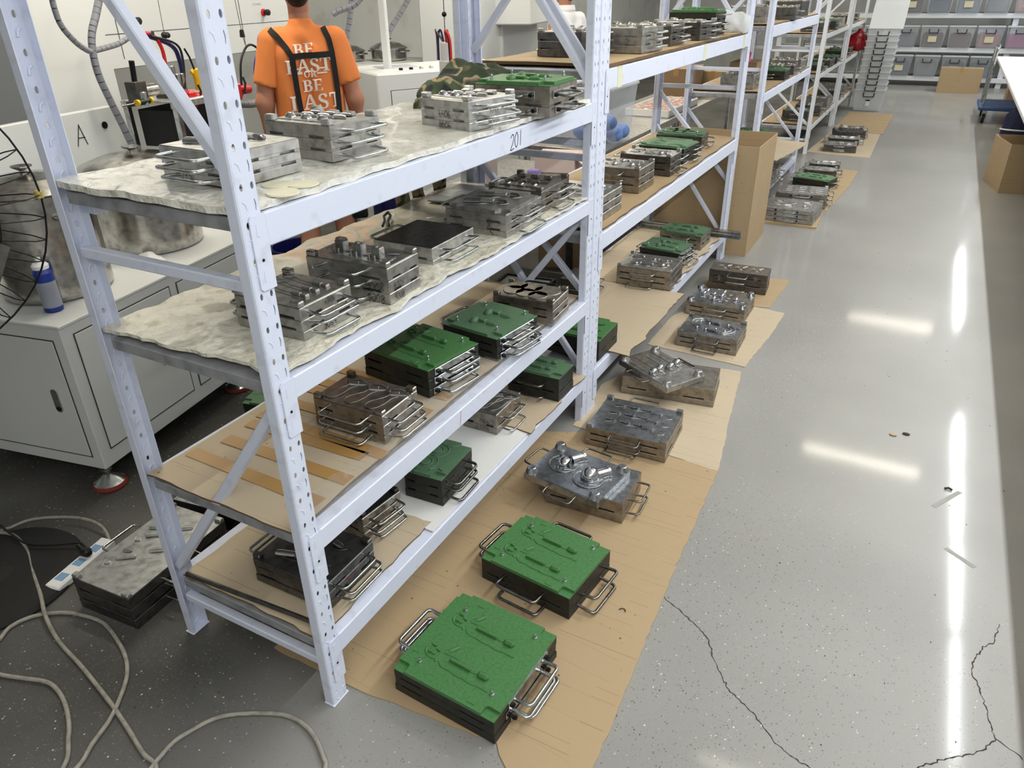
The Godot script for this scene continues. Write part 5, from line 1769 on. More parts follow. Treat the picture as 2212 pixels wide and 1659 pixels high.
	part("apron", nets(ap, Vector3(-.28, .42, -.2) * S, Vector3(.28, 1.06, .12) * S, 0.014, 0.008), M.strap, t)
	for k in 2:
		var tie := MB.new()
		tie.tube([J.call(.05 + .03 * k, .945, .125), J.call(.06 + .04 * k, .9, .14), J.call(.07 + .06 * k, .84, .135)], 0.007, 6)
		part("apron_tie", tie, M.strap, t)

func lay(f: Bones, p: Vector3, gap: float) -> Vector3:
	# drop a point from behind (+z) onto the cloth
	var q := Vector3(p.x, p.y, 0.4)
	for i in 24:
		var d := f.d(q)
		if d < 0.001:
			break
		q.z -= d * 0.8
		if q.z < -0.1:
			break
	q.z += gap
	return q

func strap(f: Bones, l: Array, S: float, t: Node3D) -> void:
	var b := MB.new()
	var prev: Array = []
	for i in l.size() - 1:
		for k in 6:
			var u := k / 6.0
			var p := Vector2(l[i][0], l[i][1]).lerp(Vector2(l[i + 1][0], l[i + 1][1]), u) * S
			var d := (Vector2(l[i + 1][0], l[i + 1][1]) - Vector2(l[i][0], l[i][1])).normalized()
			var o := Vector2(-d.y, d.x) * 0.0135
			var row := [lay(f, Vector3(p.x - o.x, p.y - o.y, 0), 0.012), lay(f, Vector3(p.x + o.x, p.y + o.y, 0), 0.012)]
			if prev.size():
				b.oq(prev[0], prev[1], row[1], row[0], Vector3(0, p.y, -0.5))
				var back := Vector3(0, 0, -0.004)
				b.oq(prev[0], row[0], row[0] + back, prev[0] + back, (prev[1] + row[1]) * 0.5)
				b.oq(prev[1], row[1], row[1] + back, prev[1] + back, (prev[0] + row[0]) * 0.5)
			prev = row
	part("strap", b, M.strap, t)

# ------------------------------------------------------------------ the machine lane behind the racks
const MYAW := 0.19199  # the machines stand 11 degrees off the rack line

func L(u: float, y: float, v: float) -> Vector3:
	return Vector3(-v, y, -u)

func machine(called: String, label: String, category: String, at := Vector3(-1.465, 0, -0.37), group := "") -> Node3D:
	return thing(called, label, category, at, MYAW, group)

func vec(l: Array) -> Array:
	var r := []
	for q in l:
		r.append(Vector3(q[0], q[1], q[2]))
	return r

func smooth(pts: Array, n := 6) -> Array:
	var r := []
	var m := pts.size()
	for i in m - 1:
		for k in n:
			r.append((pts[i] as Vector3).cubic_interpolate(pts[i + 1], pts[maxi(i - 1, 0)], pts[mini(i + 2, m - 1)], float(k) / n))
	r.append(pts[m - 1])
	return r

func hose(label: String, pts: Array, r: float, m: Material, called := "hose", wrapped := false, group := "") -> void:
	var p := smooth(vec(pts))
	var o: Vector3 = p[0]
	for i in p.size():
		p[i] -= o
	var b := MB.new()
	if not wrapped:
		b.tube(p, r, 8)
		solo(called, b, m, label, called if called == "cable" else "hose", o, 0.0, group)
		return
	var t := thing(called, label, "hose", o, 0.0, group)
	b.tube(p, r * 0.86, 10)
	part("core", b, M.seam, t)
	# spiral wrap: overlapping collars along the line
	b = MB.new()
	var run := 0.0
	var a: Vector3 = p[0]
	for i in range(1, p.size()):
		var d: Vector3 = p[i] - a
		if d.length() < 0.026:
			continue
		b.tube([a + d * 0.04, a + d * 0.96], r, 10)
		a = p[i]
	part("wrap", b, m, t)

func pot(label: String, at: Vector3, r: float, h: float) -> void:
	var t := thing("stock_pot", label, "pot", at)
	var b := MB.new()
	b.lathe([Vector2(0, 0), Vector2(r - 0.02, 0), Vector2(r - 0.006, 0.006), Vector2(r, 0.022), Vector2(r, h - 0.004), Vector2(r + 0.006, h), Vector2(r - 0.006, h), Vector2(r - 0.006, 0.02), Vector2(0, 0.012)], 40)
	part("body", b, M.stainless, t)
	b = MB.new()
	b.lathe([Vector2(r + 0.012, h), Vector2(r + 0.014, h + 0.006), Vector2(r + 0.004, h + 0.014), Vector2(r * 0.9, h + 0.024), Vector2(r * 0.62, h + 0.046), Vector2(r * 0.25, h + 0.056), Vector2(0, h + 0.058)], 40)
	var lid := part("lid", b, M.stainless, t)
	b = MB.new()
	b.lathe([Vector2(0.012, h + 0.055), Vector2(0.012, h + 0.068), Vector2(0.036, h + 0.082), Vector2(0.037, h + 0.086), Vector2(0.03, h + 0.086), Vector2(0, h + 0.078)], 20)
	part("knob", b, M.stainless, lid)
	for s in [-1, 1]:
		b = MB.new()
		b.tube([Vector3(s * r, h * 0.8, -0.05), Vector3(s * (r + 0.035), h * 0.8, -0.05), Vector3(s * (r + 0.035), h * 0.8, 0.05), Vector3(s * r, h * 0.8, 0.05)], 0.006, 8)
		part("handle", b, M.stainless, t)

func glyphs(n: int, h: float, s: int) -> MB:
	# small printed characters, too blurred to read: clusters of strokes
	var b := MB.new()
	var r := RandomNumberGenerator.new()
	r.seed = s
	for i in n:
		var x := (i - n * 0.5) * h * 1.15
		for k in 3:
			b.box(Vector3(x, (k - 1) * h * 0.32 + r.randf_range(-.05, .05) * h, 0), Vector3(h * r.randf_range(.5, .85), h * 0.08, 0.0006))
		b.box(Vector3(x + r.randf_range(-.2, .2) * h, 0, 0), Vector3(h * 0.09, h * 0.85, 0.0006))
		b.box(Vector3(x + r.randf_range(-.35, .35) * h, -h * .1, 0), Vector3(h * 0.08, h * 0.5, 0.0006))
	return b

func seam_frame(b: MB, c: Vector3, w: float, h: float, axis: int) -> void:
	# a thin dark joint round a door lying on a face: axis 0 faces x, 2 faces z
	var s := 0.003
	for k in [-1, 1]:
		if axis == 2:
			b.box(c + Vector3(k * w * 0.5, 0, 0), Vector3(s, h + s, 0.002))
			b.box(c + Vector3(0, k * h * 0.5, 0), Vector3(w, s, 0.002))
		else:
			b.box(c + Vector3(0, 0, k * w * 0.5), Vector3(0.002, h + s, s))
			b.box(c + Vector3(0, k * h * 0.5, 0), Vector3(0.002, s, w))

func door(parent: Node3D, c: Vector3, w: float, h: float, axis: int) -> MeshInstance3D:
	var b := MB.new()
	seam_frame(b, Vector3.ZERO, w, h, axis)
	var d := MB.new()
	d.box(Vector3.ZERO, Vector3(w - 0.006, h - 0.006, 0.006) if axis == 2 else Vector3(0.006, h - 0.006, w - 0.006), 0.0015)
	var o := part("door", d, M.panel, parent)
	o.position = c
	part("door_gap", b, M.seam, o)
	return o

func oval_handle(parent: Node3D, at: Vector3) -> void:
	var b := MB.new()
	b.x = Transform3D(Basis(Vector3.RIGHT, PI / 2), Vector3.ZERO)
	var p := PackedVector2Array()
	for i in 20:
		var a := TAU * i / 20
		p.append(Vector2(cos(a) * 0.016, sin(a) * 0.016 + (0.034 if sin(a) > 0 else -0.034)))
	b.prism(p, 0.0, 0.005)
	var o := part("handle", b, M.zinc, parent)
	o.position = at
	b = MB.new()
	b.x = Transform3D(Basis(Vector3.RIGHT, PI / 2), Vector3(0, -0.034, 0.005))
	b.cyl(Vector3.ZERO, 0.009, 0.003, 12)
	var k := part("lock", b, M.bolt, parent)
	k.position = at

func make_left() -> void:
	var t := machine("machine_cabinet", "white steel machine cabinet with doors and a raised back panel marked A", "cabinet")
	var b := MB.new()
	b.box(L(0.64, 0.42, 0.42), Vector3(0.84, 0.62, 1.28), 0.004)
	b.box(L(0.64, 0.726, 0.42), Vector3(0.85, 0.014, 1.29), 0.003)
	part("body", b, M.panel, t)
	b = MB.new()
	b.box(L(0.655, 0.96, 0.82), Vector3(0.04, 0.65, 1.33), 0.004)
	part("back_panel", b, M.panel, t)
	var d := door(t, L(-0.002, 0.418, 0.29), 0.49, 0.505, 2)
	oval_handle(d, Vector3(0.168, -0.005, 0.003))
	door(t, L(0.302, 0.432, -0.002), 0.505, 0.5, 0)
	door(t, L(0.85, 0.432, -0.002), 0.5, 0.5, 0)
	var st := MB.new()
	st.box(Vector3.ZERO, Vector3(0.001, 0.07, 0.095))
	var lab := part("warning_label", st, M.white, t)
	lab.position = L(0.438, 0.43, -0.007)
	st = MB.new()
	st.box(Vector3(0, 0.024, 0), Vector3(0.0018, 0.02, 0.094))
	part("yellow_band", st, M.yellow, lab)
	var gl := part("printed_text", glyphs(5, 0.011, 3), M.ink, lab)
	gl.transform = Transform3D(Basis(Vector3.UP, PI / 2), Vector3(0.001, 0.0, -0.02))
	gl = part("printed_text", glyphs(6, 0.008, 4), M.ink, lab)
	gl.transform = Transform3D(Basis(Vector3.UP, PI / 2), Vector3(0.001, -0.018, -0.018))
	st = MB.new()
	var ring := []
	for i in 13:
		ring.append(Vector3(0.001, -0.014 + sin(TAU * i / 12) * 0.015, 0.026 + cos(TAU * i / 12) * 0.015))
	st.tube(ring, 0.0012, 5)
	st.tube([Vector3(0.001, -0.004, 0.016), Vector3(0.001, -0.024, 0.036)], 0.0012, 5)
	part("ban_sign", st, M.red_ink, lab)
	st = MB.new()
	st.x = Transform3D(Basis(Vector3.FORWARD, PI / 2), Vector3.ZERO)
	st.cyl(Vector3.ZERO, 0.014, 0.012, 12, 0.002)
	var lk := part("lock", st, M.zinc, t)
	lk.position = L(0.502, 0.43, -0.006)
	st = MB.new()
	ring = []
	for i in 13:
		ring.append(Vector3(0.004, sin(TAU * i / 12) * 0.011, cos(TAU * i / 12) * 0.011))
	st.tube(ring, 0.001, 5)
	var kr := part("key_ring", st, M.zinc, t)
	kr.position = L(0.42, 0.385, -0.008)
	for q in [[0.04, 0.05], [0.9, 0.05], [0.04, 0.78], [0.9, 0.78]]:
		b = MB.new()
		b.lathe([Vector2(0.062, 0.022), Vector2(0.05, 0.03), Vector2(0.02, 0.055), Vector2(0.014, 0.06), Vector2(0.014, 0.075), Vector2(0.024, 0.078), Vector2(0.024, 0.09), Vector2(0.014, 0.092), Vector2(0.014, 0.13)], 18)
		var ft := part("levelling_foot", b, M.zinc, t)
		ft.position = L(q[0], 0, q[1])
		b = MB.new()
		b.lathe([Vector2(0, 0.001), Vector2(0.062, 0.001), Vector2(0.066, 0.008), Vector2(0.062, 0.023), Vector2(0, 0.023)], 18)
		part("rubber_pad", b, mat(Color(0.55, 0.2, 0.15), 0.7), ft)
	var w := part("handwriting", writing("A", 0.085, 0.0022), M.ink, t)
	w.transform = Transform3D(Basis(Vector3.UP, PI / 2), L(1.07, 1.175, 0.797))
	b = MB.new()
	b.x = Transform3D(Basis(Vector3.FORWARD, PI / 2), Vector3.ZERO)
	b.cyl(Vector3.ZERO, 0.017, 0.004, 18)
	var hl := part("cable_grommet", b, M.black, t)
	hl.position = L(1.235, 1.205, 0.798)

	t = machine("machine_enclosure", "tall white machine enclosure with gauge knobs behind the cabinet", "machine")
	b = MB.new()
	b.box(L(1.35, 1.2, 1.25), Vector3(0.5, 2.3, 0.5), 0.006)
	part("column_panel", b, M.panel, t)
	b = MB.new()
	b.box(L(2.6, 1.9, 1.5), Vector3(0.6, 1.0, 2.3), 0.006)
	part("upper_panel", b, M.panel, t)
	b = MB.new()
	for q in [[1.9, 1.9, 0.004, 0.9], [3.05, 1.9, 0.004, 0.9]]:
		b.box(L(q[0], q[1], 1.199), Vector3(0.002, q[3], q[2]))
	b.box(L(2.6, 1.58, 1.199), Vector3(0.002, 0.003, 2.2))
	part("panel_joint", b, M.seam, t)
	for q in [[2.03, 1.64, M.bolt], [3.32, 1.645, M.bolt]]:
		b = MB.new()
		b.x = Transform3D(Basis(Vector3.FORWARD, PI / 2), Vector3.ZERO)
		b.cyl(Vector3.ZERO, 0.024, 0.016, 16, 0.003)
		var g := part("gauge", b, M.red, t)
		g.position = L(q[0], q[1], 1.2)
		b = MB.new()
		b.x = Transform3D(Basis(Vector3.FORWARD, PI / 2), Vector3(0.016, 0, 0))
		b.lathe([Vector2(0.013, 0), Vector2(0.013, 0.012), Vector2(0.02, 0.016), Vector2(0.02, 0.034), Vector2(0.014, 0.04), Vector2(0, 0.04)], 14)
		part("knob", b, M.black, g)
		var tx := part("printed_text", glyphs(6, 0.016, 11), M.rack_grey, t)
		tx.transform = Transform3D(Basis(Vector3.UP, PI / 2), L(q[0] - 0.05, q[1] + 0.055, 1.198))
	b = MB.new()
	b.x = Transform3D(Basis(Vector3.FORWARD, PI / 2), Vector3.ZERO)
	b.ball(Vector3(0, 0.035, 0), 0.017, 12, 8)
	b.cyl(Vector3.ZERO, 0.006, 0.03, 8)
	var bk := part("ball_lever", b, M.black, t)
	bk.position = L(2.25, 1.555, 1.2)

	pot("dented stainless stock pot with lid at the corner of the machine cabinet", Vector3(-1.83, 0.733, -0.62), 0.2, 0.4)
	pot("stainless stock pot with domed lid beside the back panel marked A", Vector3(-2.0, 0.733, -1.2), 0.225, 0.36)
	t = thing("spray_can", "blue spray can with a crumpled white label on the cabinet corner", "can", Vector3(-1.625, 0.733, -0.462))
	b = MB.new()
	b.lathe([Vector2(0, 0), Vector2(0.03, 0), Vector2(0.033, 0.004), Vector2(0.033, 0.15), Vector2(0.026, 0.166), Vector2(0.016, 0.172), Vector2(0, 0.172)], 20)
	part("body", b, M.blue, t)
	b = MB.new()
	b.lathe([Vector2(0.0338, 0.02), Vector2(0.0338, 0.118)], 20)
	part("label", b, mat(Color(0.62, 0.64, 0.7), 0.4), t)
	b = MB.new()
	b.lathe([Vector2(0.028, 0.165), Vector2(0.029, 0.178), Vector2(0.022, 0.186), Vector2(0.009, 0.187), Vector2(0.009, 0.206), Vector2(0, 0.207)], 16)
	part("cap", b, M.white, t)
	# a rag
	var rag := Bones.new()
	rag.k = 0.03
	rag.add(Vector3(-.05, .012, 0), Vector3(.06, .012, .01), .02, .016)
	rag.add(Vector3(-.02, .018, -.02), Vector3(.03, .02, .025), .02, .018)
	rag.add(Vector3(.03, .01, -.02), Vector3(.08, .008, -.01), .014, .01)
	rag.cut = [[Vector3(0, -1, 0), 0.0]]
	solo("rag", nets(rag, Vector3(-.11, -.01, -.08), Vector3(.13, .07, .08), 0.008, 0.012), M.white, "crumpled white rag on the cabinet top in front of a stock pot", "rag", Vector3(-1.77, 0.734, -1.0))

	# hoses
	hose("grey spiral-wrapped hose sagging across the tall white panel", [[-2.34, 1.82, -1.25], [-2.34, 1.68, -1.25], [-2.35, 1.6, -1.3], [-2.37, 1.555, -1.36], [-2.376, 1.54, -1.4]], 0.013, M.hose, "hose", true)
	hose("thick grey spiral-wrapped hose hanging down past the back panel marked A", [[-2.407, 1.85, -1.57], [-2.393, 1.698, -1.475], [-2.383, 1.623, -1.423], [-2.378, 1.546, -1.399], [-2.377, 1.447, -1.396], [-2.383, 1.341, -1.422], [-2.39, 1.218, -1.459], [-2.396, 1.1, -1.491]], 0.017, M.hose, "hose", true)
	hose("short grey hose leading to the red and blue lines", [[-2.378, 1.545, -1.4], [-2.41, 1.565, -1.562], [-2.429, 1.594, -1.662], [-2.32, 1.605, -1.7]], 0.013, M.hose, "hose", true)
	hose("red air hose curving down to the red tool", [[-2.32, 1.61, -1.623], [-2.337, 1.596, -1.71], [-2.345, 1.533, -1.752], [-2.345, 1.436, -1.752], [-2.344, 1.33, -1.747]], 0.009, M.red)
	hose("dark blue air hose next to the red one", [[-2.33, 1.6, -1.66], [-2.359, 1.543, -1.822], [-2.366, 1.471, -1.859], [-2.365, 1.34, -1.855]], 0.011, M.navy)
	hose("thin black hose beside the dark blue one", [[-2.285, 1.595, -1.66], [-2.305, 1.551, -1.809], [-2.31, 1.474, -1.835], [-2.304, 1.34, -1.805]], 0.006, M.black)
	hose("grey spiral-wrapped hose looping up beside the worker in orange", [[-2.125, 1.266, -1.932], [-2.159, 1.238, -2.105], [-2.18, 1.253, -2.216], [-2.196, 1.321, -2.294], [-2.201, 1.391, -2.323]], 0.021, M.hose, "hose", true)
	hose("blue hose coming out of the grey looping hose", [[-2.2, 1.385, -2.323], [-2.2, 1.44, -2.32], [-2.19, 1.48, -2.28], [-2.17, 1.46, -2.2], [-2.16, 1.38, -2.16]], 0.009, M.blue)
	hose("black hose arching over the red tool near the worker", [[-2.145, 1.29, -2.033], [-2.151, 1.438, -2.064], [-2.163, 1.512, -2.127], [-2.176, 1.525, -2.192], [-2.189, 1.479, -2.263], [-2.203, 1.394, -2.33]], 0.006, M.black)
	hose("black wire loop beside the worker's elbow", [[-2.125, 1.462, -2.195], [-2.142, 1.467, -2.281], [-2.149, 1.393, -2.317], [-2.148, 1.334, -2.309], [-2.132, 1.29, -2.229]], 0.004, M.black)
	hose("steel wire holding up the black arch of hose", [[-2.164, 1.52, -2.134], [-2.161, 1.612, -2.118], [-2.158, 1.9, -2.101]], 0.0018, M.rod, "cable")
	hose("steel wire with a black ball in front of the tall enclosure", [[-2.473, 1.56, -1.886], [-2.475, 1.9, -1.899]], 0.0018, M.rod, "cable")
	b = MB.new()
	b.ball(Vector3.ZERO, 0.017, 12, 8)
	b.ball(Vector3(0, -0.03, 0), 0.01, 10, 6)
	solo("ball_stop", b, M.black, "black ball stop on the steel wire left of the nearest post", "ball", Vector3(-2.473, 1.585, -1.886))
	b = MB.new()
	b.lathe([Vector2(0, -.02), Vector2(.014, -.018), Vector2(.011, .016), Vector2(0, .02)], 10)
	solo("ball_stop", b, M.black, "black stop on the wire beside the worker in orange", "stop", Vector3(-2.161, 1.585, -2.12))
	for q in [
		["grey spiral hose high up right of the worker in orange", [[-2.46, 1.64, -3.2], [-2.421, 1.663, -3.236], [-2.351, 1.69, -3.295], [-2.289, 1.76, -3.344]], 0.02],
		["upright grey hose far behind the worker's shoulder", [[-2.62, 1.4, -3.47], [-2.569, 1.604, -3.504], [-2.54, 1.8, -3.53]], 0.02],
		["slanting grey hose in front of the far wall", [[-2.54, 1.38, -3.78], [-2.518, 1.426, -3.799], [-2.47, 1.531, -3.836], [-2.394, 1.65, -3.891], [-2.32, 1.78, -3.94]], 0.02],
		["thin grey hose beside the white upright panel", [[-1.79, 1.35, -3.7], [-1.774, 1.57, -3.705], [-1.75, 1.8, -3.72]], 0.013]]:
		hose(q[0], q[1], q[2], M.hose, "hose", true)

	# the tool stand between cabinet and worker
	t = machine("tool_stand", "aluminium tool stand with a black box under it", "stand")
	b = MB.new()
	for q in [[1.36, 0.45], [1.36, 0.75], [1.78, 0.45], [1.78, 0.75]]:
		b = MB.new()
		b.box(L(q[0], 0.65, q[1]), Vector3(0.03, 1.26, 0.03), 0.003)
		part("leg", b, M.zinc, t)
	b = MB.new()
	b.box(L(1.57, 1.29, 0.45), Vector3(0.035, 0.035, 0.46), 0.003)
	b.box(L(1.57, 1.29, 0.75), Vector3(0.035, 0.035, 0.46), 0.003)
	b.box(L(1.57, 1.305, 0.6), Vector3(0.3, 0.008, 0.46), 0.002)
	part("top_rail", b, M.steel_light, t)
	b = MB.new()
	b.box(L(1.58, 1.17, 0.62), Vector3(0.2, 0.18, 0.38), 0.004)
	part("black_box", b, M.black, t)
	b = MB.new()
	b.box(L(1.72, 1.17, 0.51), Vector3(0.02, 0.12, 0.1), 0.003)
	part("cover_plate", b, M.steel_warm, t)
	t = thing("motor", "grey block motor with a shiny shaft on the tool stand", "motor", Vector3(-2.27, 1.309, -1.5), MYAW)
	b = MB.new()
	b.box(Vector3(0, 0.05, 0), Vector3(0.07, 0.1, 0.07), 0.004)
	part("block", b, M.steel_dark, t)
	b = MB.new()
	b.tube([Vector3(0, 0.05, -0.035), Vector3(0, 0.05, -0.12)], 0.03, 14)
	part("drum", b, M.stainless, t)
	b = MB.new()
	b.cyl(Vector3(0.08, 0, 0.05), 0.014, 0.06, 12, 0.003)
	part("shaft", b, M.zinc, t)
	b = MB.new()
	b.tube([Vector3(0, 0.1, 0), Vector3(0.01, 0.19, 0.0)], 0.013, 10)
	part("clamp", b, M.bolt, t)
	t = thing("screwdriver", "screwdriver with green and yellow handle on the tool stand", "screwdriver", Vector3(-2.18, 1.326, -1.46), 0.25)
	b = MB.new()
	b.tube([Vector3(0, 0, 0.05), Vector3(0, 0, -0.03)], 0.014, 12)
	part("grip", b, mat(Color(0.03, 0.16, 0.13), 0.4), t)
	for z in [0.055, -0.04]:
		b = MB.new()
		b.tube([Vector3(0, 0, z), Vector3(0, 0, z - 0.014)], 0.0145, 12)
		part("yellow_end", b, M.yellow, t)
	b = MB.new()
	b.tube([Vector3(0, 0, 0.06), Vector3(0, 0, 0.15)], 0.004, 8)
	part("blade", b, M.zinc, t)
	t = thing("valve_block", "row of silver valve cylinders above the red tool", "valve", Vector3(-2.3, 1.33, -1.74), MYAW)
	for i in 4:
		b = MB.new()
		b.cyl(Vector3(0.0, 0.0, -0.035 * i + 0.03), 0.014, 0.085, 12, 0.004)
		part("cylinder", b, M.zinc, t)
		b = MB.new()
		b.cyl(Vector3(-0.05, 0.03, -0.035 * i + 0.03), 0.012, 0.09, 12, 0.004)
		part("cylinder", b, M.zinc, t)
	b = MB.new()
	b.box(Vector3(-0.02, -0.012, -0.02), Vector3(0.11, 0.024, 0.16), 0.003)
	part("base", b, M.steel_dark, t)
	for q in [["red hand tool hanging left of the nearest post", Vector3(-2.25, 1.25, -1.81)], ["red hand tool hanging right of the nearest post, by the worker", Vector3(-2.146, 1.27, -2.02)]]:
		t = thing("hand_tool", q[0], "tool", q[1], MYAW)
		b = MB.new()
		b.box(Vector3(0, 0.045, 0.03), Vector3(0.05, 0.085, 0.05), 0.01)
		b.tube([Vector3(0, 0.05, 0.02), Vector3(0, 0.045, -0.08)], 0.024, 12)
		part("body", b, M.red, t)
		b = MB.new()
		b.tube([Vector3(0.02, 0.11, -0.02), Vector3(0.03, 0.08, -0.02), Vector3(0.03, 0.03, -0.0)], 0.006, 8)
		part("lever", b, M.black, t)
		b = MB.new()
		b.tube([Vector3(0, 0, 0.03), Vector3(0, -0.06, 0.03)], 0.008, 8)
		part("nozzle", b, M.zinc, t)
	t = thing("yellow_tool", "yellow hand tool hooked above the red one", "tool", Vector3(-2.27, 1.33, -1.87), MYAW)
	b = MB.new()
	b.tube([Vector3(0, 0, 0), Vector3(0, 0.05, 0), Vector3(0, 0.1, 0.012)], 0.02, 12)
	b.tube([Vector3(0, 0.09, 0.01), Vector3(0, 0.085, 0.04)], 0.009, 8)
	part("body", b, M.yellow, t)
	b = MB.new()
	b.tube([Vector3(0, 0.1, 0.012), Vector3(0, 0.16, 0.03), Vector3(0, 0.2, 0.055)], 0.005, 8)
	part("cord", b, M.black, t)

	# worker on a low platform
	b = MB.new()
	b.box(Vector3(0, 0.1, 0), Vector3(0.7, 0.2, 0.6), 0.005)
	solo("platform", b, M.board, "low grey platform under the worker in orange", "platform", Vector3(-1.72, 0.0, -2.1), 0.75)
	person("worker seen from behind in orange tee with slogan print and black apron straps", Vector3(-1.715, 0.201, -2.085), deg_to_rad(43), 1.0, M.orange, true, 0.0, true)

	# console
	t = thing("control_console", "white control console with screen, buttons and a side door", "console", Vector3(-2.085, 0, -3.12), deg_to_rad(59))
	# front-left top corner is the origin; x runs right along the front, z back
	b = MB.new()
	b.box(Vector3(0.55, 0.65, -0.33), Vector3(1.1, 1.29, 0.66), 0.01)
	part("body", b, M.panel, t)
	b = MB.new()
	b.box(Vector3(0.3, 1.297, -0.4), Vector3(0.26, 0.006, 0.2), 0.002)
	part("screen", b, M.rack_grey, t)
	for i in 4:
		b = MB.new()
		b.cyl(Vector3(0.24 + 0.075 * i, 1.295, -0.16), 0.014, 0.014, 12, 0.003)
		part("button", b, M.bolt if i < 2 else M.zinc, t)
	for q in [[0.78, -0.26], [0.85, -0.3]]:
		b = MB.new()
		b.lathe([Vector2(0.016, 1.295), Vector2(0.016, 1.31), Vector2(0.024, 1.315), Vector2(0.022, 1.33), Vector2(0, 1.333)], 14, Vector3(q[0], 0, q[1]))
		part("stop_button", b, M.red, t)
	d = door(t, Vector3(0.58, 0.64, 0.001), 0.98, 1.1, 2)
	b = MB.new()
	b.box(Vector3(-0.42, 0.25, 0.006), Vector3(0.03, 0.15, 0.008), 0.003)
	part("handle", b, M.zinc, d)
	# uprights, pots and panels further back
	b = MB.new()
	b.box(Vector3(0, 1.2, 0), Vector3(0.045, 2.4, 0.045), 0.003)
	solo("white_post", b, M.panel, "thin white post between the slanting hoses", "post", Vector3(-2.27, 0, -3.49), 0.2)
	b = MB.new()
	b.box(Vector3(0, 0.6, 0), Vector3(1.0, 1.2, 0.8), 0.01)
	solo("white_stand", b, M.panel, "white stand carrying the far stock pots", "stand", Vector3(-3.55, 0, -4.95), MYAW)
	pot("stock pot with lid far behind the control console", Vector3(-3.39, 1.201, -5.0), 0.16, 0.1)
	pot("stock pot half hidden by the worker's arm, far behind", Vector3(-3.72, 1.201, -4.8), 0.16, 0.08)
	t = thing("machine_tower", "white upright machine tower right of the wall, behind the dispenser head", "machine", Vector3(-2.75, 0, -5.25), MYAW)
	b = MB.new()
	b.box(Vector3(0, 1.2, 0), Vector3(0.5, 2.4, 0.7), 0.01)
	part("body", b, M.panel, t)
	t = thing("machine_hood", "white machine hood seen through the brace behind the double post", "machine", Vector3(-2.75, 0, -6.2), MYAW)
	b = MB.new()
	b.box(Vector3(0.1, 1.95, 0), Vector3(0.6, 0.95, 1.4), 0.01)
	part("hood", b, M.panel, t)
	b = MB.new()
	b.box(Vector3(-0.1, 0.74, 0), Vector3(0.4, 1.47, 1.2), 0.01)
	part("column", b, M.panel_grey, t)
	t = thing("dispenser_head", "grey dispenser head with hoses hanging on a wire, above the camouflage cloth", "dispenser", Vector3(-1.388, 1.33, -2.886), -0.6)
	b = MB.new()
	b.box(Vector3(0, 0.03, 0), Vector3(0.09, 0.11, 0.06), 0.006)
	b.box(Vector3(0, 0.13, 0), Vector3(0.06, 0.1, 0.05), 0.006)
	part("block", b, M.panel_grey, t)
	b = MB.new()
	b.lathe([Vector2(0.012, -0.06), Vector2(0.016, -0.03), Vector2(0.016, -0.02)], 10)
	b.cyl(Vector3(0.055, 0, 0), 0.008, 0.08, 8)
	b.cyl(Vector3(-0.055, 0, 0), 0.008, 0.08, 8)
	part("nozzle", b, M.rod, t)
	for i in 4:
		b = MB.new()
		var sx := -1.0 if i % 2 else 1.0
		b.tube(smooth([Vector3(sx * 0.02, 0.17, 0), Vector3(sx * (0.03 + 0.01 * i), 0.24, 0.01 * i), Vector3(sx * (0.07 + 0.01 * i), 0.2, 0.01), Vector3(sx * (0.08 + 0.008 * i), 0.08, 0.01)]), 0.006, 7)
		part("supply_hose", b, [M.black, M.navy, M.red, M.rod][i], t)
	b = MB.new()
	b.tube([Vector3(0, 0.18, 0), Vector3(0, 0.24, 0), Vector3(0.006, 0.7, 0)], 0.0022, 6)
	b.ball(Vector3(0.002, 0.32, 0), 0.014, 10, 7)
	part("hanging_wire", b, M.bolt, t)
	person("worker in a white polo shirt and glasses facing left, far behind the rack", Vector3(-1.89, 0.1, -5.63), deg_to_rad(75), 1.04, M.polo, false, 0.2, false)
	b = MB.new()
	b.box(Vector3(0, 0.05, 0), Vector3(0.5, 0.1, 0.5), 0.005)
	solo("platform", b, M.board, "low grey platform under the worker in the white polo", "platform", Vector3(-1.89, 0.0, -5.63))

	# camouflage cloth: a heap on the shelf edge and a hanging end
	var heap := Bones.new()
	heap.k = 0.07
	heap.add(Vector3(0, .01, .28), Vector3(-.02, .03, .12), .025, .045)
	heap.add(Vector3(-.02, .03, .12), Vector3(0, .055, -.06), .045, .06)
	heap.add(Vector3(.03, .04, 0), Vector3(.06, .03, -.2), .045, .045)
	heap.add(Vector3(-.04, .05, -.1), Vector3(0, .05, -.28), .06, .04)
	heap.add(Vector3(-.09, .01, .2), Vector3(-.09, .02, -.1), .03, .05)
	heap.cut = [[Vector3(0, -1, 0), 0.0]]
	solo("camouflage_cloth", nets(heap, Vector3(-.2, -.02, -.36), Vector3(.16, .16, .34), 0.013, 0.045), M.camo, "crumpled camouflage cloth heaped at the back of the top shelf", "cloth", Vector3(-0.46, 1.407, -1.56))
	var hang := Bones.new()
	hang.k = 0.05
	hang.add(Vector3(0, .4, .2), Vector3(0, .05, .12), .03, .035)
	hang.add(Vector3(0, .4, .05), Vector3(0, 0, .0), .03, .04)
	hang.add(Vector3(0, .4, -.1), Vector3(0, .05, -.14), .03, .035)
	hang.add(Vector3(0, .2, .15), Vector3(0, .2, -.15), .03, .03)
	solo("camouflage_cloth", nets(hang, Vector3(-.1, -.08, -.24), Vector3(.1, .48, .3), 0.013, 0.04), M.camo, "camouflage cloth hanging down behind the second shelf", "cloth", Vector3(-0.645, 0.95, -1.5))

	# buckets and drum by the worker's feet
	t = thing("bucket", "blue plastic bucket seen under the top shelf near the nearest post", "bucket", Vector3(-2.2, 0.0, -2.32))
	b = MB.new()
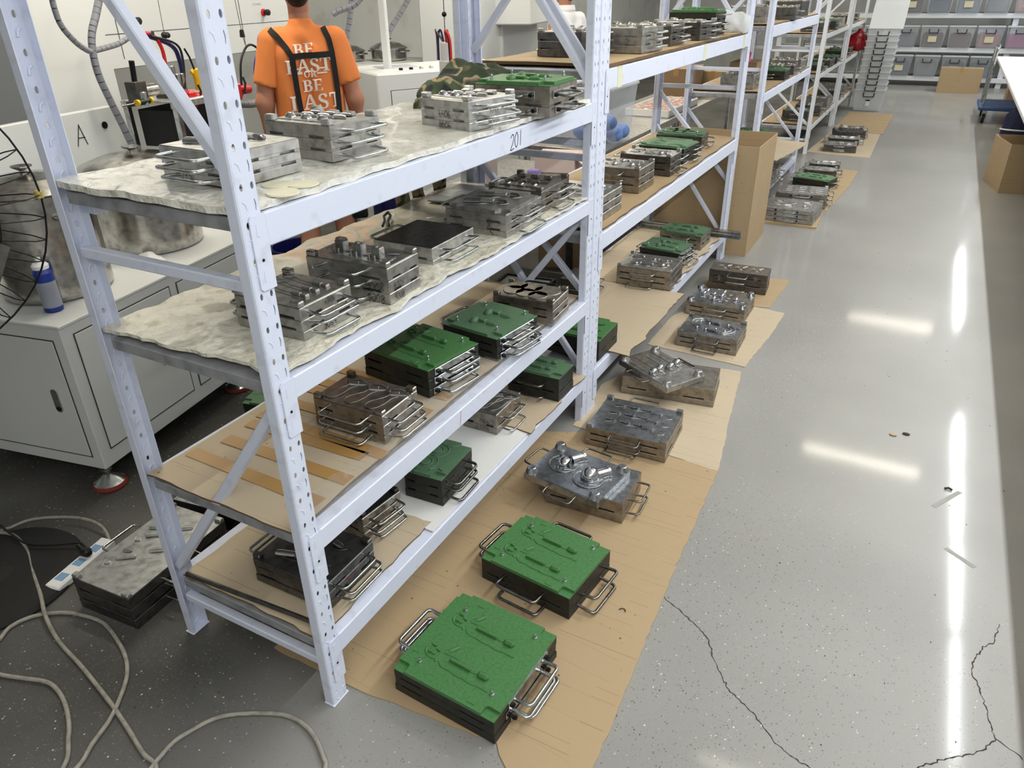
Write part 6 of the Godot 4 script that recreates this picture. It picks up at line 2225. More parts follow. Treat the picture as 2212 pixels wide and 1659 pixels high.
	b.lathe([Vector2(0, 0), Vector2(0.13, 0), Vector2(0.165, 0.34), Vector2(0.178, 0.345), Vector2(0.178, 0.37), Vector2(0.168, 0.375), Vector2(0.16, 0.37), Vector2(0.125, 0.01), Vector2(0, 0.01)], 28)
	part("tub", b, M.navy, t)
	b = MB.new()
	b.lathe([Vector2(0.172, 0.31), Vector2(0.178, 0.315), Vector2(0.172, 0.32)], 28)
	part("rim_ring", b, M.navy, t)
	b = MB.new()
	b.lathe([Vector2(0, 0), Vector2(0.1, 0), Vector2(0.1, 0.75), Vector2(0, 0.75)], 24)
	solo("drum", b, M.navy, "narrow dark blue drum behind the second shelf", "drum", Vector3(-1.63, 0.0, -2.55))
	b = MB.new()
	b.lathe([Vector2(0, 0), Vector2(0.05, 0), Vector2(0.05, 0.8), Vector2(0, 0.8)], 18)
	solo("steel_column", b, M.stainless, "steel cylinder standing left of the dark blue drum", "cylinder", Vector3(-1.95, 0.0, -2.55))
	# things on the benches behind the second rack
	t = thing("bench", "grey metal bench behind the racks carrying sponge and pale boxes", "bench", Vector3(-1.15, 0, -3.0))
	b = MB.new()
	b.box(Vector3(0, 0.7, 0), Vector3(0.55, 0.05, 1.3), 0.004)
	part("top", b, M.steel, t)
	for q in [[-.24, -.6], [.24, -.6], [-.24, .6], [.24, .6]]:
		b = MB.new()
		b.box(Vector3(q[0], 0.34, q[1]), Vector3(0.04, 0.68, 0.04), 0.003)
		part("leg", b, M.steel_dark, t)
	b = MB.new()
	b.box(Vector3(0, 0.03, 0), Vector3(0.08, 0.06, 0.05), 0.008)
	solo("sponge", b, mat(Color(0.62, 0.55, 0.82), 0.9), "small purple sponge on the grey bench", "sponge", Vector3(-0.96, 0.726, -3.15), 0.3)
	b = MB.new()
	b.box(Vector3(0, 0.17, 0), Vector3(0.04, 0.34, 0.34), 0.003)
	solo("pale_board", b, mat(Color(0.88, 0.8, 0.77), 0.7), "pale pink board standing on the grey bench", "board", Vector3(-1.0, 0.726, -2.62), 0.2)
	t = thing("carton", "pale pink carton with an open lid behind the far post", "box", Vector3(-0.95, 0.726, -3.48), 0.25)
	b = MB.new()
	b.box(Vector3(0, 0.05, 0), Vector3(0.26, 0.1, 0.26), 0.003)
	part("box_body", b, mat(Color(0.88, 0.8, 0.78), 0.7), t)
	b = MB.new()
	b.x = Transform3D(Basis(Vector3.FORWARD, 0.7), Vector3(0.13, 0.1, 0))
	b.box(Vector3(0.11, 0, 0), Vector3(0.22, 0.004, 0.26), 0.001)
	part("lid", b, mat(Color(0.88, 0.8, 0.78), 0.7), t)
	t = thing("bench", "long grey bench behind the second rack carrying the clear bin and trays", "bench", Vector3(-1.2, 0, -6.0))
	b = MB.new()
	b.box(Vector3(0, 0.72, 0), Vector3(0.7, 0.05, 3.9), 0.004)
	part("top", b, M.steel, t)
	for q in [[-.3, -1.9], [.3, -1.9], [-.3, 1.9], [.3, 1.9], [.3, 0]]:
		b = MB.new()
		b.lathe([Vector2(0.025, 0), Vector2(0.025, 0.7)], 12, Vector3(q[0], 0, q[1]))
		part("leg", b, M.zinc, t)
	clear_bin("clear plastic bin with a black handle holding blue balls", Vector3(-1.04, 0.746, -4.34), 0.42, 0.4, 0.52, M.clear, 0.0)
	for i in 9:
		b = MB.new()
		b.ball(Vector3.ZERO, 0.062, 14, 10, false, Vector3(1.25, 0.9, 1.0))
		solo("foam_ball", b, mat(Color(0.5, 0.63, 0.9), 0.8), "soft light blue foam lump inside the clear bin", "foam", Vector3(-1.14 + 0.125 * (i % 3), 0.82 + 0.1 * (i / 6), -4.46 + 0.14 * ((i / 3) % 3)), i * 1.1, "blue foam lumps in the clear bin")
	t = thing("tray", "white tray full of small pink and white scraps on the bench", "tray", Vector3(-1.1, 0.746, -6.1))
	b = MB.new()
	b.box(Vector3(0, 0.005, 0), Vector3(0.4, 0.01, 0.9), 0.002)
	for s in [-1, 1]:
		b.box(Vector3(s * 0.2, 0.03, 0), Vector3(0.012, 0.06, 0.9), 0.003)
		b.box(Vector3(0, 0.03, s * 0.45), Vector3(0.4, 0.06, 0.012), 0.003)
	part("shell", b, M.white, t)
	b = MB.new()
	for i in 160:
		b.rbox(Vector3(rng.randf_range(-.18, .18), rng.randf_range(0.02, 0.065), rng.randf_range(-.42, .42)), Vector3(rng.randf_range(.02, .05), 0.012, rng.randf_range(.01, .03)), rng.randf() * 3.0, 0.002)
	var sc := solo("scraps", b, mat(Color(0.9, 0.78, 0.74), 0.7), "heap of small pale scraps in the white tray", "scraps", Vector3(-1.1, 0.746, -6.1))
	sc.set_meta("kind", "stuff")
	carton("brown cardboard box on the bench behind the second rack's far post", Vector3(-1.25, 0.746, -7.1), Vector3(0.4, 0.28, 0.5), 0.1, M.card_dark, false)
	carton("second brown cardboard box on the bench, to the right of the first", Vector3(-0.98, 0.746, -7.5), Vector3(0.3, 0.22, 0.3), 0.0, M.card, false)
	carton("tall open cardboard box standing between the second and third rack", Vector3(-0.24, 0.0, -4.74), Vector3(0.76, 0.78, 0.64), 0.0, M.card, true)
	carton("cardboard box on the floor behind the low shelf of the second rack", Vector3(-1.0, 0.0, -3.75), Vector3(0.34, 0.3, 0.3), 0.2, M.card, false)
	carton("small brown box with white paper on the third rack's middle shelf", Vector3(-0.32, 1.042, -5.85), Vector3(0.22, 0.16, 0.3), 0.0, M.card_dark, false)
	b = MB.new()
	b.lathe([Vector2(0, 0), Vector2(0.035, 0), Vector2(0.035, 0.06), Vector2(0.012, 0.11), Vector2(0.012, 0.13), Vector2(0, 0.13)], 14)
	solo("squeeze_bottle", b, mat(Color(0.9, 0.4, 0.62), 0.4), "small pink bottle on the brown box of the third rack", "bottle", Vector3(-0.32, 1.203, -5.8))
	b = MB.new()
	b.lathe([Vector2(0, 0), Vector2(0.04, 0), Vector2(0.04, 0.1), Vector2(0.03, 0.13), Vector2(0.012, 0.2), Vector2(0, 0.2)], 14)
	solo("squeeze_bottle", b, M.clear, "clear bottle with red liquid behind the second rack's top shelf", "bottle", Vector3(-0.6, 1.5, -4.72))
	# framed board lying behind the bottom shelves
	t = thing("framed_board", "flat board with a black frame lying behind the bottom shelf's far end", "board", Vector3(-0.85, 0.0, -2.55), 0.1)
	b = MB.new()
	b.box(Vector3(0, 0.15, 0), Vector3(0.3, 0.01, 0.8), 0.001)
	part("sheet", b, M.panel_grey, t)
	b = MB.new()
	for s in [-1, 1]:
		b.box(Vector3(s * 0.16, 0.15, 0), Vector3(0.02, 0.03, 0.84), 0.002)
		b.box(Vector3(0, 0.15, s * 0.41), Vector3(0.3, 0.03, 0.02), 0.002)
	part("frame", b, M.black, t)
	b = MB.new()
	for s in [-1, 1]:
		b.box(Vector3(0, 0.07, s * 0.35), Vector3(0.3, 0.14, 0.04), 0.002)
	part("support", b, M.board, t)
	# long channel bar on the low shelf, plastic bag on the top shelf
	b = MB.new()
	for q in [[0.0, 0.026, 0.05, 0.003], [0.0, 0.05, 0.004, 0.04], [0.0, 0.002, 0.004, 0.04]]:
		b.box(Vector3(0, q[1], 0.018 if q[3] > 0.01 else 0.0), Vector3(0.8, q[2] if q[3] < 0.01 else 0.003, q[3]), 0.0008)
	b.box(Vector3(0, 0.026, 0.006), Vector3(0.8, 0.008, 0.006), 0.002)
	solo("channel_bar", b, M.zinc, "long grey steel channel jutting out of the second rack's low shelf", "bar", Vector3(-0.25, 0.223, -4.12))
	var bag := Bones.new()
	bag.k = 0.06
	bag.add(Vector3(-.08, .05, 0), Vector3(.08, .05, .02), .06, .07)
	bag.add(Vector3(0, .06, -.06), Vector3(.03, .09, .05), .05, .045)
	bag.cut = [[Vector3(0, -1, 0), 0.0]]
	solo("plastic_bag", nets(bag, Vector3(-.2, -.01, -.16), Vector3(.2, .2, .16), 0.011, 0.06), M.frost, "crumpled clear plastic bag at the far end of the second rack's top shelf", "bag", Vector3(-0.13, 1.513, -4.12))
	# tongs lying on the second shelf, plain grey board at its back
	t = thing("tongs", "black tongs lying at the back of the second shelf", "tongs", Vector3(-0.5, 1.053, -1.08), 0.6)
	for s in [-1, 1]:
		b = MB.new()
		b.tube([Vector3(0, 0.006, -0.09), Vector3(s * 0.012, 0.008, -0.03), Vector3(s * 0.006, 0.008, 0.03), Vector3(s * 0.011, 0.006, 0.09)], 0.0045, 6)
		part("arm", b, M.bolt, t)
	b = MB.new()
	b.box(Vector3(0, 0.004, 0), Vector3(0.2, 0.008, 0.28), 0.002)
	solo("grey_board", b, M.board, "thin grey board at the back of the second shelf, behind the mold marked 5", "board", Vector3(-0.44, 1.05, -1.52), 0.1)
	for q in [[-0.079, -0.188, "leftmost"], [-0.035, -0.215, "rightmost"], [-0.02, -0.14, "frontmost"]]:
		b = MB.new()
		b.lathe([Vector2(0, 0), Vector2(0.036, 0), Vector2(0.034, 0.003), Vector2(0, 0.004)], 24)
		solo("foam_pad", b, mat(Color(0.84, 0.82, 0.72), 0.6), "thin yellowish round foam pad on the top shelf beside the post, %s of three" % q[2], "pad", Vector3(q[0], 1.41, q[1]), 0.0, "round foam pads on the top shelf")

func carton(label: String, at: Vector3, s: Vector3, turn: float, m: Material, open: bool) -> void:
	var t := thing("carton", label, "box", at, turn)
	var b := MB.new()
	var th := 0.006
	for k in [-1, 1]:
		b.box(Vector3(k * (s.x - th) * 0.5, s.y * 0.5, 0), Vector3(th, s.y, s.z), 0.001)
		b.box(Vector3(0, s.y * 0.5, k * (s.z - th) * 0.5), Vector3(s.x - th * 2, s.y, th), 0.001)
	b.box(Vector3(0, th * 0.5, 0), Vector3(s.x - th * 2, th, s.z - th * 2))
	part("walls", b, m, t)
	if open:
		return
	for k in [-1, 1]:
		b = MB.new()
		b.box(Vector3(k * s.x * 0.25, s.y + 0.002, 0), Vector3(s.x * 0.5 - 0.003, 0.004, s.z), 0.001)
		part("flap", b, m, t)
	b = MB.new()
	b.box(Vector3(0, s.y + 0.0045, 0), Vector3(0.05, 0.0008, s.z))
	for k in [-1, 1]:
		b.box(Vector3(0, s.y - 0.03, k * (s.z * 0.5 + 0.0005)), Vector3(0.05, 0.07, 0.0008))
	part("tape", b, M.tape, t)

func clear_bin(label: String, at: Vector3, w: float, h: float, d: float, m: Material, turn: float, group := "", lid := false, tag_card := false) -> Node3D:
	var t := thing("plastic_bin", label, "bin", at, turn, group)
	var b := MB.new()
	var k := 0.86
	var p := []
	for y in [0.0, h]:
		var f := k if y == 0.0 else 1.0
		p.append([Vector3(-w * f, 0, d * f) * 0.5 + Vector3(0, y, 0), Vector3(w * f, 0, d * f) * 0.5 + Vector3(0, y, 0), Vector3(w * f, 0, -d * f) * 0.5 + Vector3(0, y, 0), Vector3(-w * f, 0, -d * f) * 0.5 + Vector3(0, y, 0)])
	for i in 4:
		var j := (i + 1) % 4
		b.oq(p[0][i], p[0][j], p[1][j], p[1][i], Vector3(0, h * 0.5, 0))
	b.quad(p[0][3], p[0][2], p[0][1], p[0][0])
	part("shell", b, m, t)
	b = MB.new()
	for s in [-1, 1]:
		b.box(Vector3(s * w * 0.5, h, 0), Vector3(0.02, 0.018, d + 0.02), 0.004)
		b.box(Vector3(0, h, s * d * 0.5), Vector3(w, 0.018, 0.02), 0.004)
	if lid:
		b.box(Vector3(0, h + 0.012, 0), Vector3(w, 0.012, d), 0.003)
	part("rim", b, M.frost, t)
	b = MB.new()
	b.tube([Vector3(-0.075, h * 0.86, d * 0.5), Vector3(-0.075, h * 0.86, d * 0.5 + 0.03), Vector3(-0.07, h * 0.7, d * 0.5 + 0.03), Vector3(0.07, h * 0.7, d * 0.5 + 0.03), Vector3(0.075, h * 0.86, d * 0.5 + 0.03), Vector3(0.075, h * 0.86, d * 0.5)], 0.009, 7)
	part("handle", b, M.black, t)
	if tag_card:
		b = MB.new()
		b.box(Vector3(0, h * 0.42, d * 0.5 * 0.95 + 0.006), Vector3(0.14, 0.1, 0.002))
		part("label_card", b, mat(Color(0.85, 0.82, 0.7), 0.8), t)
	return t

func make_far() -> void:
	# wall rack with bins at the end of the aisle
	var t := thing("bin_rack", "long white rack of storage bins across the far end of the aisle", "rack", Vector3(0.0, 0, -16.0))
	for x in [-1.9, 0.05, 2.1, 4.2]:
		for z in [0.0, -0.5]:
			var p := part("upright_post", post_mesh(0.09, 0.034, 2.3, true), M.rack_far, t)
			p.position = Vector3(x - 0.04, 0, z)
			p.rotation.y = -PI / 2
	var b: MB
	for y in [0.13, 0.63, 1.2, 1.75]:
		for z in [0.0, -0.5]:
			b = MB.new()
			b.box(Vector3(1.15, y, z + 0.02), Vector3(6.1, 0.08, 0.04), 0.004)
			part("beam", b, M.rack_far, t)
		b = MB.new()
		b.box(Vector3(1.15, y + 0.02, -0.25), Vector3(6.1, 0.02, 0.45), 0.002)
		part("shelf_panel", b, M.board, t)
	var tint := [Color(0.42, 0.42, 0.45, 0.62), Color(0.3, 0.2, 0.17, 0.7), Color(0.33, 0.2, 0.18, 0.7), Color(0.62, 0.45, 0.47, 0.65), Color(0.6, 0.36, 0.52, 0.65), Color(0.4, 0.45, 0.5, 0.6), Color(0.28, 0.32, 0.38, 0.65)]
	var says := ["grey", "dark brown", "reddish brown", "dusty pink", "purple pink", "pale blue grey", "slate grey"]
	var mats := []
	for c in tint:
		var mm := mat(Color(c.r, c.g, c.b, 1.0), 0.3)
		mats.append(mm)
	var row := ["bottom", "middle", "top"]
	var nth := ["first", "second", "third", "fourth", "fifth", "sixth", "seventh"]
	for j in 3:
		var y: float = [0.165, 0.665, 1.235][j]
		for i in 6:
			var c: int = [[6, 0, 6, 6, 0, 5], [0, 1, 2, 3, 4, 1], [1, 6, 5, 0, 3, 4]][j][i]
			if j == 0 and i > 3:
				continue
			var bin := clear_bin("%s bin, %s from the left on the %s row of the far rack" % [says[c], nth[i], row[j]], Vector3(0.4 + 0.455 * i, y, -15.98 - 0.12), 0.42, 0.36, 0.42, M.clear, 0.0, "storage bins on the far rack", true, (i + j) % 2 == 0)
			b = MB.new()
			b.box(Vector3(0, 0.13, 0), Vector3(0.345, 0.24, 0.345), 0.03)
			part("filling", b, mats[c], bin)
	clear_bin("grey storage bin left of the post on the middle row of the far rack", Vector3(-0.35, 0.665, -16.1), 0.42, 0.36, 0.42, M.clear, 0.0, "storage bins on the far rack", true)
	# stack of clear bins
	for i in 11:
		var c := clear_bin("%s clear bin in the tall stack at the end of the aisle" % ["lowest", "second lowest", "third lowest", "fourth lowest", "fifth lowest", "middle", "sixth highest", "fifth highest", "fourth highest", "third highest", "second highest"][i], Vector3(0.23 + 0.003 * i, 0.008 + 0.085 * i, -12.38), 0.42, 0.3, 0.4, M.frost, 0.0, "clear bins in the tall stack", false)
		if i == 0:
			b = MB.new()
			b.box(Vector3(0.0, 0.12, 0.2), Vector3(0.06, 0.09, 0.002))
			part("label_card", b, M.white, c)
			b = MB.new()
			b.box(Vector3(0.0, 0.155, 0.2015), Vector3(0.06, 0.02, 0.002))
			part("label_band", b, M.bolt, c)
	for i in 6:
		b = MB.new()
		b.x = Transform3D(Basis(Vector3.RIGHT, 0.9), Vector3.ZERO)
		b.box(Vector3.ZERO, Vector3(0.46, 0.01, 0.4), 0.003)
		b.box(Vector3(0, -0.008, 0.19), Vector3(0.46, 0.02, 0.02), 0.003)
		solo("lid", b, M.frost, "white plastic lid leaning on top of the clear bins, %s" % ["front one", "second", "third", "fourth", "fifth", "rearmost"][i], "lid", Vector3(0.28, 1.31 + 0.012 * i, -12.3 - 0.02 * i), 0.0, "bin lids on the tall stack")
	var bag := Bones.new()
	bag.k = 0.08
	bag.add(Vector3(-.1, .08, 0), Vector3(.1, .1, 0), .1, .13)
	bag.add(Vector3(0, .18, 0), Vector3(.02, .26, 0), .08, .05)
	bag.cut = [[Vector3(0, -1, 0), 0.0]]
	solo("red_bag", nets(bag, Vector3(-.3, -.01, -.2), Vector3(.32, .36, .2), 0.02, 0.05), mat(Color(0.6, 0.08, 0.14), 0.3), "shiny dark red plastic bag at the end of the fifth rack", "bag", Vector3(-0.1, 0.852, -12.35))
	# long white table on the right, open underneath
	t = thing("long_table", "long white-topped work table along the right side of the aisle", "table", Vector3(2.73, 0, -6.0))
	b = MB.new()
	b.box(Vector3(0, 0.735, 0), Vector3(1.82, 0.035, 14.2), 0.004)
	part("top", b, M.white, t)
	b = MB.new()
	b.box(Vector3(-0.86, 0.69, 0), Vector3(0.03, 0.055, 14.0), 0.003)
	b.box(Vector3(0.86, 0.69, 0), Vector3(0.03, 0.055, 14.0), 0.003)
	part("apron_rail", b, M.steel, t)
	for z in [-6.8, -3.4, 0.0, 3.4, 6.8]:
		for x in [-0.55, 0.82]:
			b = MB.new()
			b.box(Vector3(x, 0.36, z), Vector3(0.05, 0.72, 0.05), 0.004)
			part("leg", b, M.steel, t)
	# platform cart
	t = thing("platform_cart", "blue platform cart with a chrome push handle at the aisle's end", "cart", Vector3(1.9, 0, -12.0))
	b = MB.new()
	b.box(Vector3(0.1, 0.2, 0), Vector3(0.62, 0.05, 0.9), 0.012)
	part("deck", b, mat(Color(0.2, 0.32, 0.5), 0.5), t)
	b = MB.new()
	b.tube(smooth([Vector3(-0.16, 0.2, 0.3), Vector3(-0.16, 0.85, 0.3), Vector3(-0.14, 0.96, 0.26), Vector3(-0.14, 0.96, -0.2), Vector3(-0.16, 0.85, -0.24), Vector3(-0.16, 0.2, -0.24)], 5), 0.018, 10)
	part("push_handle", b, M.zinc, t)
	for q in [[-0.12, 0.34], [0.32, 0.34], [-0.12, -0.34], [0.32, -0.34]]:
		b = MB.new()
		b.tube([Vector3(q[0] - 0.018, 0.065, q[1]), Vector3(q[0] + 0.018, 0.065, q[1])], 0.064, 18)
		var w := part("wheel", b, M.rubber, t)
		b = MB.new()
		b.box(Vector3(q[0], 0.12, q[1]), Vector3(0.05, 0.11, 0.04), 0.004)
		part("fork", b, M.zinc, w)
	carton("closed cardboard box lying in front of the far rack", Vector3(1.45, 0.0, -15.2), Vector3(0.66, 0.4, 0.34), 0.0, M.card, false)
	carton("cardboard box under the far end of the long table", Vector3(2.3, 0.0, -13.5), Vector3(0.4, 0.4, 0.5), 0.0, M.card, false)
	carton("open cardboard box at the edge of the long table's shade", Vector3(1.99, 0.0, -7.62), Vector3(0.42, 0.44, 0.56), 0.2, M.card, true)
	var sack := Bones.new()
	sack.k = 0.08
	sack.add(Vector3(0, .12, 0), Vector3(0, .45, 0), .16, .14)
	sack.add(Vector3(.05, .45, .02), Vector3(.08, .58, 0), .12, .06)
	sack.cut = [[Vector3(0, -1, 0), 0.0]]
	t = thing("sack", "dark blue cloth sack with a white cord under the long table", "sack", Vector3(2.0, 0.0, -8.9))
	part("cloth", nets(sack, Vector3(-.25, -.01, -.25), Vector3(.3, .68, .25), 0.02, 0.05), mat(Color(0.13, 0.14, 0.27), 0.9), t)
	b = MB.new()
	var ring := []
	for i in 17:
		ring.append(Vector3(cos(TAU * i / 16) * 0.175, 0.34 + 0.015 * sin(TAU * i / 16), sin(TAU * i / 16) * 0.175))
	b.tube(ring, 0.008, 6)
	part("cord", b, M.white, t)

func make_floor_things() -> void:
	# cables
	var c := "grey cable %s"
	hose(c % "crossing the fan base and running along the floor to the front", flat([[-1.593, 0.01], [-1.517, -0.007], [-1.394, 0.02], [-1.285, 0.07], [-1.139, 0.132], [-1.028, 0.184], [-0.916, 0.219], [-0.78, 0.244], [-0.668, 0.268], [-0.547, 0.296], [-0.448, 0.323], [-0.35, 0.352], [-0.286, 0.363], [-0.24, 0.43]], 0.027), 0.0065, M.cable, "cable")
	hose(c % "making the big floor loop beside the steel mold behind the rack", flat([[-1.089, 0.301], [-1.111, 0.253], [-1.09, 0.194], [-1.025, 0.142], [-0.949, 0.116], [-0.862, 0.106], [-0.77, 0.127], [-0.68, 0.161], [-0.615, 0.203], [-0.567, 0.258], [-0.524, 0.324], [-0.497, 0.399], [-0.47, 0.46], [-0.46, 0.6]], 0.0075), 0.0065, M.cable, "cable")
	hose(c % "bending round on the floor at the lower left corner", flat([[-1.05, 0.4], [-0.953, 0.38], [-0.881, 0.357], [-0.805, 0.332], [-0.751, 0.333], [-0.69, 0.35], [-0.622, 0.382], [-0.569, 0.418], [-0.502, 0.476], [-0.47, 0.6]], 0.0075), 0.0065, M.cable, "cable")
	hose(c % "curving on the floor in front of the nearest post", flat([[-0.286, 0.42], [-0.307, 0.305], [-0.291, 0.24], [-0.255, 0.176], [-0.172, 0.12], [-0.093, 0.088], [-0.025, 0.089], [0.032, 0.109], [0.08, 0.138], [0.104, 0.158], [0.13, 0.23]], 0.0075), 0.0065, M.cable, "cable")
	hose(c % "arching round behind the fan base to the power strip", flat([[-1.62, 0.06], [-1.577, -0.022], [-1.55, -0.09], [-1.469, -0.148], [-1.378, -0.185], [-1.276, -0.189], [-1.207, -0.166], [-1.165, -0.13]], 0.03), 0.006, M.cable, "cable")
	hose("thin black cord lying over the fan base to the power strip", flat([[-1.631, -0.012], [-1.512, 0.003], [-1.402, 0.008], [-1.32, -0.029], [-1.245, -0.079], [-1.205, -0.078]], 0.045), 0.004, M.black, "cable")
	# power strip with plug
	var t := thing("power_strip", "white power strip with blue marks beside the steel mold", "power strip", Vector3(-1.165, 0.0, -0.03), 0.2)
	var b := MB.new()
	b.box(Vector3(0, 0.016, 0), Vector3(0.06, 0.03, 0.26), 0.006)
	part("case", b, M.white, t)
	for i in 3:
		b = MB.new()
		b.box(Vector3(0, 0.0315, 0.08 - 0.075 * i), Vector3(0.034, 0.002, 0.034))
		part("socket_mark", b, mat(Color(0.5, 0.65, 0.8), 0.5), t)
	b = MB.new()
	b.box(Vector3(0, 0.048, -0.03), Vector3(0.04, 0.032, 0.03), 0.008)
	b.tube([Vector3(0, 0.05, -0.03), Vector3(-0.04, 0.06, -0.04)], 0.008, 8)
	part("plug", b, M.black, t)
	# standing fan
	t = thing("standing_fan", "big black standing fan with a wire guard at the left edge", "fan", Vector3(-1.37, 0, 0.15))
	b = MB.new()
	b.lathe([Vector2(0, 0.001), Vector2(0.268, 0.001), Vector2(0.272, 0.01), Vector2(0.262, 0.022), Vector2(0.2, 0.03), Vector2(0.06, 0.034), Vector2(0.04, 0.05), Vector2(0.03, 0.06), Vector2(0, 0.06)], 48)
	part("base", b, M.rubber, t)
	b = MB.new()
	b.tube([Vector3(0, 0.05, 0), Vector3(0, 1.2, 0)], 0.018, 12)
	part("pole", b, M.black, t)
	var g := Node3D.new()
	g.name = "guard"
	t.add_child(g)
	g.position = Vector3(0.1, 1.27, -0.02)
	g.rotation = Vector3(0, deg_to_rad(65), 0)
	var R := 0.42
	for k in 40:
		var a := TAU * k / 40
		var l := []
		for i in 9:
			var s := PI * i / 8.0
			l.append(Vector3(cos(a) * sin(s) * R, sin(a) * sin(s) * R, -cos(s) * 0.11 * (1.0 if i < 5 else 0.9)))
		b = MB.new()
		b.tube(l, 0.0018, 5, false)
		part("guard_wire", b, M.bolt, g)
	for q in [[1.0, 0.0], [0.72, 0.078], [0.72, -0.078], [0.4, 0.1], [0.4, -0.1]]:
		var l := []
		for i in 49:
			l.append(Vector3(cos(TAU * i / 48) * R * q[0], sin(TAU * i / 48) * R * q[0], q[1]))
		b = MB.new()
		b.tube(l, 0.003 if q[0] == 1.0 else 0.002, 5, false)
		part("guard_ring", b, M.bolt, g)
	for k in 3:
		b = MB.new()
		var a := TAU * k / 3
		b.x = Transform3D(Basis(Vector3.BACK, a) * Basis(Vector3.RIGHT, 0.4), Vector3.ZERO)
		b.box(Vector3(0, 0.19, 0), Vector3(0.13, 0.3, 0.003), 0.001)
		part("blade", b, M.steel_dark, g)
	b = MB.new()
	b.tube([Vector3(0, 0, 0.03), Vector3(0, 0, -0.24)], 0.06, 18)
	part("motor", b, M.bolt, g)
	b = MB.new()
	b.box(Vector3(0.0, 0.0, 0.0), Vector3(0.02, 0.024, 0.02), 0.003)
	var clip := part("guard_clip", b, mat(Color(0.75, 0.68, 0.4), 0.5), t)
	clip.position = Vector3(0.27, 1.27, -0.4)
	# cracks in the concrete, tape and crumbs
	for l in [
		[[0.687, -0.834], [0.756, -0.796], [0.821, -0.76], [0.869, -0.718], [0.893, -0.666], [0.933, -0.609], [0.967, -0.569], [1.009, -0.543], [1.056, -0.514], [1.091, -0.481], [1.123, -0.455], [1.164, -0.435], [1.208, -0.427], [1.3, -0.37]],
		[[1.65, -1.2], [1.639, -1.119], [1.607, -1.074], [1.584, -1.018], [1.573, -0.96], [1.594, -0.904], [1.608, -0.841], [1.619, -0.779], [1.63, -0.742], [1.7, -0.7]],
		[[1.63, -0.742], [1.605, -0.694], [1.561, -0.65], [1.522, -0.623], [1.48, -0.581], [1.456, -0.558], [1.38, -0.5]]]:
		crack(l)
	var tapes := [["upper", [1.454, -1.764], [1.543, -1.915]], ["lower", [1.498, -1.521], [1.589, -1.456]]]
	for q in tapes:
		var p := Vector2(q[1][0], q[1][1])
		var e := Vector2(q[2][0], q[2][1])
		b = MB.new()
		b.box(Vector3.ZERO, Vector3(p.distance_to(e), 0.0006, 0.018))
		solo("tape_piece", b, mat(Color(0.5, 0.49, 0.46), 0.4), "%s of the two grey tape strips stuck on the aisle floor" % q[0], "tape", Vector3((p.x + e.x) * 0.5, 0.0006, (p.y + e.y) * 0.5), -atan2(e.y - p.y, e.x - p.x))
	b = MB.new()
	b.tube([Vector3(-0.012, 0.004, 0.003), Vector3(0, 0.006, -0.004), Vector3(0.014, 0.004, 0.002)], 0.0045, 6)
	solo("crumb", b, M.black, "black scrap on the floor above the upper tape strip", "scrap", Vector3(1.501, 0.001, -1.909))
	b = MB.new()
	b.tube([Vector3(-0.011, 0.002, 0.004), Vector3(-0.003, 0.002, -0.005), Vector3(0.007, 0.002, -0.004), Vector3(0.011, 0.002, 0.005)], 0.0015, 6)
	solo("wire_scrap", b, M.black, "tiny curved black wire on the cardboard by the green molds", "wire", Vector3(0.59, 0.005, -0.712))
	for q in [[1.28, -2.247, "pale curled leaf of tape on the polished floor", M.card], [1.331, -2.279, "brown crumb beside the pale curl on the floor", M.crack]]:
		b = MB.new()
		b.ball(Vector3(0, 0.003, 0), 0.014, 8, 6, false, Vector3(1.2, 0.25, 0.8))
		solo("crumb", b, q[3], q[2], "scrap", Vector3(q[0], 0.001, q[1]))
	# fine grit everywhere
	b = MB.new()
	var r := RandomNumberGenerator.new()
	r.seed = 91
	for i in 170:
		var x := r.randf_range(-1.0, 1.7)
		var z := r.randf_range(-7.0, 0.6)
		if x < 0.75 and x > -0.65 and z < 0.05:
			continue
		b.rbox(Vector3(x, 0.001, z), Vector3(r.randf_range(.0015, .004), 0.002, r.randf_range(.0015, .003)), r.randf() * 3.0)
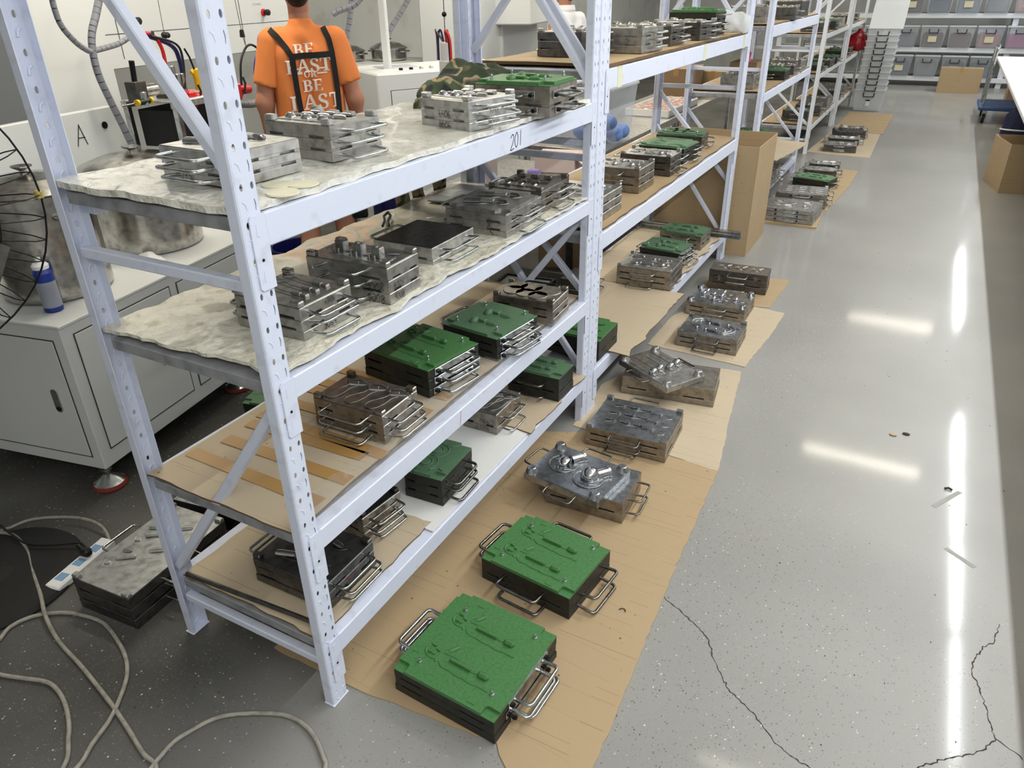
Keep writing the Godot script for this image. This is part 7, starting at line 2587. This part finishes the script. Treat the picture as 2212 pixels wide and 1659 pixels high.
	var gr := solo("grit", b, M.crack, "dark grit scattered over the concrete floor", "grit")
	gr.set_meta("kind", "stuff")
	b = MB.new()
	for i in 120:
		var x := r.randf_range(-1.0, 1.6)
		var z := r.randf_range(-4.0, 0.6)
		if x < 0.75 and x > -0.65 and z < 0.05:
			continue
		b.rbox(Vector3(x, 0.001, z), Vector3(r.randf_range(.0015, .003), 0.0015, r.randf_range(.0015, .003)), r.randf() * 3.0)
	gr = solo("grit", b, M.white, "white specks scattered over the concrete floor", "grit")
	gr.set_meta("kind", "stuff")
	# steel floor rod and plastic shreds at the bottom shelf
	b = MB.new()
	b.tube([Vector3(0, 0, 0), Vector3(-0.5, 0.0, 0.03)], 0.007, 10)
	solo("steel_rod", b, M.steel_dark, "thin dark rod lying along the near edge of the bottom shelf", "rod", Vector3(-0.045, 0.247, -0.05))

func flat(l: Array, y: float) -> Array:
	var r := []
	for q in l:
		r.append([q[0], y if r.size() < 6 or y < 0.01 else 0.0075, q[1]])
	return r

func crack(l: Array) -> void:
	var b := MB.new()
	var r := RandomNumberGenerator.new()
	r.seed = int(l[0][0] * 1000)
	var pts := []
	for i in l.size() - 1:
		for k in 7:
			var p := Vector2(l[i][0], l[i][1]).lerp(Vector2(l[i + 1][0], l[i + 1][1]), k / 7.0)
			pts.append(p + Vector2(r.randf_range(-1, 1), r.randf_range(-1, 1)) * 0.0035)
	var w0 := 0.001
	for i in pts.size() - 1:
		var d: Vector2 = (pts[i + 1] - pts[i]).normalized()
		var w1 := r.randf_range(0.0006, 0.0022)
		var o := Vector2(-d.y, d.x)
		var a: Vector2 = pts[i] + o * w0
		var c: Vector2 = pts[i] - o * w0
		var e: Vector2 = pts[i + 1] + o * w1
		var f: Vector2 = pts[i + 1] - o * w1
		b.oq(Vector3(a.x, 0.0006, a.y), Vector3(c.x, 0.0006, c.y), Vector3(f.x, 0.0006, f.y), Vector3(e.x, 0.0006, e.y), Vector3(a.x, -1, a.y))
		w0 = w1
	part("crack", b, M.crack, get_node("floor") as Node3D)
